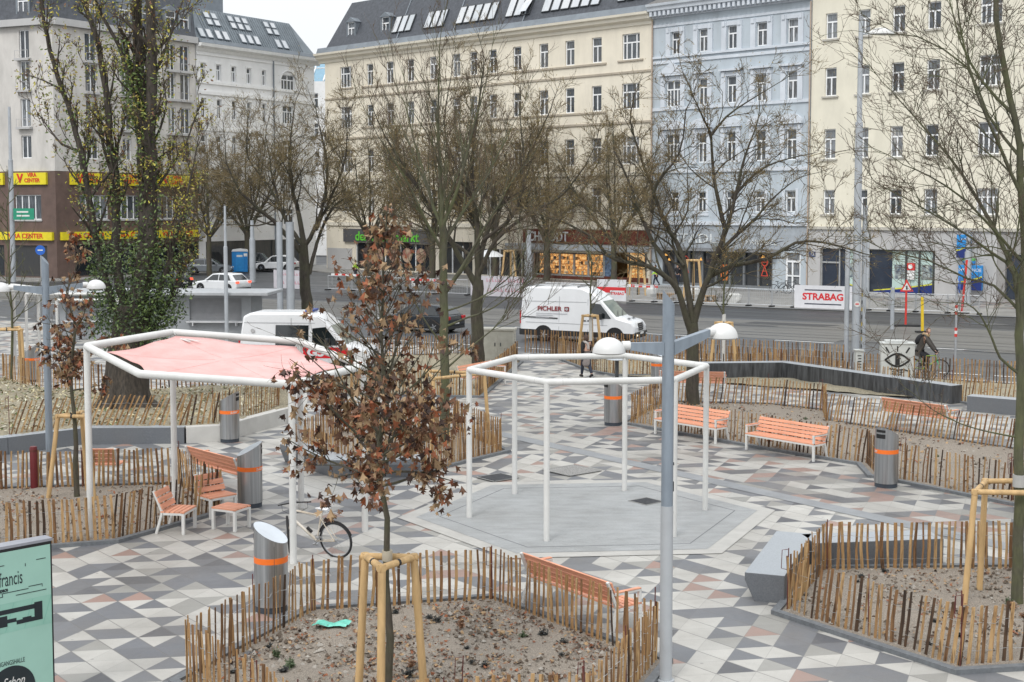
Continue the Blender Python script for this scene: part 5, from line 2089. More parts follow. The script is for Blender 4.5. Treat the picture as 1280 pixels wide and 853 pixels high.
# utility cabinet with an eye sprayed on it
cb = thing('electrical_cabinet', 'pale cabinet with a black eye painted on its front, beside the cyclist', 'cabinet', (14.72, 51.75, 0), radians(-8))
q = MB(); q.span(-.62, .62, -.3, .3, 0, 1.32); q.span(-.64, .64, -.33, .33, 1.32, 1.38); q.span(-.45, .35, -.2, .25, 1.38, 1.46); bevel(q.build('body', mat('cabinet_grey', (.50, .515, .50), .55, var=.1, grime=.3), cb), .015)
q = MB()
y0 = -.306


def stroke(pts, w_):
    for i in range(len(pts) - 1):
        a, b_ = Vector(pts[i]), Vector(pts[i + 1])
        d = (b_ - a).normalized(); s = Vector((-d.y, d.x)) * w_ / 2
        a = a - d * w_ * .15; b_ = b_ + d * w_ * .15
        q.quad((a.x - s.x, y0 - .001 * (i % 3), a.y - s.y), (b_.x - s.x, y0 - .001 * (i % 3), b_.y - s.y), (b_.x + s.x, y0 - .001 * (i % 3), b_.y + s.y), (a.x + s.x, y0 - .001 * (i % 3), a.y + s.y))


stroke([(-.47 + .9 * k / 12, .72 + .24 * sin(pi * k / 12)) for k in range(13)], .075)
stroke([(-.47 + .9 * k / 12, .72 - .24 * sin(pi * k / 12)) for k in range(13)], .075)
q.quad((-.10, y0 - .004, .53), (.07, y0 - .004, .53), (.07, y0 - .004, .93), (-.10, y0 - .004, .93))
stroke([(-.02, 1.05), (-.02, 1.25)], .05); stroke([(-.33, 1.0), (-.45, 1.2)], .06); stroke([(.3, 1.0), (.42, 1.2)], .06)
stroke([(-.3, .40), (0, .34), (.25, .36), (.4, .3), (.45, -.0 + .05)], .05)
for k in range(3):
    stroke([(-.2, .28 - .08 * k), (.15, .26 - .08 * k)], .03)
for k in range(4):
    stroke([(-.18 + .1 * k, .31), (-.17 + .1 * k, .06)], .025)
q.build('painted_eye', mat('black_spray_paint', (.012, .012, .012), .6), cb)
q = MB()
for k in range(5):
    q.span(.622, .626, -.06 + .03 * (k % 2), .08, .6 + .14 * k, .68 + .14 * k)
q.build('scribble', m_black, cb)
t = thing('junction_box', 'narrow small box with graffiti left of the eye cabinet', 'cabinet', (13.4, 52.3, 0))
q = MB(); q.span(-.14, .14, -.15, .15, 0, .98); q.span(-.17, .17, -.18, .18, .98, 1.04); bevel(q.build('body', MATS['cabinet_grey'], t), .01)
q = MB()
for k in range(5):
    q.span(-.08 + .03 * (k % 2), .07, -.153, -.15, .35 + .11 * k, .39 + .11 * k)
q.build('scribble', m_black, t)
# thin round table near the woman
t = thing('standing_table', 'small round standing table at the back fence right of the walking woman', 'table', (*ground(771, 487).xy, 0))
q = MB(); q.lathe([(0, 0), (.38, 0), (.38, .03), (0, .035)], 20, (0, 0, 1.08)); q.build('table_top', m_steel_top, t, 40)
q = MB(); q.tube([(0, 0, 0), (0, 0, 1.08)], .07, 10); q.build('leg', m_dframe, t, 40)

# ---- info board, lower left
bd = thing('info_board', 'free standing green info board with plan and lettering, cut by the left edge', 'info board', (-6.0, 17.4, 0), radians(45))
q = MB(); q.span(-1.5, 0, -.05, .05, 0, 2.2); bevel(q.build('frame', mat('board_black', (.012, .013, .015), .3), bd), .006)
q = MB(); q.span(-1.5, 0.012, -.055, .16, 2.2, 2.235); q.build('cap', mat('board_cap', (.3, .31, .35), .3, .3), bd)
m_mint = mat('mint_print', (.30, .50, .425), .25, var=.06, scale=1.2)
m_mint2 = mat('mint_print_map', (.25, .46, .38), .25, var=.1, scale=1.5)
m_ink = mat('ink', (.012, .02, .025), .35)
q = MB(); q.quad((-1.47, -.053, .05), (-.025, -.053, .05), (-.025, -.053, 2.16), (-1.47, -.053, 2.16)); pr = q.build('print', m_mint, bd)
q = MB(); q.quad((-1.47, -.0545, 1.12), (-.025, -.0545, 1.12), (-.025, -.0545, 1.50), (-1.47, -.0545, 1.50)); q.build('map_panel', m_mint2, pr)
text('francis', .26, m_ink, pr, loc=(-.56, -.055, 1.80), depth=.001, sx=.46)
text('space', .075, m_ink, pr, loc=(-.66, -.055, 1.675), depth=.001, sx=.7, offset=.003)
q = MB()


def ink(x0, x1, z0, z1, y=-.0555):
    q.quad((x0, y, z0), (x1, y, z0), (x1, y, z1), (x0, y, z1))


for x0, x1, z in ((-.22, -.09, 1.985), (-1.1, -.64, 1.985), (-.33, -.15, 1.655), (-.5, -.09, 1.575), (-.68, -.33, 1.72 - .09)):
    ink(x0, x1, z, z + .010)
ink(-1.2, -.74, 1.545, 1.556); ink(-.74, -.73, 1.545, 1.585); ink(-.74, -.68, 1.585, 1.595); ink(-.68, -.67, 1.585, 1.64); ink(-.37, -.36, 1.93, 1.97); ink(-.15, -.142, 1.625, 1.665)
islands(q, 'line_drawing', m_ink, pr)
q = MB()
for x0, x1, z0, z1 in ((-1.3, -.62, 1.2, 1.34), (-.95, -.72, 1.34, 1.39), (-.62, -.5, 1.24, 1.29), (-.72, -.24, 1.36, 1.42), (-.26, -.15, 1.2, 1.44), (-.5, -.26, 1.2, 1.255), (-.42, -.3, 1.255, 1.275)):
    ink(x0, x1, z0, z1, -.0562)
q.build('plan_drawing', m_ink, pr)
q = MB()
for k in range(6):
    a = Vector((-1.4 + .25 * k, 1.13)); b_ = a + Vector((.12, .36))
    q.quad((a.x, -.0552, a.y), (a.x + .006, -.0552, a.y), (b_.x + .006, -.0552, b_.y), (b_.x, -.0552, b_.y))
q.build('street_lines', mat('mint_dark', (.13, .36, .28), .3), pr)
text('EINGANGSHALLE', .085, m_ink, pr, loc=(-.60, -.055, .725), depth=.001, sx=.6)
ink_ = MB(); ink_.lathe([(0, 0), (.31, 0), (.31, .002), (0, .002)], 40); ink_.xf(Matrix.Translation((-.58, -.055, .37)) @ Matrix.Rotation(pi / 2, 4, 'X')); dc = ink_.build('black_disc', m_ink, pr)
text('Schon', .17, m_white, dc, loc=(-.56, -.058, .47), depth=.001, sx=.7, shear=.35)
# ------------------------------------------------------------------ trees
def bark(name, lo, hi, moss=None, mossamt=.5):
    m, nt, b = new_mat(name)
    tc = nt.nodes.new('ShaderNodeTexCoord')
    mp = nt.nodes.new('ShaderNodeMapping'); mp.inputs['Scale'].default_value = (7, 7, 1.6)
    nt.links.new(tc.outputs['Object'], mp.inputs[0])
    n1 = _noise(nt, mp.outputs[0], 2.2, 5, .7)
    c = _ramp(nt, n1, [(.3, lo), (.7, hi)])
    if moss:
        n2 = _noise(nt, tc.outputs['Object'], 1.3, 5, .65)
        c = _mix(nt, _ramp(nt, n2, [(.42, (0, 0, 0)), (.62, (mossamt,) * 3)]), c, moss)
    nt.links.new(c, b.inputs['Base Color'])
    b.inputs['Roughness'].default_value = .85
    bn = nt.nodes.new('ShaderNodeBump'); bn.inputs['Strength'].default_value = .7; bn.inputs['Distance'].default_value = .03
    nt.links.new(n1, bn.inputs['Height']); nt.links.new(bn.outputs[0], b.inputs['Normal'])
    return m


m_bark_dk = bark('dark_bark', (.022, .018, .014), (.075, .062, .048), (.06, .065, .03), .5)
m_bark_gr = bark('mossy_green_bark', (.045, .045, .028), (.105, .10, .065), (.11, .125, .045), .55)
m_bark_br = bark('brown_bark', (.04, .032, .024), (.10, .085, .065), (.07, .08, .035), .6)
m_bark_pop = bark('deep_furrowed_bark', (.014, .012, .010), (.085, .07, .055))
m_twig_dk = mat('dark_twigs', (.06, .048, .036), .85, var=.35, scale=2)
m_twig_br = mat('brown_twigs', (.088, .063, .042), .85, var=.35, scale=2)
m_twig_oc = mat('ochre_twigs', (.14, .105, .05), .85, var=.35, scale=1.2)
m_twig_gr = mat('green_twigs', (.12, .125, .055), .85, var=.3, scale=2)
m_lime = [mat('white_trunk_paint', (.55, .55, .53), .8, var=.08)]


def smooth_path(P, step):
    """Catmull-Rom through the survey points"""
    out = []
    n = len(P)
    for i in range(n - 1):
        p0, p1, p2, p3 = P[max(0, i - 1)], P[i], P[i + 1], P[min(n - 1, i + 2)]
        k = max(2, int((p2 - p1).length / step))
        for j in range(k):
            t = j / k
            out.append(.5 * ((2 * p1) + (p2 - p0) * t + (2 * p0 - 5 * p1 + 4 * p2 - p3) * t * t + (3 * p1 - p0 - 3 * p2 + p3) * t ** 3))
    out.append(P[-1])
    return out


class Tree:
    def __init__(self, seed, up=.25, wob=.16, rmin=.006, ang=(28, 60)):
        self.r = random.Random(seed)
        self.up, self.wob, self.rmin, self.ang = up, wob, rmin, ang
        self.wood = MB()
        self.tw = MB()
        self.tips = []
        self.nodes = []

    def axis(self, d, deg):
        r = self.r
        a = d.orthogonal().normalized()
        a = Matrix.Rotation(r.uniform(0, 2 * pi), 3, d) @ a
        v = Matrix.Rotation(radians(deg), 3, a) @ d
        v.z += self.up * r.uniform(.3, 1.2)
        return v.normalized()

    def shoot(self, p, d, L, r0, lev, spec):
        """one shoot and the shoots it bears; spec[lev] = (children, length ratio, segments, sides, material)"""
        r = self.r
        seg = spec[lev][2]
        path = [p.copy()]
        dd = d.copy()
        for k in range(seg):
            dd = dd + Vector((r.gauss(0, self.wob), r.gauss(0, self.wob), r.gauss(0, self.wob) + self.up * .12))
            dd.normalize()
            path.append(path[-1] + dd * (L / seg))
        rad = [max(self.rmin * .6, r0 * (1 - .72 * k / seg)) for k in range(seg + 1)]
        if lev >= 1 or len(spec) < 3:
            self.nodes += [(path[k], dd) for k in range(1, seg + 1)]
        elif seg > 3:
            self.nodes += [(path[k], dd) for k in range(2, seg + 1)]
        (self.wood if lev <= 1 else self.tw).tube(path, rad, spec[lev][3], spec[lev][4], caps=False)
        if lev + 1 < len(spec):
            n = spec[lev + 1][0]
            n = int(n) + (r.random() < n - int(n))
            for k in range(n):
                t = r.uniform(.22, 1.0)
                i = min(seg - 1, int(t * seg)); f = t * seg - i
                q = path[i].lerp(path[i + 1], f)
                dl = (path[i + 1] - path[i]).normalized()
                self.shoot(q, self.axis(dl, r.uniform(*self.ang)), L * spec[lev + 1][1] * r.uniform(.55, 1.2) * (1.15 - .45 * t), max(self.rmin, rad[i] * .55), lev + 1, spec)
        else:
            self.tips.append((path[-1], dd))

    def limb(self, P, r0, r1, spec, sides=9, t0=.25, dens=1.0):
        path = smooth_path(P, .35)
        n = len(path)
        L = sum((path[i + 1] - path[i]).length for i in range(n - 1))
        for i in range(1, n - 1):
            path[i] = path[i] + Vector((self.r.gauss(0, .02), self.r.gauss(0, .02), 0)) * min(1, r0 * 6)
        rad = [r0 + (r1 - r0) * (i / (n - 1)) ** .8 for i in range(n)]
        self.wood.tube(path, rad, sides, 0, caps=True)
        if spec:
            cnt = int(spec[0][0] * L * dens + .5)
            for k in range(cnt):
                t = t0 + (1 - t0) * (k + self.r.random()) / max(1, cnt)
                i = min(n - 2, int(t * (n - 1)))
                d = (path[i + 1] - path[i]).normalized()
                self.shoot(path[i], self.axis(d, self.r.uniform(*self.ang)), spec[0][1] * self.r.uniform(.5, 1.15) * (1.2 - .6 * t), max(self.rmin, rad[i] * .5), 0, spec)
            self.shoot(path[-1], (path[-1] - path[-2]).normalized(), spec[0][1] * .8, r1, 0, spec)
        return path


def px_limb(base, bpx, s, pts, depth):
    """limb drawn in the frontal plane through the trunk, leaning out of it by depth metres towards its end"""
    out = []
    n = len(pts)
    for i, (x, y) in enumerate(pts):
        out.append(Vector(((x - bpx[0]) / s, depth * (i / max(1, n - 1)) ** 1.2, (bpx[1] - y) / s)))
    return out


def plant(name, label, loc, T, wood_m, twig_m, group=None, cat='tree'):
    t = thing(name, label, cat, loc, 0, group)
    T.wood.build('trunk', wood_m, t, 60)
    if T.tw.v:
        T.tw.build('crown', twig_m, t, 80)
    return t


def add_leaves(t, T, n, size, mats, seed, name='foliage', lobes=False, hang=.0, spread=.1, pts=None):
    r = random.Random(seed)
    q = MB()
    P = pts or [a for a, b in T.tips]
    for k in range(n):
        p = Vector(r.choice(P)) + Vector((r.gauss(0, spread), r.gauss(0, spread), r.gauss(0, spread)))
        leaf(q, p, size * r.uniform(.6, 1.2), r.uniform(0, 6.3), r.gauss(-.5 - hang, .6), r.gauss(0, .7), r.uniform(.1, .9), r.randrange(len(mats)), lobes)
    return q.build(name, mats, t)


# ---- dark branching tree behind the right benches
def tree_right():
    g = Vector((5.94, 44.3, 0)); B = (868, 507); s = 38.3
    T = Tree(21, up=.16, wob=.15, rmin=.0092, ang=(25, 62))
    sp = [(2.3, 2.0, 6, 5, 0), (4.2, .70, 5, 3, 0), (4.2, .66, 4, 3, 1), (4.0, .66, 3, 1, 1)]
    L = lambda pts, r0, r1, d, **k: T.limb(px_limb(g, B, s, pts, d), r0, r1, sp, **k)
    T.limb(px_limb(g, B, s, [(868, 512), (867, 470), (867, 430), (866, 402)], 0), .23, .185, None, 12)
    L([(866, 415), (858, 396), (846, 360), (826, 340), (806, 329), (780, 324), (757, 316), (738, 294), (704, 276)], .13, .03, -1.6, t0=.35)
    L([(848, 365), (838, 330), (820, 304), (802, 264), (788, 222), (772, 186)], .10, .025, 1.5)
    L([(867, 405), (862, 372), (854, 320), (839, 288), (825, 258), (814, 224), (800, 188), (790, 150)], .13, .025, .9)
    L([(866, 410), (876, 370), (886, 344), (895, 312), (905, 284), (914, 246), (922, 210), (934, 168)], .14, .025, -.9)
    L([(888, 343), (918, 329), (956, 321), (988, 301), (1020, 300), (1056, 310)], .095, .022, -1.3, t0=.2)
    L([(894, 318), (922, 292), (948, 272), (968, 250), (996, 228)], .075, .02, 1.4, t0=.1)
    L([(906, 284), (897, 248), (890, 205), (888, 166), (874, 138), (862, 108)], .08, .02, .3, t0=.1)
    L([(888, 168), (905, 146), (930, 128), (956, 112)], .045, .015, -.4, t0=.1)
    L([(815, 264), (818, 230), (845, 190), (850, 140)], .06, .016, -1.2, t0=.1)
    L([(914, 246), (945, 215), (975, 200), (1008, 192)], .06, .016, .9, t0=.1)
    L([(855, 330), (842, 300), (865, 262), (868, 215)], .05, .016, 2.0, t0=.1)
    t = plant('spreading_tree', 'dark bare tree with a broad forked crown behind the right benches', g, T, [m_bark_dk], [m_twig_dk, m_twig_oc])
    add_leaves(t, T, 2600, .055, [MATS['ochre_leaf'], MATS['ochre_leaf2']], 4, 'leaf_remnant', spread=.3)


mat('ochre_leaf', (.33, .25, .085), .8, var=.3, scale=3)
mat('ochre_leaf2', (.25, .21, .085), .8, var=.3, scale=3)
mat('yellow_leaf', (.42, .37, .06), .7, var=.3, scale=3)
mat('olive_leaf', (.21, .235, .06), .7, var=.35, scale=3)
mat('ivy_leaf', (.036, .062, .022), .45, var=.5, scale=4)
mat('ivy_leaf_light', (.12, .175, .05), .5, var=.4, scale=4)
tree_right()


# ---- green barked tree in the middle bed
def tree_mid():
    g = Vector((-1.85, 37.0, 0)); B = (567, 566); s = 46.5
    T = Tree(5, up=.42, wob=.10, rmin=.0065, ang=(18, 42))
    sp = [(2.3, 2.2, 6, 5, 0), (3.4, .70, 5, 4, 0), (3.4, .66, 4, 3, 1), (3.0, .66, 3, 1, 1)]
    L = lambda pts, r0, r1, d, **k: T.limb(px_limb(g, B, s, pts, d), r0, r1, sp, **k)
    T.limb(px_limb(g, B, s, [(567, 570), (567, 500), (567, 420), (566, 350), (565, 285)], 0), .14, .105, None, 11)
    L([(565, 290), (563, 230), (560, 160), (562, 60)], .07, .012, .2, t0=.05)
    L([(565, 292), (548, 245), (532, 190), (515, 128)], .06, .012, .6, t0=.1)
    L([(565, 288), (588, 230), (602, 175), (622, 105)], .06, .012, -.6, t0=.1)
    L([(566, 320), (545, 280), (522, 230), (490, 178)], .05, .012, -1.0, t0=.1)
    L([(566, 310), (590, 270), (620, 225), (650, 165)], .05, .012, 1.0, t0=.1)
    L([(567, 372), (590, 340), (612, 300), (640, 255)], .075, .016, -.8, t0=.2)
    L([(567, 415), (596, 402), (630, 388), (690, 342)], .035, .01, -.9, t0=.3)
    L([(567, 440), (540, 400), (520, 350), (514, 300)], .03, .01, -1.1, t0=.3)
    L([(567, 395), (610, 380), (660, 342), (672, 300)], .03, .01, .9, t0=.3)
    L([(567, 470), (600, 440), (640, 405), (672, 352)], .03, .009, -.5, t0=.4)
    t = plant('green_barked_tree', 'upright tree with mossy green bark in the middle bed', g, T, [m_bark_gr, m_twig_gr], [m_twig_gr, m_twig_br])


tree_mid()


def tree_behind():
    g = Vector((-1.3, 53.8, 0)); B = (599, 465); s = 31.6
    T = Tree(33, up=.18, wob=.14, rmin=.0105, ang=(25, 60))
    sp = [(2.4, 2.3, 6, 5, 0), (4.4, .70, 5, 3, 0), (4.2, .66, 4, 3, 1), (4.0, .66, 3, 1, 1)]
    L = lambda pts, r0, r1, d, **k: T.limb(px_limb(g, B, s, pts, d), r0, r1, sp, **k)
    T.limb(px_limb(g, B, s, [(599, 470), (597, 430), (597, 390), (597, 350)], 0), .28, .22, None, 12)
    L([(597, 360), (578, 325), (555, 285), (530, 245), (505, 205), (486, 172)], .14, .03, -1.5, t0=.3)
    L([(597, 352), (605, 300), (628, 250), (656, 205), (682, 150)], .14, .03, 1.4, t0=.2)
    L([(597, 355), (596, 290), (590, 220), (596, 150), (604, 92)], .15, .025, .4, t0=.2)
    L([(598, 345), (620, 300), (660, 268), (700, 245), (726, 212)], .10, .025, -1.6, t0=.2)
    L([(590, 320), (560, 300), (520, 282), (490, 268)], .08, .02, 1.8, t0=.2)
    L([(604, 300), (640, 270), (655, 225), (650, 150)], .08, .02, -1.0, t0=.1)
    L([(594, 260), (570, 210), (555, 160), (560, 110)], .07, .02, 1.0, t0=.1)
    t = plant('spreading_tree', 'thick trunked brown tree standing right behind the green barked one', g, T, [m_bark_dk], [m_twig_br, m_twig_oc])
    add_leaves(t, T, 4200, .06, [MATS['ochre_leaf'], MATS['ochre_leaf2']], 14, 'leaf_remnant', spread=.3)


tree_behind()


def tree_left():
    g = Vector((-13.35, 88.0, 0)); B = (382, 388); s = 19.35
    T = Tree(41, up=.15, wob=.15, rmin=.0145, ang=(25, 62))
    sp = [(1.7, 3.2, 6, 5, 0), (4.6, .70, 5, 3, 0), (4.4, .66, 4, 3, 1), (4.0, .66, 3, 1, 1)]
    L = lambda pts, r0, r1, d, **k: T.limb(px_limb(g, B, s, pts, d), r0, r1, sp, **k)
    T.limb(px_limb(g, B, s, [(384, 392), (381, 360), (380, 335), (379, 308)], 0), .40, .30, None, 12)
    L([(379, 320), (362, 300), (344, 278), (324, 260), (306, 240), (292, 205)], .2, .04, -2, t0=.25)
    L([(379, 310), (362, 288), (348, 262), (338, 230), (330, 190)], .16, .04, 2, t0=.2)
    L([(380, 308), (374, 272), (364, 232), (362, 190), (368, 140)], .2, .035, .6, t0=.2)
    L([(381, 310), (396, 285), (408, 248), (412, 205), (404, 160)], .16, .035, -1.4, t0=.2)
    L([(386, 345), (398, 300), (416, 262), (440, 246), (468, 232)], .15, .035, 1.2, t0=.3)
    L([(395, 290), (420, 240), (436, 200), (440, 160)], .11, .03, -2.2, t0=.15)
    L([(362, 290), (340, 240), (312, 200), (312, 165)], .1, .03, -.2, t0=.15)
    t = plant('spreading_tree', 'dark forked tree above the white rescue van at the left road side', g, T, [m_bark_dk], [m_twig_dk, m_twig_oc])
    add_leaves(t, T, 5000, .09, [MATS['ochre_leaf'], MATS['ochre_leaf2']], 24, 'leaf_remnant', spread=.4)


tree_left()


# ---- the staked tree at the right edge
def tree_edge():
    g = Vector((8.28, 21.93, .03)); B = (1270, 756); s = 76.0
    T = Tree(51, up=.22, wob=.13, rmin=.0052, ang=(25, 58))
    sp = [(4.6, 1.55, 6, 5, 0), (3.8, .70, 5, 3, 0), (3.4, .66, 4, 3, 1), (2.6, .66, 3, 1, 1)]
    L = lambda pts, r0, r1, d, **k: T.limb(px_limb(g, B, s, pts, d), r0, r1, sp, **k)
    T.limb(px_limb(g, B, s, [(1271, 760), (1270, 640), (1268, 520), (1266, 420), (1268, 330), (1266, 260), (1258, 190), (1246, 130), (1232, 70), (1225, 0), (1222, -90)], 0), .10, .035, None, 12)
    L([(1266, 425), (1252, 345), (1225, 322), (1190, 300), (1150, 278), (1100, 252)], .04, .009, -.9, t0=.2)
    L([(1266, 360), (1235, 290), (1200, 225), (1165, 175), (1128, 128)], .045, .009, .8, t0=.2)
    L([(1264, 250), (1232, 190), (1200, 130), (1175, 60), (1160, -10)], .035, .008, -.6, t0=.15)
    L([(1250, 150), (1215, 110), (1192, 60), (1180, 0)], .03, .008, .5, t0=.1)
    L([(1266, 300), (1300, 240), (1330, 160), (1350, 60)], .04, .008, .3, t0=.2)
    L([(1267, 400), (1300, 340), (1345, 290), (1390, 220)], .04, .008, -.7, t0=.2)
    L([(1268, 470), (1240, 448), (1228, 425), (1210, 395), (1190, 380), (1168, 378)], .028, .006, -.5, t0=.3, dens=.6)
    L([(1268, 395), (1235, 360), (1205, 352), (1160, 330), (1110, 318), (1080, 300)], .028, .006, .6, t0=.3)
    L([(1268, 548), (1230, 540), (1190, 528), (1150, 508), (1125, 488)], .017, .004, -.5, t0=.55, dens=.35)
    L([(1258, 200), (1225, 150), (1205, 90), (1150, 50), (1115, 45)], .028, .007, 1.1, t0=.2)
    L([(1266, 330), (1232, 300), (1180, 255), (1130, 228), (1090, 215)], .03, .007, -1.3, t0=.2)
    L([(1262, 230), (1280, 160), (1275, 90), (1290, 0)], .035, .008, -.4, t0=.1)
    t = plant('staked_tree', 'bare green barked tree with a timber stake frame at the right edge', g, T, [m_bark_gr, m_bark_br], [m_twig_dk, m_twig_br])
    q = MB(); q.tube([(-.005, 0, 1.93), (-.005, 0, 2.13)], .104, 12); q.build('trunk_wrap', mat('grey_trunk_wrap', (.36, .36, .35), .8), t, 40)


tree_edge()


# ---- the ivy grown poplar
def poplar():
    g = Vector((-11.75, 41.1, PZ)); B = (155, 510); s = 41.3
    T = Tree(61, up=.42, wob=.14, rmin=.0105, ang=(18, 50))
    sp = [(1.9, 1.5, 5, 5, 0), (3.4, .55, 4, 4, 0), (3.4, .5, 3, 3, 1), (4.5, .6, 2, 1, 1)]
    stems = []

    def L(pts, r0, r1, d, **k):
        stems.append(T.limb(px_limb(g, B, s, pts, d), r0 * .74, r1 * .68, sp, 12, **k))
    T.limb(px_limb(g, B, s, [(156, 522), (157, 490), (160, 455), (163, 415), (165, 380)], 0), .70, .55, None, 18)
    for a in range(9):          # root flare
        aa = a * .7
        T.limb([Vector((cos(aa) * .95, sin(aa) * .8, -.12)), Vector((cos(aa) * .62, sin(aa) * .58, .25)), Vector((cos(aa) * .44, sin(aa) * .42, 1.1)), Vector((cos(aa) * .36, sin(aa) * .36, 2.2))], .26, .12, None, 8)
    L([(167, 400), (178, 330), (183, 250), (180, 150), (177, 60), (176, -20), (172, -150)], .36, .16, .3, t0=.2)
    L([(172, 390), (188, 310), (192, 220), (195, 130), (199, 50), (196, -30), (200, -160)], .33, .15, -.4, t0=.2)
    L([(158, 400), (146, 320), (148, 235), (142, 190), (136, 130), (126, 60), (112, 15), (95, -40), (80, -130)], .22, .08, .5, t0=.2)
    L([(150, 410), (128, 330), (116, 250), (108, 190), (100, 150), (86, 100), (74, 50), (70, 0), (60, -80)], .19, .06, -.8, t0=.2)
    L([(180, 150), (170, 105), (158, 60), (140, 25), (124, -20)], .13, .05, -.6, t0=.1)
    L([(178, 405), (205, 350), (222, 300), (236, 258), (250, 205)], .14, .035, -.5, t0=.2)
    L([(185, 420), (212, 370), (226, 330), (228, 270), (232, 225)], .12, .03, .8, t0=.2)
    L([(108, 190), (80, 180), (62, 160), (45, 140)], .07, .02, .5, t0=.1)
    L([(190, 190), (205, 160), (214, 130), (212, 100)], .07, .02, -.3, t0=.1)
    L([(196, 100), (212, 60), (225, 20), (238, -20)], .08, .03, .5, t0=.1)
    L([(150, 235), (132, 190), (118, 130), (108, 100)], .1, .03, 1.0, t0=.1)
    L([(185, 250), (210, 215), (228, 180), (240, 140)], .08, .025, 1.0, t0=.1)
    t = plant('ivy_clad_poplar', 'old many stemmed poplar with dark ivy and yellowing leaves on the left', g, T, [m_bark_pop, m_twig_dk], [m_twig_dk, m_twig_br])
    add_leaves(t, T, 8500, .11, [MATS['yellow_leaf'], MATS['yellow_leaf'], MATS['olive_leaf'], MATS['olive_leaf'], MATS['ochre_leaf'], m_leafs[0]], 6, 'foliage', spread=.14)
    # ivy wraps the trunk and the stems
    r = random.Random(77)
    q = MB()
    for k in range(9000):
        st = r.choice(stems[:7]) if r.random() < .85 else stems[r.randrange(len(stems))]
        f = abs(r.gauss(0, .30))
        if f > .95:
            continue
        i = int(f * (len(st) - 1))
        p = st[i].copy()
        z = p.z
        rr = (.30 + .30 * r.random()) * (1.3 if z < 3 else .95 if z < 5.5 else .6) * (1 - .35 * f)
        a = r.uniform(0, 2 * pi)
        p += Vector((cos(a) * rr, sin(a) * rr, r.gauss(0, .25)))
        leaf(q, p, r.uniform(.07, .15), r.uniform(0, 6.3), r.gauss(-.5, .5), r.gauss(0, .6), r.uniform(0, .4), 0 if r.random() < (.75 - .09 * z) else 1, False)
    for k in range(3200):       # skirt of ivy round the fork
        a = r.uniform(0, 2 * pi)
        z = r.triangular(1.6, 5.5, 2.9)
        R = .75 + .75 * r.random() * (1 - abs(z - 3.0) / 3.2)
        x0 = .2
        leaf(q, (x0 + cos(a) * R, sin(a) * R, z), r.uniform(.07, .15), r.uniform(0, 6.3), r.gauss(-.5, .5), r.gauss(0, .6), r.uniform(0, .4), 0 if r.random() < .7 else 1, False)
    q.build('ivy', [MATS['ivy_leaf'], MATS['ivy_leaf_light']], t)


poplar()


# ---- young trees that keep their brown leaves
def young(name, label, g, B, s, top, seed, nl, size, spread, low, hw, rt=.055, dens=5.2):
    T = Tree(seed, up=.30, wob=.12, rmin=.0035, ang=(30, 62))
    h = (B[1] - top) / s
    sp = [(1, .9, 5, 5, 0), (3.2, .5, 4, 3, 0), (2.2, .5, 3, 3, 0)]
    r = random.Random(seed + 1)
    path = [Vector((r.gauss(0, .012) * i, r.gauss(0, .012) * i, h * i / 8)) for i in range(9)]
    T.limb(path, rt, .008, None, 10)
    n = int(dens * h)
    for k in range(n):
        f = ((k + r.random() * .7) / n) ** 1.15
        z = low + (h * .97 - low) * f
        i = min(7, int(z / h * 8)); p = path[i].lerp(path[i + 1], z / h * 8 - i)
        Lb = hw * (.72 + 1.2 * f if f < .25 else 1.02 * (1 - .85 * ((f - .25) / .75) ** .75)) * r.uniform(.7, 1.12)
        a = k * 2.4 + r.uniform(-.5, .5)
        e = radians(r.uniform(12, 40) + 28 * f)
        d = Vector((cos(a) * cos(e), sin(a) * cos(e), sin(e)))
        T.shoot(p, d, Lb, max(.005, .018 * (1 - f) + .004), 0, sp)
    t = plant(name, label, g, T, [m_bark_br], [m_twig_br])
    q = MB()
    # leaves hang in clumps along the outer shoots, fewer towards the top
    P = [x for x in T.nodes if r.random() < (1.0 if x[0].z < h * .66 else .16)]
    r.shuffle(P)
    P = P[:max(40, nl // 2)]
    k = 0
    while k < nl:
        a, d = r.choice(P)
        for j in range(r.randint(1, 3)):
            p = a + Vector((r.gauss(0, spread), r.gauss(0, spread), r.gauss(-.04, spread)))
            leaf(q, p, size * r.uniform(.55, 1.2), r.uniform(0, 6.3), r.gauss(-.9, .55), r.gauss(0, .6), r.uniform(.4, 1.5), r.choice((0, 0, 1, 2, 2, 3)), True)
            k += 1
    q.build('withered_leaves', m_bleaf, t)
    return t, T


m_bleaf = [mat('withered_leaf_brown', (.145, .068, .034), .7, var=.45, scale=7), mat('withered_leaf_rust', (.23, .07, .026), .7, var=.45, scale=7),
           mat('withered_leaf_tan', (.28, .185, .10), .75, var=.3, scale=7), mat('withered_leaf_dark', (.045, .024, .017), .8, var=.4, scale=7)]
ft, fT = young('young_oak', 'young tree full of withered brown leaves in the front bed, the nearest tree', (-1.63, 17.5, .04), (484, 880), 94.5, 266, 71, 2100, .118, .085, 2.85, 1.62, .062, 11)
q = MB(); q.tube([(0, 0, 1.86), (0, 0, 2.0)], .068, 10); q.build('trunk_wrap', mat('jute_wrap', (.42, .38, .30), .9), ft, 40)
lt, lT = young('young_oak', 'thin young tree with few brown leaves in the left bed beside the red bollard', (-9.75, 30.1, .04), (80, 627), 56.5, 280, 91, 620, .15, .06, 2.4, 1.0, .07, 5)


# ---- stakes
m_stake = mat('debarked_stake', (.50, .335, .16), .75, var=.22, scale=1.5, stretch=(6, 6, 1), bump=.1)
m_strap = mat('black_strap', (.014, .014, .015), .7)


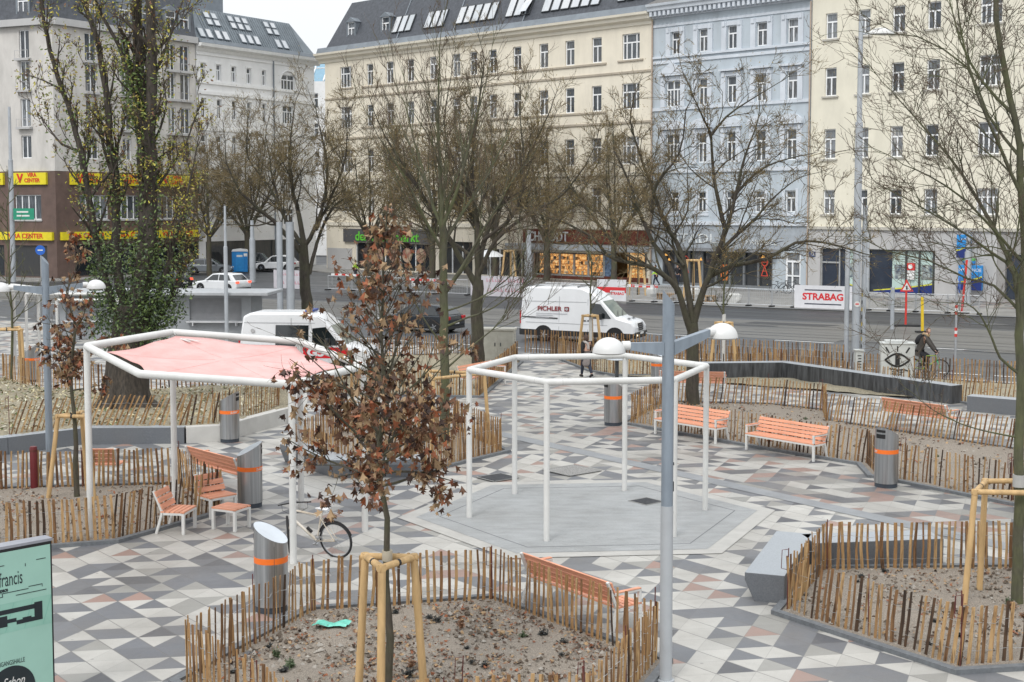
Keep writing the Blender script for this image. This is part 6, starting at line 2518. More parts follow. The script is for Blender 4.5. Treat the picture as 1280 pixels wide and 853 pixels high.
def stakes(label, g, feet, tops, zt, r=.045, rails=((0, 1), (1, 2), (2, 0)), group='timber stake frames holding young trees'):
    t = thing('tree_stake', label, 'tree stakes', (g[0], g[1], 0), 0, group)
    for f, tp in zip(feet, tops):
        q = MB(); q.tube([(f[0], f[1], -.05), (tp[0], tp[1], zt)], [r * 1.05, r], 9); q.build('stake', m_stake, t, 50)
    for a, b_ in rails:
        A, B_ = Vector((*tops[a], zt - .045)), Vector((*tops[b_], zt - .045))
        d = (B_ - A).normalized() * .06
        q = MB(); q.tube([A - d, B_ + d], r * .9, 9); q.build('cross_rail', m_stake, t, 50)
        m_ = A.lerp(B_, .5)
        q = MB(); q.tube([m_ - d * .35, m_ + d * .35], r * .96, 9); q.build('strap', m_strap, t, 50)
    return t


def tri_stakes(label, g, rf, rt_, zt, a0, r=.045, **k):
    aa = [a0 + 2 * pi * i / 3 for i in range(3)]
    return stakes(label, g, [(cos(a) * rf, sin(a) * rf) for a in aa], [(cos(a) * rt_, sin(a) * rt_) for a in aa], zt, r, **k)


tri_stakes('three pale stakes with a triangular frame round the brown leaved tree in front', (-1.63, 17.45), .52, .37, 1.96, radians(-95), .052)
tri_stakes('three stakes with a top frame round the thin tree in the left bed', (-9.75, 30.1), .62, .36, 1.93, radians(205), .05)
stakes('four post timber frame round the bare tree at the right edge', (8.28, 21.93), [(-.93, -.2), (-.35, .75), (.95, -.35), (.9, .8)], [(-.77, -.15), (-.30, .72), (.85, -.3), (.85, .75)], 1.95, .05, rails=((0, 2), (1, 3), (0, 1), (2, 3)))
tri_stakes('timber stakes beside the green barked tree in the middle bed', (-1.75, 37.0), 1.15, 1.0, 2.0, radians(10), .05)


def sapling(label, g, h, seed, white=1.6, stake=1.85, hw=1.3, group='young bare trees with white painted trunks', wood=None, dens=3.6, low=2.0, rmin=.008):
    T = Tree(seed, up=.5, wob=.1, rmin=rmin, ang=(20, 45))
    r = random.Random(seed)
    path = [Vector((r.gauss(0, .01) * i, r.gauss(0, .01) * i, h * i / 7)) for i in range(8)]
    T.limb(path, .065, .012, None, 8)
    sp = [(1, 1, 5, 4, 0), (3.6, .5, 4, 3, 0), (2.4, .5, 3, 3, 0)]
    n = int(dens * h)
    for k in range(n):
        f = (k + r.random() * .6) / n
        z = low + (h - low) * f
        i = min(6, int(z / h * 7)); p = path[i].lerp(path[i + 1], z / h * 7 - i)
        a = r.uniform(0, 2 * pi); e = radians(r.uniform(30, 58))
        T.shoot(p, Vector((cos(a) * cos(e), sin(a) * cos(e), sin(e))), hw * (1.05 - .75 * f) * r.uniform(.7, 1.1), .02, 0, sp)
    t = plant('young_tree', label, g, T, [wood or m_bark_gr], [m_twig_gr if wood is None else m_twig_br], group)
    if white:
        q = MB(); q.tube([(0, 0, .1), (0, 0, white)], .075, 9); q.build('trunk_paint', m_lime[0], t, 50)
    return t


SG = 'young bare trees with white painted trunks'
for lb, sl_, g, h, sd_ in (('young tree with white painted trunk in front of the white delivery van', 'timber stakes round the young tree in front of the white delivery van', (3.4, 58.6, 0), 5.6, 301),
                           ('young tree with white painted trunk right of the lamp head beside the dark tree', 'timber stakes behind the right lamp head', (8.6, 55.0, 0), 6.0, 302),
                           ('young tree with white painted trunk behind the tree at the right edge', 'timber stakes behind the fence at the right edge', (20.3, 46.2, 0), 6.2, 303)):
    sapling(lb, g, h, sd_, 1.9 if sd_ != 302 else 2.2)
    tri_stakes(sl_, g, .62, .36, 1.9, radians(200), .06)
for lb, sl_, px, py, h, sd_ in (('young tree on the far pavement in front of the cafe', 'timber stakes on the far pavement in front of the cafe', 866, 377, 6.0, 311),
                                ('young tree on the far pavement beside the hi-vis worker', 'timber stakes on the far pavement beside the hi-vis worker', 797, 369, 5.5, 312),
                                ('young tree on the far pavement left of the lit shop', 'timber stakes on the far pavement left of the lit shop', 637, 356, 5.5, 313)):
    g = ground(px, py)
    sapling(lb, g, h, sd_, 0, group='young trees on the far pavement', wood=m_bark_br, dens=1.6, rmin=.012)
    tri_stakes(sl_, g, .75, .45, 2.9, radians(200), .09)
sapling('slim young tree at the far left in front of the yellow shop signs', (-17.6, 47.6, .0), 7.6, 321, 0, dens=3.4, hw=1.7, group='young trees on the left', low=2.3, rmin=.007)
tri_stakes('timber stakes round the slim tree at the far left', (-17.6, 47.6), .75, .6, 2.3, radians(205), .05)


# ---- street trees in front of the facades, all of one kind
def street_tree(seed, h, spread, rt):
    T = Tree(seed, up=.2, wob=.14, rmin=.016, ang=(25, 58))
    r = random.Random(seed)
    fk = h * .32
    T.limb([Vector((0, 0, -.1)), Vector((.05, 0, fk * .5)), Vector((0, .05, fk))], rt, rt * .78, None, 10)
    sp = [(1.35, h * .26, 6, 5, 0), (4.6, .70, 5, 3, 0), (4.2, .66, 4, 3, 1), (3.8, .66, 3, 1, 1)]
    for k in range(7):
        a = 2 * pi * k / 7 + r.uniform(-.3, .3)
        R = spread * r.uniform(.6, 1.05)
        T.limb([Vector((0, 0, fk * r.uniform(.75, 1))), Vector((cos(a) * R * .3, sin(a) * R * .3, fk * 1.35)), Vector((cos(a) * R * .7, sin(a) * R * .7, h * .62)), Vector((cos(a) * R, sin(a) * R, h * r.uniform(.78, 1.0)))],
               rt * .5, .035, sp, 7, t0=.2)
    T.limb([Vector((0, 0, fk * .9)), Vector((.2, .1, h * .55)), Vector((0, 0, h * .98))], rt * .55, .03, sp, 7, t0=.2)
    return T


STG = 'bare street trees in front of the facades'
T1, T2 = street_tree(71, 13.5, 5.6, .33), street_tree(72, 12.0, 5.0, .28)
stp = []
for k, (T, lb) in enumerate(((T1, 'bare street tree left of the shop letters, trunk in front of the rust red fascia'), (T2, 'bare street tree between the lit shop and the cafe, in front of the cream facade'))):
    t = plant('street_tree', lb, (0, 0, 0), T, [m_bark_br], [m_twig_br, m_twig_oc], STG)
    add_leaves(t, T, 3200, .09, [MATS['ochre_leaf'], MATS['ochre_leaf2'], m_leafs[0]], 90 + k, 'leaf_remnant', spread=.45)
    stp.append(t)
pos = ((683, 351, 0, None), (767, 357, 1, None),
       (310, 338, 0, 'bare street tree in front of the blue portable toilet'), (262, 344, 1, 'bare street tree behind the poplar, leaning over parked dark cars'),
       (462, 350, 1, 'bare street tree in front of the green grocery lettering'), (540, 350, 0, 'bare street tree before the dark entrance right of the grocery'),
       (618, 352, 1, 'bare street tree behind the thick trunked tree, left of the shop'))
for i, (px, py, k, lb) in enumerate(pos):
    g = ground(px, py)
    if lb is None:
        stp[k].location = g
        stp[k].rotation_euler = (0, 0, .7 * i)
    else:
        dup(stp[k], g, 1.1 * i + .4, lb, STG)
# ------------------------------------------------------------------ vehicles
m_vwhite = mat('white_car_paint', (.70, .71, .72), .25, var=.02, spec=.6, grime=.08)
m_vdark = mat('dark_car_paint', (.03, .035, .042), .22, .2, var=.05)
m_vgrey = mat('grey_car_paint', (.16, .175, .19), .25, .3, var=.05)
m_plast = mat('black_plastic', (.018, .019, .02), .5)
m_vglass = mat('car_glass', (.012, .016, .018), .05, spec=.9, var=.3)
m_wscreen = mat('windscreen_glass', (.13, .17, .16), .06, spec=.9, var=.2, scale=1.2)
m_tyre = mat('tyre_rubber', (.018, .018, .019), .8)
m_rim = mat('alloy_rim', (.38, .39, .40), .35, .7)
m_headl = mat('headlight_glass', (.62, .64, .66), .12, spec=.8)
m_headon = mat('headlight_on', (.9, .8, .6), .2, emit=(1, .85, .6, 1.4))
m_tail = mat('tail_light', (.45, .015, .02), .2)
m_tailon = mat('tail_light_on', (.8, .05, .03), .2, emit=(1, .12, .06, 1.3))
m_plate = mat('number_plate_white', (.7, .7, .68), .5)
m_letred = mat('dark_red_letters', (.20, .012, .015), .5)


def wheel(parent, x, y, r, w_):
    sg = -1 if y < 0 else 1
    q = MB(); q.lathe([(r * .62, -w_ / 2), (r * .93, -w_ / 2), (r, -w_ * .3), (r, w_ * .3), (r * .93, w_ / 2), (r * .62, w_ / 2)], 24)
    q.xf(Matrix.Translation((x, y, r)) @ Matrix.Rotation(pi / 2, 4, 'X'))
    tw = q.build('wheel', m_tyre, parent, 40)
    q = MB(); q.lathe([(0, .0), (r * .64, .0), (r * .64, .02), (r * .5, .02), (r * .46, .005), (0, .012)], 24)
    q.xf(Matrix.Translation((x, y + sg * (w_ / 2 - .03), r)) @ Matrix.Rotation(-sg * pi / 2, 4, 'X'))
    st = len(q.v)
    for k in range(5):
        a = 2 * pi * k / 5
        q.beam((x, y + sg * (w_ / 2 - .0), r), (x + cos(a) * r * .58, y + sg * (w_ / 2 - .0), r + sin(a) * r * .58), .05, .03, up=(0, 1, 0))
    q.build('rim', m_rim, tw)


def tapered_side(prof, w_, zb, k, mi=0):
    """body outline extruded across the car, narrowing above the belt line"""
    q = MB()
    n = len(prof)

    def hw(x, z):
        return w_ / 2 - max(0, z - zb) * k
    vs_ = [(x, -hw(x, z), z) for x, z in prof] + [(x, hw(x, z), z) for x, z in prof]
    fs = [tuple(range(n)), tuple(range(2 * n - 1, n - 1, -1))]
    for i in range(n):
        j = (i + 1) % n
        fs.append((i, n + i, n + j, j))
    q.add(vs_, fs, mi)
    return q, hw


def side_patch(parent, name, m, pts, hw, off=.006, both=True):
    for sg in ((-1, 1) if both else (-1,)):
        q = MB()
        P = [(x, sg * (hw(x, z) + off), z) for x, z in pts]
        q.poly(P if sg < 0 else P[::-1])
        q.build(name, m, parent)


def van(name, label, loc, rz, L=5.98, h=2.72, livery=None, cat='van', high=True):
    t = thing(name, label, cat, loc, rz)
    # nose towards +x
    x0, x1 = -L / 2, L / 2
    zr = h
    prof = [(x0 + .05, .32), (x1 - .1, .30), (x1, .45), (x1 - .02, .85), (x1 - .18, 1.08), (x1 - .95, 1.28), (x1 - 1.72, 2.08 if high else 1.80), (x1 - 2.15, zr - .28), (x1 - 2.75, zr - .03), (x1 - 3.3, zr), (x0 + .35, zr - .01), (x0 + .10, zr - .14), (x0, 1.2), (x0, .55)]
    if not high:
        prof = [(x0 + .05, .32), (x1 - .1, .30), (x1, .45), (x1 - .02, .85), (x1 - .2, 1.05), (x1 - .95, 1.22), (x1 - 1.62, 1.98), (x1 - 2.0, zr - .14), (x1 - 2.4, zr - .02), (x1 - 2.9, zr), (x0 + .45, zr - .01), (x0 + .14, zr - .16), (x0, 1.2), (x0, .55)]
    q, hw = tapered_side(prof, 2.02, 1.1, .10)
    bevel(q.build('body', m_vwhite, t, 50, fix=True), .09, 3, 20)
    wx = (x1 - 1.02, x0 + 1.25)
    for x in wx:
        for y in (-.88, .88):
            wheel(t, x, y, .345, .24)
    side_patch(t, 'wheel_arch', m_plast, None or [(0, 0)], hw) if False else None
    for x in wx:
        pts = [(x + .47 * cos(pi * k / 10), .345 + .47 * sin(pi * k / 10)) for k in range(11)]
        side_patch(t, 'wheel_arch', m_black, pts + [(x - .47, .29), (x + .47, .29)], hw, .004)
    side_patch(t, 'sill_trim', m_plast, [(x0 + .02, .30), (x1 - .06, .30), (x1 - .03, .52), (x0 + .02, .60)], hw, .003)
    q = MB(); q.span(x1 - .12, x1 + .05, -.98, .98, .28, .58); bevel(q.build('bumper', m_plast, t), .05, 3)
    q = MB(); q.span(x0 - .06, x0 + .1, -.98, .98, .30, .62); bevel(q.build('bumper', m_plast, t), .04, 2)
    # windscreen on its slope
    (xa, za), (xb, zb) = prof[5], prof[6]
    n = Vector((zb - za, 0, xa - xb)).normalized() * .006
    f0, f1 = .02, .97
    q = MB()
    A = (xa + (xb - xa) * f0, za + (zb - za) * f0); B_ = (xa + (xb - xa) * f1, za + (zb - za) * f1)
    q.quad((A[0] + n.x, -.90, A[1] + n.z), (A[0] + n.x, .90, A[1] + n.z), (B_[0] + n.x, .84, B_[1] + n.z), (B_[0] + n.x, -.84, B_[1] + n.z)); q.build('windscreen', m_wscreen, t)
    q = MB(); q.beam((A[0] + .03, -.75, A[1] + .03), (A[0] - .2, -.05, A[1] + .26), .03, .02); q.beam((A[0] + .03, .05, A[1] + .03), (A[0] - .2, .75, A[1] + .26), .03, .02); islands(q, 'wiper', m_plast, t)
    side_patch(t, 'side_window', m_vglass, [(x1 - 1.2, 1.22), (x1 - 1.78, 1.92), (x1 - 2.3, 1.96 if high else 1.86), (x1 - 2.3, 1.2)], hw, .008)
    if livery == 'rescue':
        side_patch(t, 'side_window', m_vglass, [(x0 + 2.75, 1.18), (x0 + 2.75, 1.98), (x0 + 1.45, 1.98), (x0 + 1.45, 1.18)][::-1], hw, .008)
    # bonnet, grille, lamps
    q = MB(); q.quad((x1 - .05, -.36, .64), (x1 - .05, .36, .64), (x1 - .12, .42, 1.0), (x1 - .12, -.42, 1.0)); q.xf(Matrix.Translation((.075, 0, 0))); q.build('grille', m_plast, t)
    q = MB()
    for k in range(3):
        z = .72 + .09 * k
        q.span(x1 + .015 - .017 * k, x1 + .03 - .017 * k, -.36, .36, z, z + .02)
    islands(q, 'grille_bar', m_rim, t)
    for sg in (-1, 1):
        q = MB(); q.poly([(x1 + .02, sg * .46, .78), (x1 - .04, sg * .92, .82), (x1 - .30, sg * 1.0, 1.06), (x1 - .12, sg * .62, 1.05), (x1 - .06, sg * .46, .98)]); q.build('headlight', m_headl, t)
        q = MB(); q.span(x1 + .045, x1 + .06, sg * .8 - .12, sg * .8 + .12, .40, .47); q.build('fog_light', m_headon if sg < 0 and livery == 'van' else m_headl, t)
        q = MB(); q.span(x0 - .02, x0 + .05, sg * .93 - .07, sg * .93 + .07, .85, 1.5); bevel(q.build('tail_light', m_tail, t), .02)
        q = MB(); q.span(x1 - 1.75, x1 - 1.62, sg * 1.17 - .13, sg * 1.17 + .13, 1.18, 1.5); bevel(q.build('mirror', m_plast, t), .04, 2)
    q = MB(); q.span(x1 + .052, x1 + .066, -.26, .26, .46, .57); q.build('number_plate', m_plate, t)
    side_patch(t, 'door_seam', mat('seam_grey', (.30, .31, .32), .6), [(x1 - 2.42, .55), (x1 - 2.40, .55), (x1 - 2.42, 2.15), (x1 - 2.44, 2.15)], hw, .005)
    side_patch(t, 'door_seam', MATS['seam_grey'], [(x0 + 2.05, .6), (x0 + 2.07, .6), (x0 + 2.07, 2.25), (x0 + 2.05, 2.25)], hw, .005)
    side_patch(t, 'side_moulding', MATS['seam_grey'], [(x0 + .1, 1.98), (x1 - 2.5, 1.98), (x1 - 2.5, 2.0), (x0 + .1, 2.0)] if high else [(x0 + .2, 2.05), (x1 - 2.2, 2.05), (x1 - 2.2, 2.07), (x0 + .2, 2.07)], hw, .005)
    if livery == 'van':
        side_patch(t, 'door_rail', m_plast, [(x0 + .12, 1.19), (x0 + 2.0, 1.14), (x0 + 2.0, 1.20), (x0 + .12, 1.24)], hw, .007, both=False)
        for x in (x1 - 2.62, x1 - 2.30):
            side_patch(t, 'door_handle', m_plast, [(x - .13, 1.06), (x + .13, 1.06), (x + .13, 1.12), (x - .13, 1.12)], hw, .012)
        side_patch(t, 'side_crease', MATS['seam_grey'], [(x0 + .3, .94), (x1 - 1.4, .88), (x1 - 1.4, .90), (x0 + .3, .96)], hw, .004)
        yy = -(hw(0, 1.6) + .012)
        text('PICHLER', .30, m_letred, t, loc=(x0 + 1.55, yy, 1.63), rot=(pi / 2 - .1, 0, 0), depth=.002, sx=1.12, offset=.008)
        q = MB(); q.quad((x0 + 2.34, yy, 1.52), (x0 + 2.58, yy, 1.52), (x0 + 2.58, yy - .0, 1.74), (x0 + 2.34, yy, 1.74)); lg_ = q.build('logo', m_letred, t)
        q = MB(); q.lathe([(.04, 0), (.075, 0)], 12); q.xf(Matrix.Translation((x0 + 2.46, yy - .003, 1.63)) @ Matrix.Rotation(pi / 2, 4, 'X')); q.build('logo_ring', m_vwhite, lg_)
        q = MB()
        for k, wd in enumerate((1.65, .9, .7)):
            z = 1.38 - .1 * k
            y2 = -(hw(0, z) + .01)
            q.quad((x0 + .85, y2, z), (x0 + .85 + wd, y2, z), (x0 + .85 + wd, y2, z + .03), (x0 + .85, y2, z + .03))
        islands(q, 'small_print', mat('print_grey', (.35, .36, .38), .5), t)
        q = MB()
        for x in (x0 + .8, x0 + 2.2, x0 + 3.0):
            q.span(x - .03, x + .03, -.85, .85, h + .0, h + .07)
        q.tube([(x0 + .7, -.75, h + .09), (x0 + 3.1, -.75, h + .09)], .03, 6); q.tube([(x0 + .7, .75, h + .09), (x0 + 3.1, .75, h + .09)], .03, 6)
        q.build('roof_rack', m_rim, t)
        q = MB(); q.quad((x1 - .42, -.55, 1.199), (x1 - .42, -.2, 1.199), (x1 - .55, -.2, 1.235), (x1 - .55, -.55, 1.235)); q.quad((x1 - .42, .2, 1.199), (x1 - .42, .55, 1.199), (x1 - .55, .55, 1.235), (x1 - .55, .2, 1.235)); q.xf(Matrix.Translation((.0, 0, .006))); islands(q, 'bonnet_vent', m_plast, t)
    if livery == 'rescue':
        m_red = mat('rescue_red', (.62, .012, .02), .35, var=.05)
        side_patch(t, 'red_stripe', m_red, [(x0 + .1, .72), (x1 - .9, .72), (x1 - .9, 1.14), (x0 + .1, 1.14)], hw, .004)
        yy = -(hw(0, .93) + .012)
        text('RD G5', .42, m_vwhite, t, loc=(x0 + 2.6, yy, .93), rot=(pi / 2, 0, 0), depth=.002, sx=1.3, offset=.02)
        q = MB(); q.lathe([(0, 0), (.08, 0), (.08, .02), (0, .02)], 14); q.xf(Matrix.Translation((x0 + .55, -(hw(0, 1.75) + .006), 1.75)) @ Matrix.Rotation(pi / 2, 4, 'X')); q.build('fuel_cap', mat('cap_grey', (.4, .4, .4), .5), t)
        q = MB(); q.span(x1 - 2.7, x1 - 2.4, -.5, .5, h - .01, h + .09); bevel(q.build('roof_bar', mat('beacon_blue', (.02, .06, .3), .2), t), .03)
    return t


van('delivery_van', 'white high roofed delivery van with dark red lettering driving along the road', (3.55, 67.6, -.12), radians(-22), livery='van')
van('rescue_van', 'white rescue van with a red lettered stripe parked behind the sail pergola', (-7.9, 53.2, 0), radians(-6), L=5.2, h=2.46, livery='rescue', high=False)


def car(label, loc, rz, paint, L=4.5, h=1.5, group=None, lights=False, estate=True):
    t = thing('car', label, 'car', loc, rz, group)
    x0, x1 = -L / 2, L / 2
    zb = .92
    low = [(x0 + .12, .24), (x1 - .15, .22), (x1, .42), (x1 - .05, .68), (x1 - .45, .82), (x1 - 1.25, zb), (x0 + .1, zb + .04), (x0, .75), (x0, .4)]
    q, hw = tapered_side(low, 1.82, .6, .06)
    bevel(q.build('body', paint, t, 50, fix=True), .08, 3, 20)
    top = [(x1 - 1.15, zb - .02), (x1 - 1.95, h - .06), (x1 - 2.5, h), (x0 + (.75 if estate else 1.2), h - .04), (x0 + (.18 if estate else .55), zb)]
    q, hw2 = tapered_side(top, 1.72, zb, .26)
    bevel(q.build('cabin', paint, t, 50, fix=True), .05, 2, 20)
    side_patch(t, 'side_window', m_vglass, [(x1 - 1.45, zb + .03), (x1 - 2.05, h - .13), (x1 - 2.62, h - .10), (x1 - 2.62, zb + .03)], hw2, .012)
    side_patch(t, 'side_window', m_vglass, [(x1 - 2.70, zb + .03), (x1 - 2.70, h - .10), (x0 + (.9 if estate else 1.35), h - .13), (x0 + (.6 if estate else 1.0), zb + .03)], hw2, .012)

    def slope(a, b_, wa, wb, name, m, s):
        n = Vector((b_[1] - a[1], 0, a[0] - b_[0])).normalized() * .055 * s
        q2 = MB(); q2.quad((a[0] + n.x, -wa, a[1] + abs(n.z)), (a[0] + n.x, wa, a[1] + abs(n.z)), (b_[0] + n.x, wb, b_[1] + abs(n.z)), (b_[0] + n.x, -wb, b_[1] + abs(n.z)))
        q2.build(name, m, t)
    slope((x1 - 1.22, zb + .04), (x1 - 1.88, h - .10), .76, .64, 'windscreen', m_wscreen, .25)
    a, b_ = (x0 + (.22 if estate else .6), zb + .06), (x0 + (.66 if estate else 1.1), h - .12)
    q2 = MB(); q2.quad((a[0] - .02, -.72, a[1]), (a[0] - .02, .72, a[1]), (b_[0] - .02, .60, b_[1]), (b_[0] - .02, -.60, b_[1])); q2.build('rear_window', m_vglass, t)
    for x in (x1 - .88, x0 + .85):
        for y in (-.80, .80):
            wheel(t, x, y, .32, .22)
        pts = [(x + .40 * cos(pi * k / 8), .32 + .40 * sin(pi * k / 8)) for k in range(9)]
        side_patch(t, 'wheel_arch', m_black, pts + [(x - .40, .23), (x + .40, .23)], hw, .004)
    for sg in (-1, 1):
        q = MB(); q.span(x0 - .03, x0 + .1, sg * .74 - .16, sg * .74 + .16, .72, .90); bevel(q.build('tail_light', m_tailon if lights else m_tail, t), .02)
        q = MB(); q.span(x1 - .16, x1 - .0, sg * .68 - .16, sg * .68 + .16, .58, .70); bevel(q.build('headlight', m_headl, t), .02)
        q = MB(); q.span(x1 - 1.62, x1 - 1.5, sg * .98 - .08, sg * .98 + .08, .92, 1.05); bevel(q.build('mirror', paint, t), .03)
    q = MB(); q.span(x0 - .02, x0 + .02, -.26, .26, .48, .60); q.build('number_plate', m_plate, t)
    q = MB(); q.span(x0 - .015, x0 + .2, -.82, .82, .23, .38); q.span(x1 - .2, x1 + .012, -.80, .80, .22, .36); islands(q, 'bumper', m_plast, t)
    return t


car('white estate car with lit tail lights driving away behind the kiosk', (-23.0, 107.5, -.12), radians(152), m_vwhite, lights=True)
PG = 'cars parked in front of the corner buildings'
car('white parked car behind the double masts, in front of the white building', (-24.4, 141.0, 0), radians(170), m_vwhite, h=1.62, group=PG)
car('grey parked car left of the blue portable toilet', (-29.9, 134.5, 0), radians(5), m_vgrey, h=1.5, group=PG)
car('dark blue parked car half hidden by the pole, next to the grey one', (-33.4, 129.5, 0), radians(60), m_vdark, h=1.5, group=PG)
car('dark off road car parked behind the blue portable toilet', (-26.6, 143.4, 0), radians(0), m_vdark, h=1.8, L=4.3, group=PG)
car('dark car with a lit tail light behind the ivy trunk', (-28.6, 112.0, -.12), radians(150), m_vdark, lights=True)
car('dark car passing behind the green barked tree and the brown leaves', (-4.9, 73.0, -.12), radians(150), m_vdark, h=1.5)

# portable toilet
t = thing('portable_toilet', 'bright blue portable toilet with white roof in front of the white building', 'portable toilet', (-27.6, 138.0, 0), radians(8))
m_ptb = mat('toilet_blue', (.01, .19, .50), .4, var=.08)
q = MB(); q.span(-.78, .78, -.6, .6, 0, 2.1); bevel(q.build('cabin', m_ptb, t), .05)
q = MB(); q.side([(-.82, 2.1), (.82, 2.1), (.7, 2.3), (0, 2.38), (-.7, 2.3)], -.64, .64); q.build('roof', m_vwhite, t)
q = MB(); q.span(-.38, .38, -.63, -.6, .1, 1.98); dr = q.build('door', mat('toilet_blue_door', (.015, .23, .56), .4), t)
q = MB(); q.span(-.3, .28, -.645, -.63, 1.55, 1.75); q.build('door_sign', m_plate, dr)
q = MB(); q.span(.40, .75, -.61, -.6, 1.6, 1.9); q.build('vent', m_plate, t)

# grey kiosk
ki = thing('kiosk', 'low grey kiosk with shutter and flat white roof beside the poplar', 'kiosk', (-14.6, 67.0, 0), radians(-3))
m_kg = mat('kiosk_grey', (.27, .285, .30), .55, var=.06, grime=.15)
F = Facade(ki, -7.9, 1.72, 0, 2.2, m_kg, 2.4)
F.hole(-1.35, 1.25, .95, 2.05); F.hole(-7.6, -4.2, .95, 2.05)
F.finish()
q = MB(); q.span(-8.4, 2.75, -.8, 2.6, 2.22, 2.38); bevel(q.build('roof', mat('kiosk_roof', (.36, .375, .39), .5, grime=.2), ki), .03)
for a, b_ in ((-1.35, 1.25), (-7.6, -4.2)):
    q = MB()
    for k in range(14):
        q.span(a, b_, .10, .12 + .02 * (k % 2), .95 + 1.1 * k / 14, .95 + 1.1 * (k + .9) / 14)
    q.quad((a, .13, .95), (b_, .13, .95), (b_, .13, 2.05), (a, .13, 2.05))
    q.build('shutter', mat('shutter_grey', (.22, .225, .235), .5, var=.08), ki)
    q = MB(); q.span(a - .1, b_ + .1, -.32, -.002, .86, .92); q.span(a + .2, a + .25, -.3, -.002, .7, .86); q.span(b_ - .25, b_ - .2, -.3, -.002, .7, .86); q.build('counter', mat('counter_white', (.55, .56, .57), .4), ki)

# ------------------------------------------------------------------ building site fence along the far kerb
m_fz = mat('site_fence_steel', (.42, .43, .44), .5, .5)
m_mesh = mat('site_fence_mesh', (.38, .39, .40), .6, .4)


def site_panel(a, dlen, label, banner=None, h=1.15):
    p = road_pt(a, 85.9, 0)
    t = thing('barrier_fence', label, 'barrier', p, radians(-30), 'barrier fence panels along the far kerb')
    q = MB()
    for x in (.03, dlen - .03):
        q.tube([(x, 0, .05), (x, 0, h)], .03, 6)
    q.tube([(.03, 0, h), (dlen - .03, 0, h)], .03, 6); q.tube([(.03, 0, .12), (dlen - .03, 0, .12)], .03, 6)
    q.build('frame', m_fz, t)
    q = MB()
    n = int(dlen / .14)
    for k in range(1, n):
        x = dlen * k / n
        q.beam((x, 0, .12), (x, 0, h), .012, .012)
    for k in range(1, 4):
        q.beam((.03, .008, .12 + (h - .12) * k / 4), (dlen - .03, .008, .12 + (h - .12) * k / 4), .012, .012)
    q.build('mesh', m_mesh, t)
    q = MB(); q.box(.0, 0, .03, .22, .6, .1); q.box(dlen, 0, .03, .22, .6, .1); islands(q, 'foot', m_tyre, t)
    return t


def banner(a, dlen, label, z0, z1, base_m, draw):
    p = road_pt(a, 85.72, 0)
    t = thing('banner', label, 'banner', p, radians(-30))
    q = MB(); q.span(0, dlen, -.012, .012, z0, z1); q.build('cloth', base_m, t)
    draw(t, dlen, z0, z1)
    return t


def along(px, py):
    """position along the far kerb of a survey point"""
    d = ray(px, py)
    k = 85.9 / (d.x * RN.x + d.y * RN.y)
    return RD.x * d.x * k + RD.y * d.y * k


edges = [along(x, 372) for x in (410, 440, 475, 510, 545, 585)]
LFT = 'grey mesh barrier panel at the far kerb behind the brown leaved tree top'
for i in range(len(edges) - 1):
    site_panel(edges[i], (edges[i + 1] - edges[i]) * .985, LFT)
xs_ = [790, 818, 846, 876, 906, 936, 965, 992]
LFM = 'grey mesh barrier panel on the far kerb right of the delivery van'
for i in range(len(xs_) - 1):
    a0, a1 = along(xs_[i], 378), along(xs_[i + 1], 378)
    site_panel(a0, (a1 - a0) * .985, LFM)
xs_ = [1086, 1112, 1145, 1185, 1225]
LFR = 'grey mesh barrier panel at the far kerb in front of the bank'
for i in range(len(xs_) - 1):
    a0, a1 = along(xs_[i], 382), along(xs_[i + 1], 382)
    site_panel(a0, (a1 - a0) * .985, LFR)
m_bw = mat('banner_white', (.66, .66, .68), .6, var=.05, grime=.08)
m_bp = mat('banner_pinkish', (.52, .50, .53), .6, var=.08)
m_br = mat('banner_red', (.60, .03, .035), .5)
m_bd = mat('banner_bar', (.05, .055, .08), .5)


def d_strabag(t, L, z0, z1):
    text('STRABAG', .60, m_br, t, loc=(L / 2, -.016, (z0 + z1) / 2), depth=.003, sx=1.05, offset=.022)
    q = MB(); q.span(L * .18, L * .82, -.016, -.013, z1 - .34, z1 - .26); q.span(L * .18, L * .82, -.016, -.013, z0 + .24, z0 + .32); islands(q, 'bar', m_bd, t)


a0, a1 = along(994, 378), along(1066, 380)
banner(a0, a1 - a0, 'large white banner with red company name between two dark bars', .02, 1.5, m_bw, d_strabag)


def d_small(t, L, z0, z1):
    q = MB(); q.span(0, L, -.015, -.013, z0 + .55, z0 + .95); q.build('red_band', m_br, t)
    q = MB(); q.span(L * .45, L * .95, -.018, -.0155, z0 + .25, z0 + .72); q.build('white_field', m_bw, t)
    text('STRABAG', .26, m_br, t, loc=(L * .7, -.021, z0 + .5), depth=.002, sx=.9, offset=.01)


a0, a1 = along(748, 366), along(784, 368)
banner(a0, a1 - a0, 'small white banner with a red band right behind the delivery van', .02, 1.5, m_bw, d_small)


def d_pink(t, L, z0, z1):
    for z, ws in ((z1 - .42, ((.28, .40), (.43, .62), (.65, .9))), (z0 + .35, ((.3, .36), (.4, .55), (.6, .86)))):
        q = MB()
        r = random.Random(int(z * 10))
        for a, b_ in ws:
            x = a * L
            while x < b_ * L:
                w_ = r.uniform(.10, .22)
                hh = r.uniform(.16, .34)
                q.span(x, x + w_ * .45, -.016, -.013, z, z + hh); q.span(x, x + w_, -.0165, -.0135, z, z + .07)
                x += w_ + .07
        q.build('faded_lettering', mat('faded_pink', (.48, .26, .30), .6), t)


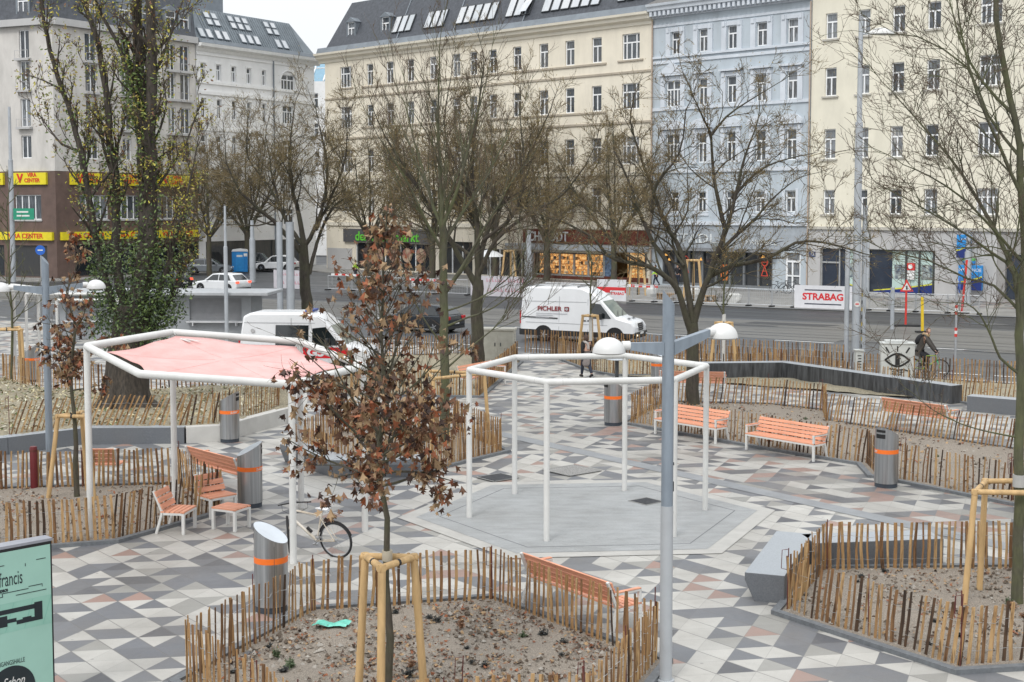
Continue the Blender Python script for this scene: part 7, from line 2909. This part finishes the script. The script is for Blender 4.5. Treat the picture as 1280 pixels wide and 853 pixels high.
for x0, x1, lb in ((590, 662, 'long pale banner with faded pink lettering left of the delivery van'), (344, 384, 'pale banner with faded pink lettering between the white car and the dark trunk')):
    a0, a1 = along(x0, 362 if x0 > 400 else 352), along(x1, 366 if x0 > 400 else 354)
    banner(a0, a1 - a0, lb, .02, 1.5, m_bp, d_pink)
# red and white plank barriers
m_rw = [mat('warning_white', (.68, .68, .67), .5), mat('warning_red', (.6, .04, .03), .5)]


def plank(px, py, L, label):
    g = ground(px, py)
    t = thing('plank_barrier', label, 'barrier', g, radians(-30))
    q = MB()
    n = 8
    for k in range(n):
        q.span(L * k / n - L / 2, L * (k + 1) / n - L / 2, -.02, .02, .78, .98, k % 2)
    q.build('plank', m_rw, t)
    q = MB()
    for x in (-L / 2 + .1, L / 2 - .1):
        q.beam((x, 0, 0), (x, 0, .78), .05, .05)
    islands(q, 'post', m_fz, t)


plank(803, 373, 2.4, 'red and white plank barrier beside the small red banded banner')
plank(432, 357, 3.0, 'red and white plank barrier in front of the grocery shop')
plank(528, 364, 2.8, 'red and white plank barrier behind the top of the brown leaved tree')


# signs at the right
def sign_post(g, h, label, r=.03, m=None, z0=0.0):
    t = thing('road_sign', label, 'road sign', (g[0], g[1], z0))
    q = MB(); q.tube([(0, 0, 0), (0, 0, h)], r, 8); q.build('post', m or m_fz, t, 50)
    return t


g = ground(1132, 408, -.12)
t = sign_post(g, 2.6, 'triangular roadworks sign on a red post in the road in front of the bank', .06, m_rw[1], -.12)
q = MB(); q.box(0, 0, .05, 1.5, .7, .1); bevel(q.build('foot_plate', m_tyre, t), .03)
q = MB(); q.poly([(-.38, -.07, 1.95), (.38, -.07, 1.95), (0, -.07, 2.62)]); tr = q.build('triangle', m_rw[1], t)
q = MB(); q.poly([(-.24, -.075, 2.03), (.24, -.075, 2.03), (0, -.075, 2.45)]); q.build('triangle_field', m_rw[0], tr)
q = MB(); q.quad((-.05, -.08, 2.06), (.05, -.08, 2.06), (.03, -.08, 2.28), (-.03, -.08, 2.28)); q.build('pictogram', m_black, tr)
g = ground(1153, 416, -.12)
t = thing('marker_post', 'bright yellow narrow marker post in the road right of the roadworks sign', 'post', (g[0], g[1], -.12))
q = MB(); q.beam((0, 0, 0), (-.05, 0, 1.9), .14, .06); q.build('post', mat('signal_yellow', (.68, .47, .02), .5), t)
q = MB(); q.box(0, 0, .04, .7, .4, .1); q.build('foot', m_tyre, t)
g = ground(1115, 412, -.12)
t = thing('bollard', 'plain grey post standing in the road left of the roadworks sign', 'bollard', (g[0], g[1], -.12))
q = MB(); q.tube([(0, 0, 0), (0, 0, 2.3)], .11, 10); q.build('post', m_mast, t, 50)
q = MB(); q.lathe([(.115, 0), (.115, .12)], 10, (0, 0, 2.0)); q.build('collar', m_fz, t)
g = ground(1194, 452)
t = sign_post(g, 3.2, 'slim pole with red and white bands and a blue arrow sign turned aside', .045)
for z in (1.05, 2.0):
    for k in range(3):
        q = MB(); q.tube([(0, 0, z + .13 * k), (0, 0, z + .13 * k + .13)], .06, 8); q.build('warning_band', m_rw[(k + 1) % 2], t)
q = MB(); q.lathe([(0, 0), (.35, 0), (.35, .02), (0, .02)], 20); q.xf(Matrix.Translation((.08, -.06, 3.25)) @ Matrix.Rotation(radians(65), 4, 'Z') @ Matrix.Rotation(pi / 2, 4, 'X')); sg_ = q.build('sign_disc', mat('sign_blue', (.02, .12, .5), .4), t, 40)
g = ground(1202, 392)
t = thing('marker_post', 'red leaning marker beside the blue bank signs', 'post', g)
q = MB(); q.beam((0, 0, 0), (.25, 0, 3.3), .12, .05); q.build('post', m_rw[1], t)
q = MB(); q.box(0, 0, .05, .8, .5, .1); q.build('foot', m_tyre, t)
t = thing('street_sign', 'small green street sign on the pale mast at the far left', 'sign', (-43.1, 120.3, 5.45), radians(4))
q = MB(); q.span(-.9, .9, -.02, .02, 0, 1.0); q.build('plate', mat('sign_green_dark', (.02, .27, .16), .5), t)
q = MB(); q.span(-.6, .4, -.025, -.021, .62, .76); q.span(-.6, .5, -.025, -.021, .28, .42); islands(q, 'lettering_line', m_plate, t)
g = ground(52, 352, 0)
t = sign_post((-40.2, 116), 3.2, 'round blue sign on a pole behind the left street lamp', .05, None, -.1)
q = MB(); q.lathe([(0, 0), (.42, 0), (.42, .03), (0, .03)], 20); q.xf(Matrix.Translation((0, -.06, 3.0)) @ Matrix.Rotation(pi / 2, 4, 'X')); d_ = q.build('disc', MATS['sign_blue'], t, 40)
q = MB(); q.span(-.22, .22, -.10, -.095, 2.95, 3.05); q.build('arrow', m_plate, d_)


# ------------------------------------------------------------------ bicycles
def bicycle(label, loc, rz, frame_m, lean=0.0, steer=0.0, mud=False, handle='flat', group=None, fork_m=None, det=True):
    """nose towards +x, origin on the ground between the wheels"""
    t = thing('bicycle', label, 'bicycle', loc, rz, group)
    t.rotation_euler = (lean, 0, rz)
    R = .335
    wb = 1.06
    xr, xf = -.50, .56

    def wh(x, ang):
        q = MB(); n = 28
        q.tube([(R * cos(2 * pi * k / n), 0, R + R * sin(2 * pi * k / n)) for k in range(n)], .023, 7, closed=True)
        M_ = Matrix.Translation((x, 0, 0)) @ Matrix.Rotation(ang, 4, 'Z')
        q.xf(M_); wo = q.build('wheel', m_tyre, t, 60)
        q = MB()
        q.tube([(R * .93 * cos(2 * pi * k / n), 0, R + R * .93 * sin(2 * pi * k / n)) for k in range(n)], .010, 5, closed=True)
        for k in range(14):
            a = 2 * pi * k / 14
            q.tube([(0, .02 * (-1) ** k, R), (R * .93 * cos(a), 0, R + R * .93 * sin(a))], .0022, 3)
        q.tube([(0, -.04, R), (0, .04, R)], .022, 8)
        q.xf(M_); q.build('rim', m_rim, wo)
    wh(xr, 0); wh(xf, steer)
    bb = (-.08, 0, .28); seat_t = (-.24, 0, .86); head_t = (.37, 0, .83); head_b = (.42, 0, .66)
    q = MB()
    q.tube([bb, head_b], .026, 8); q.tube([(-.215, 0, .78), head_t], .021, 8); q.tube([bb, seat_t], .02, 8); q.tube([head_b, head_t], .026, 8)
    for s in (-.045, .045):
        q.tube([(xr, s * 1.2, R), (bb[0], s * .6, bb[2])], .010, 6); q.tube([(xr, s * 1.2, R), (-.205, s * .4, .74)], .009, 6)
    q.build('frame', frame_m, t, 50)
    q = MB()
    Ms = Matrix.Translation((xf, 0, 0)) @ Matrix.Rotation(steer, 4, 'Z') @ Matrix.Translation((-xf, 0, 0))
    q = MB()
    for s in (-.05, .05):
        q.tube([(xf, s, R), (.445, s, .60), head_b], .012, 6)
    q.build('fork', fork_m or frame_m, t, 50)
    q = MB()
    q.tube([head_t, (.36, 0, .96)], .016, 6)
    c0 = Vector((.36, 0, .96))
    sd2 = Vector((-sin(steer), cos(steer), 0)); fd = Vector((cos(steer), sin(steer), 0))
    q.tube([c0 + fd * .06 - sd2 * .31 - fd * .05, c0 + fd * .08, c0 + fd * .06 + sd2 * .31 - fd * .05], .013, 6)
    hb = q.build('handlebar', m_black, t, 50)
    q = MB()
    for s in (-1, 1):
        p = c0 + fd * .04 + sd2 * (.24 * s)
        q.tube([p, p + fd * .09 + Vector((0, 0, -.05))], .007, 5)
        q.tube([p + fd * .03, p + fd * .1 + Vector((0, 0, -.15)), Vector((.45, 0, .72))], .004, 4)
    q.build('brake_cable', m_black, hb)
    q = MB()
    q.add([(-.38, -.075, .93), (-.38, .075, .93), (-.25, .06, .935), (-.1, .022, .925), (-.1, -.022, .925), (-.25, -.06, .935), (-.37, -.05, .88), (-.37, .05, .88), (-.12, .012, .90), (-.12, -.012, .90)],
          [(0, 5, 2, 1), (5, 4, 3, 2), (6, 7, 8, 9), (0, 1, 7, 6), (1, 2, 3, 8, 7), (3, 4, 9, 8), (4, 5, 0, 6, 9)])
    q.build('saddle', m_black if not mud else m_vwhite, t)
    q = MB(); q.tube([seat_t, (-.26, 0, .92)], .013, 6); q.build('seat_post', m_rim, t, 50)
    q = MB(); n = 18
    q.tube([(bb[0] + .095 * cos(2 * pi * k / n), -.05, bb[2] + .095 * sin(2 * pi * k / n)) for k in range(n)], .008, 5, closed=True)
    q.tube([(bb[0], -.06, bb[2]), (bb[0] + .12, -.07, bb[2] - .12)], .010, 5); q.tube([(bb[0], .06, bb[2]), (bb[0] - .12, .07, bb[2] + .12)], .010, 5)
    q.box(bb[0] + .12, -.12, bb[2] - .12, .09, .09, .025); q.box(bb[0] - .12, .12, bb[2] + .12, .09, .09, .025)
    q.tube([(bb[0], -.05, bb[2] + .09), (xr, -.05, R + .04)], .005, 4); q.tube([(bb[0], -.05, bb[2] - .09), (xr, -.05, R - .04)], .005, 4)
    q.build('crank', m_rim, t, 50)
    if mud:
        q = MB()
        q.tube([(xr + (R + .035) * cos(a), 0, R + (R + .035) * sin(a)) for a in [radians(20 + 10 * k) for k in range(15)]], .016, 5)
        q.build('mudguard', m_black, t, 50)
        q = MB(); q.tube([(.12, 0, .52), (.02, 0, .44)], .03, 8); q.build('lamp_battery', m_black, t, 50)
    return t


m_bikeb = mat('beige_bike_frame', (.60, .48, .32), .35, .1, var=.2, scale=2, col2=(.70, .68, .64))
gb, gf = Vector((-3.16, 24.92, 0)), Vector((-4.26, 25.44, 0))
bicycle('beige bicycle with black tyres leaning against the front post of the sail pergola', (gb + gf) / 2, atan2((gf - gb).y, (gf - gb).x), m_bikeb, lean=radians(-7), steer=radians(-55), mud=True)
m_gb = mat('green_bike_frame', (.05, .45, .16), .35, var=.5, scale=2.5, col2=(.5, .55, .05))
for k, (px, lb) in enumerate(((966, 'dark bicycle on the far pavement, left of the two beside the white door'), (981, 'dark bicycle on the far pavement, right of the two beside the white door'))):
    g = ground(px, 364)
    bicycle(lb, (g.x, g.y - 3 + k, 0), radians(-25 + 20 * k), m_vdark, group='bicycles parked beside the white door')


# ------------------------------------------------------------------ people
m_skin = mat('skin', (.55, .33, .24), .55, var=.06)
m_hair = mat('brown_hair', (.055, .028, .018), .6, var=.3)
m_hair2 = mat('fair_hair', (.16, .10, .06), .6, var=.3)


def skin_mesh(name, joints, bones, m, parent, sub=2, root=None):
    """grow one surface over a jointed skeleton"""
    me = bpy.data.meshes.new(name)
    keys = list(joints)
    idx = {k: i for i, k in enumerate(keys)}
    me.from_pydata([joints[k][0] for k in keys], [(idx[a], idx[b_]) for a, b_ in bones], [])
    me.materials.append(m)
    o = link(name, me, parent)
    o.modifiers.new('skin', 'SKIN').use_smooth_shade = True
    sv = me.skin_vertices[0].data
    for k in keys:
        r = joints[k][1]
        r = r if hasattr(r, '__len__') else (r, r)
        sv[idx[k]].radius = r
        sv[idx[k]].use_root = False
    sv[idx[root or keys[0]]].use_root = True
    s = o.modifiers.new('sub', 'SUBSURF'); s.levels = sub; s.render_levels = sub
    return o


def hand(J, Bn, wrist, d, side, tag_):
    """palm, four fingers and a thumb, gently curled; d is the direction the hand points to"""
    d = Vector(d).normalized()
    s = Vector(side).normalized()
    n = d.cross(s).normalized()
    w0 = Vector(J[wrist][0])
    J[tag_ + 'palm'] = (w0 + d * .06, (.036, .018)); Bn.append((wrist, tag_ + 'palm'))
    for i, (off, ln) in enumerate(((-.03, .065), (-.01, .078), (.011, .072), (.03, .055))):
        b0 = w0 + d * .085 + s * off
        J[f'{tag_}f{i}a'] = (b0, .0095); Bn.append((tag_ + 'palm', f'{tag_}f{i}a'))
        J[f'{tag_}f{i}b'] = (b0 + d * ln * .55 - n * .012, .0085); Bn.append((f'{tag_}f{i}a', f'{tag_}f{i}b'))
        J[f'{tag_}f{i}c'] = (b0 + d * ln * .9 - n * .035, .0075); Bn.append((f'{tag_}f{i}b', f'{tag_}f{i}c'))
    b0 = w0 + d * .03 - s * .032
    J[tag_ + 't1'] = (b0 - s * .012 + d * .02, .011); Bn.append((wrist, tag_ + 't1'))
    J[tag_ + 't2'] = (b0 - s * .02 + d * .055 - n * .012, .0085); Bn.append((tag_ + 't1', tag_ + 't2'))


def head(parent, c, yaw, pitch, hair_m, long_hair, sc=1.0):
    """head with brow, nose, chin, ears, eyes, mouth; face towards +x before turning"""
    M_ = Matrix.Translation(c) @ Matrix.Rotation(yaw, 4, 'Z') @ Matrix.Rotation(pitch, 4, 'Y') @ Matrix.Scale(sc, 4)
    bm = bmesh.new()
    bmesh.ops.create_icosphere(bm, subdivisions=3, radius=1)
    for v in bm.verts:
        x, y, z = v.co
        X, Y, Z = x * .098, y * .076, z * .118
        if z < 0:
            k = 1 + .35 * z
            Y *= k
            X = X * (1 + .22 * z) + (.010 if x > 0 else .012) * -z
        if x > .55 and abs(y) < .32 and -.35 < z < .22:
            X += .022 * (1 - abs(y) / .32) * (1 - abs(z + .12) / .4)
        if x > .5 and .12 < z < .32 and .15 < abs(y) < .55:
            X -= .006
        v.co = (X, Y, Z)
    for f in bm.faces:
        f.smooth = True
    bm.transform(M_)
    me = bpy.data.meshes.new('head'); bm.to_mesh(me); bm.free()
    me.materials.append(m_skin)
    hd = link('head', me, parent)
    q = MB()
    for s in (-1, 1):
        st = len(q.v); q.lathe([(0, -.008), (.012, -.004), (.012, .004), (0, .008)], 8); q.xf(M_ @ Matrix.Translation((.083, s * .031, .022)), st)
    islands(q, 'eye', m_black, hd)
    q = MB(); st = 0; q.box(.086, 0, -.052, .012, .045, .010); q.xf(M_); q.build('mouth', mat('lips', (.40, .15, .13), .5), hd)
    q = MB()
    for s in (-1, 1):
        st = len(q.v); q.lathe([(0, -.01), (.02, -.006), (.028, 0), (.02, .006), (0, .01)], 10); q.xf(M_ @ Matrix.Translation((-.005, s * .078, .0)) @ Matrix.Rotation(pi / 2, 4, 'X') @ Matrix.Diagonal((.8, 1.25, 1, 1)), st)
    islands(q, 'ear', m_skin, hd)
    bm = bmesh.new(); bmesh.ops.create_icosphere(bm, subdivisions=3, radius=1)
    kill = [v for v in bm.verts if (v.co.x > .28 and v.co.z < .5) or v.co.z < (-.75 if long_hair else -.35)]
    bmesh.ops.delete(bm, geom=kill, context='VERTS')
    for v in bm.verts:
        x, y, z = v.co
        v.co = (x * .108 - .006, y * .087, z * .128 + .006)
        if long_hair and z < 0 and x < .2:
            v.co.z *= 1.9; v.co.x -= .02
    for f in bm.faces:
        f.smooth = True
    bm.transform(M_)
    me = bpy.data.meshes.new('hair'); bm.to_mesh(me); bm.free(); me.materials.append(hair_m)
    ho = link('hair', me, parent)
    so2 = ho.modifiers.new('s', 'SOLIDIFY'); so2.thickness = .012
    return hd


def person(label, loc, rz, pose, cloth, hair_m, long_hair=False, head_yaw=0, extra=None, group=None):
    t = thing('person', label, 'person', loc, rz, group)
    J = {k: (Vector(v[0]), v[1]) for k, v in pose.items()}
    Bn = [('pelvis', 'waist'), ('waist', 'chest'), ('chest', 'neck'), ('neck', 'skull')]
    for s in 'lr':
        Bn += [('pelvis', s + 'hip'), (s + 'hip', s + 'knee'), (s + 'knee', s + 'ankle'), (s + 'ankle', s + 'toe'), ('chest', s + 'sho'), (s + 'sho', s + 'elb'), (s + 'elb', s + 'wri')]
    for s in 'lr':
        d = J[s + 'wri'][0] - J[s + 'elb'][0]
        sd3 = d.cross(Vector((0, 1, 0)))
        if sd3.length < .01:
            sd3 = Vector((1, 0, 0))
        hand(J, Bn, s + 'wri', d, sd3 * (1 if s == 'l' else -1), s)
    skin_mesh('body', J, Bn, m_skin, t, 1, 'pelvis')

    def grow(name, ks, f, m, sub=2, add=None, root=None):
        jj = {k: (J[k][0], tuple(a * f + .012 for a in (J[k][1] if hasattr(J[k][1], '__len__') else (J[k][1],) * 2))) for k in ks}
        if add:
            jj.update(add)
        bb = [b_ for b_ in Bn if b_[0] in jj and b_[1] in jj] + [b_ for b_ in (extra or {}).get(name, [])]
        return skin_mesh(name, jj, bb, m, t, sub, root)
    for name, ks, f, m, add in cloth(J):
        grow(name, ks, f, m, 2, add)
    head(t, J['skull'][0] + Vector((.015, 0, .06)), head_yaw, 0, hair_m, long_hair)
    q = MB()
    for s in 'lr':
        a, b_ = J[s + 'ankle'][0], J[s + 'toe'][0]
        d = (b_ - a); d.z = 0; d.normalize()
        h0 = a - d * .07
        pts = [(h0.x, h0.y, a.z - .05), (b_.x + d.x * .05, b_.y + d.y * .05, b_.z + .0)]
        q.tube([Vector((h0.x, h0.y, a.z - .045)), Vector((a.x, a.y, a.z - .03)), Vector(b_) + Vector((0, 0, .01)), Vector(b_) + d * .06], [.04, .055, .045, .025], 8)
    islands(q, 'shoe', m_black, t, 50)
    return t


def walk_pose(st=.26, h=1.66, arm=.2, lean=.02):
    k = h / 1.70
    P = {'pelvis': ((0, 0, .92), (.15, .11)), 'waist': ((.0, 0, 1.08), (.125, .095)), 'chest': ((lean, 0, 1.28), (.165, .11)), 'neck': ((lean + .01, 0, 1.46), .055), 'skull': ((lean + .02, 0, 1.53), .06)}
    for s, y, f in (('l', .085, 1), ('r', -.085, -1)):
        P[s + 'hip'] = ((0, y, .86), .095)
        P[s + 'knee'] = ((f * st * .55 + .04, y * .9, .48), .06)
        P[s + 'ankle'] = ((f * st - (.06 if f < 0 else 0), y * .8, .085 + (.09 if f < 0 else 0)), .042)
        P[s + 'toe'] = ((f * st + .13 - (.05 if f < 0 else 0), y * .8, .035 + (.01 if f < 0 else 0)), .035)
        P[s + 'sho'] = ((lean, y * 2.1, 1.40), .06)
        P[s + 'elb'] = ((lean - f * arm * .5, y * 2.6, 1.13), .045)
        P[s + 'wri'] = ((lean - f * arm + .12, y * 2.5, .93), .032)
    return {a: ((Vector(b_[0]) * k), b_[1]) for a, b_ in P.items()}


m_coat = mat('grey_brown_coat', (.23, .20, .19), .85, var=.15, scale=8)
m_dkcloth = mat('black_cloth', (.014, .014, .017), .85, var=.3, scale=8)
m_jean = mat('dark_jeans', (.022, .028, .045), .85, var=.2, scale=8)
m_scarf = mat('pale_scarf', (.36, .33, .31), .9, var=.25, scale=20)


def c_woman(J):
    hem = {'hem': (Vector((.0, 0, .36)), (.22, .18)), 'hip0': (Vector((0, 0, .70)), (.20, .16))}
    return [('trousers', ['pelvis', 'lhip', 'lknee', 'lankle', 'rhip', 'rknee', 'rankle'], 1.05, m_jean, None),
            ('coat', ['pelvis', 'waist'], 1.12, m_coat, hem),
            ('jacket', ['waist', 'chest', 'neck', 'lsho', 'lelb', 'lwri', 'rsho', 'relb', 'rwri'], 1.12, m_dkcloth, None)]


wg = ground(733, 472)
wp = person('woman in a long grey coat and black jacket walking away on the back path', wg, radians(112), walk_pose(.30, 1.62), c_woman, m_hair, True, extra={'coat': [('pelvis', 'hip0'), ('hip0', 'hem')]})
q = MB(); q.tube([(.09, -.12, 1.36), (.11, 0, 1.38), (.06, .12, 1.36), (-.07, .1, 1.38), (-.1, 0, 1.32), (-.12, -.02, 1.1)], [.05, .055, .05, .05, .06, .05], 8); q.build('scarf', m_scarf, wp, 60)
q = MB(); q.tube([(-.08, -.16, 1.38), (-.06, -.24, 1.1), (.0, -.27, .95)], .014, 5); q.box(.03, -.28, .84, .30, .12, .26); bevel(q.build('shoulder_bag', m_dkcloth, wp), .03)

m_hiv = mat('hi_vis_yellow', (.45, .75, .03), .7, emit=None)


def c_worker(J):
    return [('trousers', ['pelvis', 'lhip', 'lknee', 'lankle', 'rhip', 'rknee', 'rankle'], 1.08, m_jean, None),
            ('jacket', ['pelvis', 'waist', 'chest', 'neck', 'lsho', 'lelb', 'lwri', 'rsho', 'relb', 'rwri'], 1.15, m_hiv, None)]


def c_dark(J):
    return [('trousers', ['pelvis', 'lhip', 'lknee', 'lankle', 'rhip', 'rknee', 'rankle'], 1.08, m_jean, None),
            ('jacket', ['pelvis', 'waist', 'chest', 'neck', 'lsho', 'lelb', 'lwri', 'rsho', 'relb', 'rwri'], 1.15, m_dkcloth, None)]


g = ground(820, 358)
person('worker in a bright yellow jacket on the far pavement between the shop and the cafe', g, radians(170), walk_pose(.2, 1.75), c_worker, m_hair)
g = ground(847, 358)
person('person in dark clothes at the cafe front seen through the fork of the dark tree', g, radians(250), walk_pose(.1, 1.78), c_dark, m_hair)
g = ground(444, 350)
person('worker in a yellow jacket in front of the grocery shop window', g, radians(20), walk_pose(.2, 1.75), c_worker, m_hair2)

# cyclist
cyl = (16.3, 53.3, -.12)
crz = radians(-22)
bicycle('green and yellow bicycle ridden past the eye cabinet', cyl, crz, m_gb, fork_m=mat('bright_green_fork', (.03, .5, .2), .35))
m_park = mat('dark_olive_parka', (.052, .046, .040), .85, var=.2, scale=8)
m_fur = mat('fur_collar', (.30, .21, .12), .95, var=.35, scale=30)
ride = {'pelvis': ((-.27, 0, .99), (.15, .11)), 'waist': ((-.19, 0, 1.15), (.135, .10)), 'chest': ((-.06, 0, 1.36), (.175, .12)), 'neck': ((.03, 0, 1.54), .058), 'skull': ((.07, 0, 1.61), .062),
        'lhip': ((-.25, .09, .95), .10), 'lknee': ((.14, .10, .78), .068), 'lankle': ((-.16, .11, .47), .045), 'ltoe': ((-.04, .11, .42), .038),
        'rhip': ((-.25, -.09, .95), .10), 'rknee': ((.12, -.10, .62), .068), 'rankle': ((.0, -.12, .23), .045), 'rtoe': ((.13, -.12, .18), .038),
        'lsho': ((-.03, .19, 1.48), .065), 'lelb': ((.18, .27, 1.22), .048), 'lwri': ((.36, .27, 1.03), .034),
        'rsho': ((-.03, -.19, 1.48), .065), 'relb': ((.18, -.27, 1.22), .048), 'rwri': ((.36, -.27, 1.03), .034)}

ride = {k: ((v[0][0], v[0][1], v[0][2] if v[0][2] < .99 or k in ('lwri', 'rwri') else .99 + (v[0][2] - .99) * 1.2), v[1]) for k, v in ride.items()}


def c_rider(J):
    return [('trousers', ['pelvis', 'lhip', 'lknee', 'lankle', 'rhip', 'rknee', 'rankle'], 1.08, m_dkcloth, None),
            ('parka', ['pelvis', 'waist', 'chest', 'lsho', 'lelb', 'lwri', 'rsho', 'relb', 'rwri'], 1.4, m_park, {'skirt': (Vector((-.30, 0, .90)), (.20, .14))})]


rd = person('cyclist in a dark olive parka with fur collar and backpack, face turned to the camera', cyl, crz, ride, c_rider, m_hair2, head_yaw=radians(-52), extra={'parka': [('pelvis', 'skirt')]})
q = MB(); q.tube([(.12, -.10, 1.60), (.0, -.14, 1.64), (-.1, -.06, 1.67), (-.1, .06, 1.67), (.0, .14, 1.64), (.12, .10, 1.60)], .06, 8); q.build('fur_collar', m_fur, rd, 60)
bm = bmesh.new(); bmesh.ops.create_icosphere(bm, subdivisions=2, radius=1)
bm.transform(Matrix.Translation((-.27, -.03, 1.45)) @ Matrix.Rotation(radians(28), 4, 'Y') @ Matrix.Diagonal((.13, .16, .24, 1)))
for f in bm.faces:
    f.smooth = True
me = bpy.data.meshes.new('backpack'); bm.to_mesh(me); bm.free(); me.materials.append(m_dkcloth); link('backpack', me, rd)
q = MB()
for s in (-1, 1):
    q.tube([(-.2, s * .1, 1.58), (-.05, s * .14, 1.66), (.09, s * .14, 1.5), (-.05, s * .13, 1.25)], .016, 5)
islands(q, 'backpack_strap', m_black, rd)
q = MB()
for s in (-1, 1):
    q.tube([(.33, s * .27, 1.05), (.39, s * .265, 1.0), (.44, s * .255, .98)], [.04, .045, .035], 8)
islands(q, 'glove', m_dkcloth, rd, 60)
# bags and clutter of the building site beyond the kerb
m_clut = [mat('gravel_bag_white', (.52, .52, .50), .8, grime=.3), mat('pallet_wood', (.3, .2, .11), .8, var=.3), mat('rubble_grey', (.25, .24, .23), .9, var=.3)]
cr = random.Random(44)
for k, (px, py) in enumerate(((815, 371), (833, 374), (850, 376), (868, 372), (884, 377), (902, 376), (918, 379), (470, 358), (492, 360), (520, 360), (548, 362), (1120, 384))):
    g = ground(px, py)
    q = MB()
    s = cr.uniform(.7, 1.2)
    kind = k % 3
    if kind == 0:
        n = 10
        q.lathe([(.42 * s, 0), (.50 * s, .25 * s), (.46 * s, .6 * s), (.3 * s, .72 * s), (.1 * s, .66 * s)], n)
        q.v = [(x + cr.gauss(0, .03), y + cr.gauss(0, .03), z + cr.gauss(0, .02)) for x, y, z in q.v]
        nm, lb, m_ = 'bulk_bag', 'white bulk bag of building material behind the far barrier fence', m_clut[0]
    elif kind == 1:
        for j in range(4):
            q.box(0, -.45 + .3 * j, .02 + .0, 1.1, .1, .05); q.box(0, -.45 + .3 * j, .40, 1.1, .22, .03)
        for j in range(3):
            q.box(-.5 + .5 * j, 0, .2, .1, 1.1, .34)
        nm, lb, m_ = 'pallet_stack', 'stack of wooden pallets behind the far barrier fence', m_clut[1]
    else:
        for j in range(30):
            a = cr.uniform(0, 6.3); rr = cr.uniform(0, .9)
            q.box(rr * cos(a), rr * sin(a), max(.05, .45 - .4 * rr), cr.uniform(.15, .35), cr.uniform(.15, .3), cr.uniform(.1, .25), cr.uniform(0, 3))
        nm, lb, m_ = 'rubble_heap', 'heap of broken stone slabs behind the far barrier fence', m_clut[2]
    o = q.build(nm, m_)
    o.location = g
    o.rotation_euler = (0, 0, cr.uniform(0, 3))
    tag(o, lb, nm.replace('_', ' '), {'bulk_bag': 'bulk bags on the far pavement', 'pallet_stack': 'pallets on the far pavement', 'rubble_heap': 'rubble heaps on the far pavement'}[nm])
t = thing('parasol', 'white folded parasol roof in front of the cream building, left of the shop', 'parasol', (*ground(610, 355).xy, 0))
q = MB(); q.lathe([(1.5, 2.35), (.8, 2.75), (0, 2.95)], 16); q.build('canopy', m_vwhite, t)
q = MB(); q.tube([(0, 0, 0), (0, 0, 2.9)], .04, 8); q.build('pole', m_fz, t, 50)
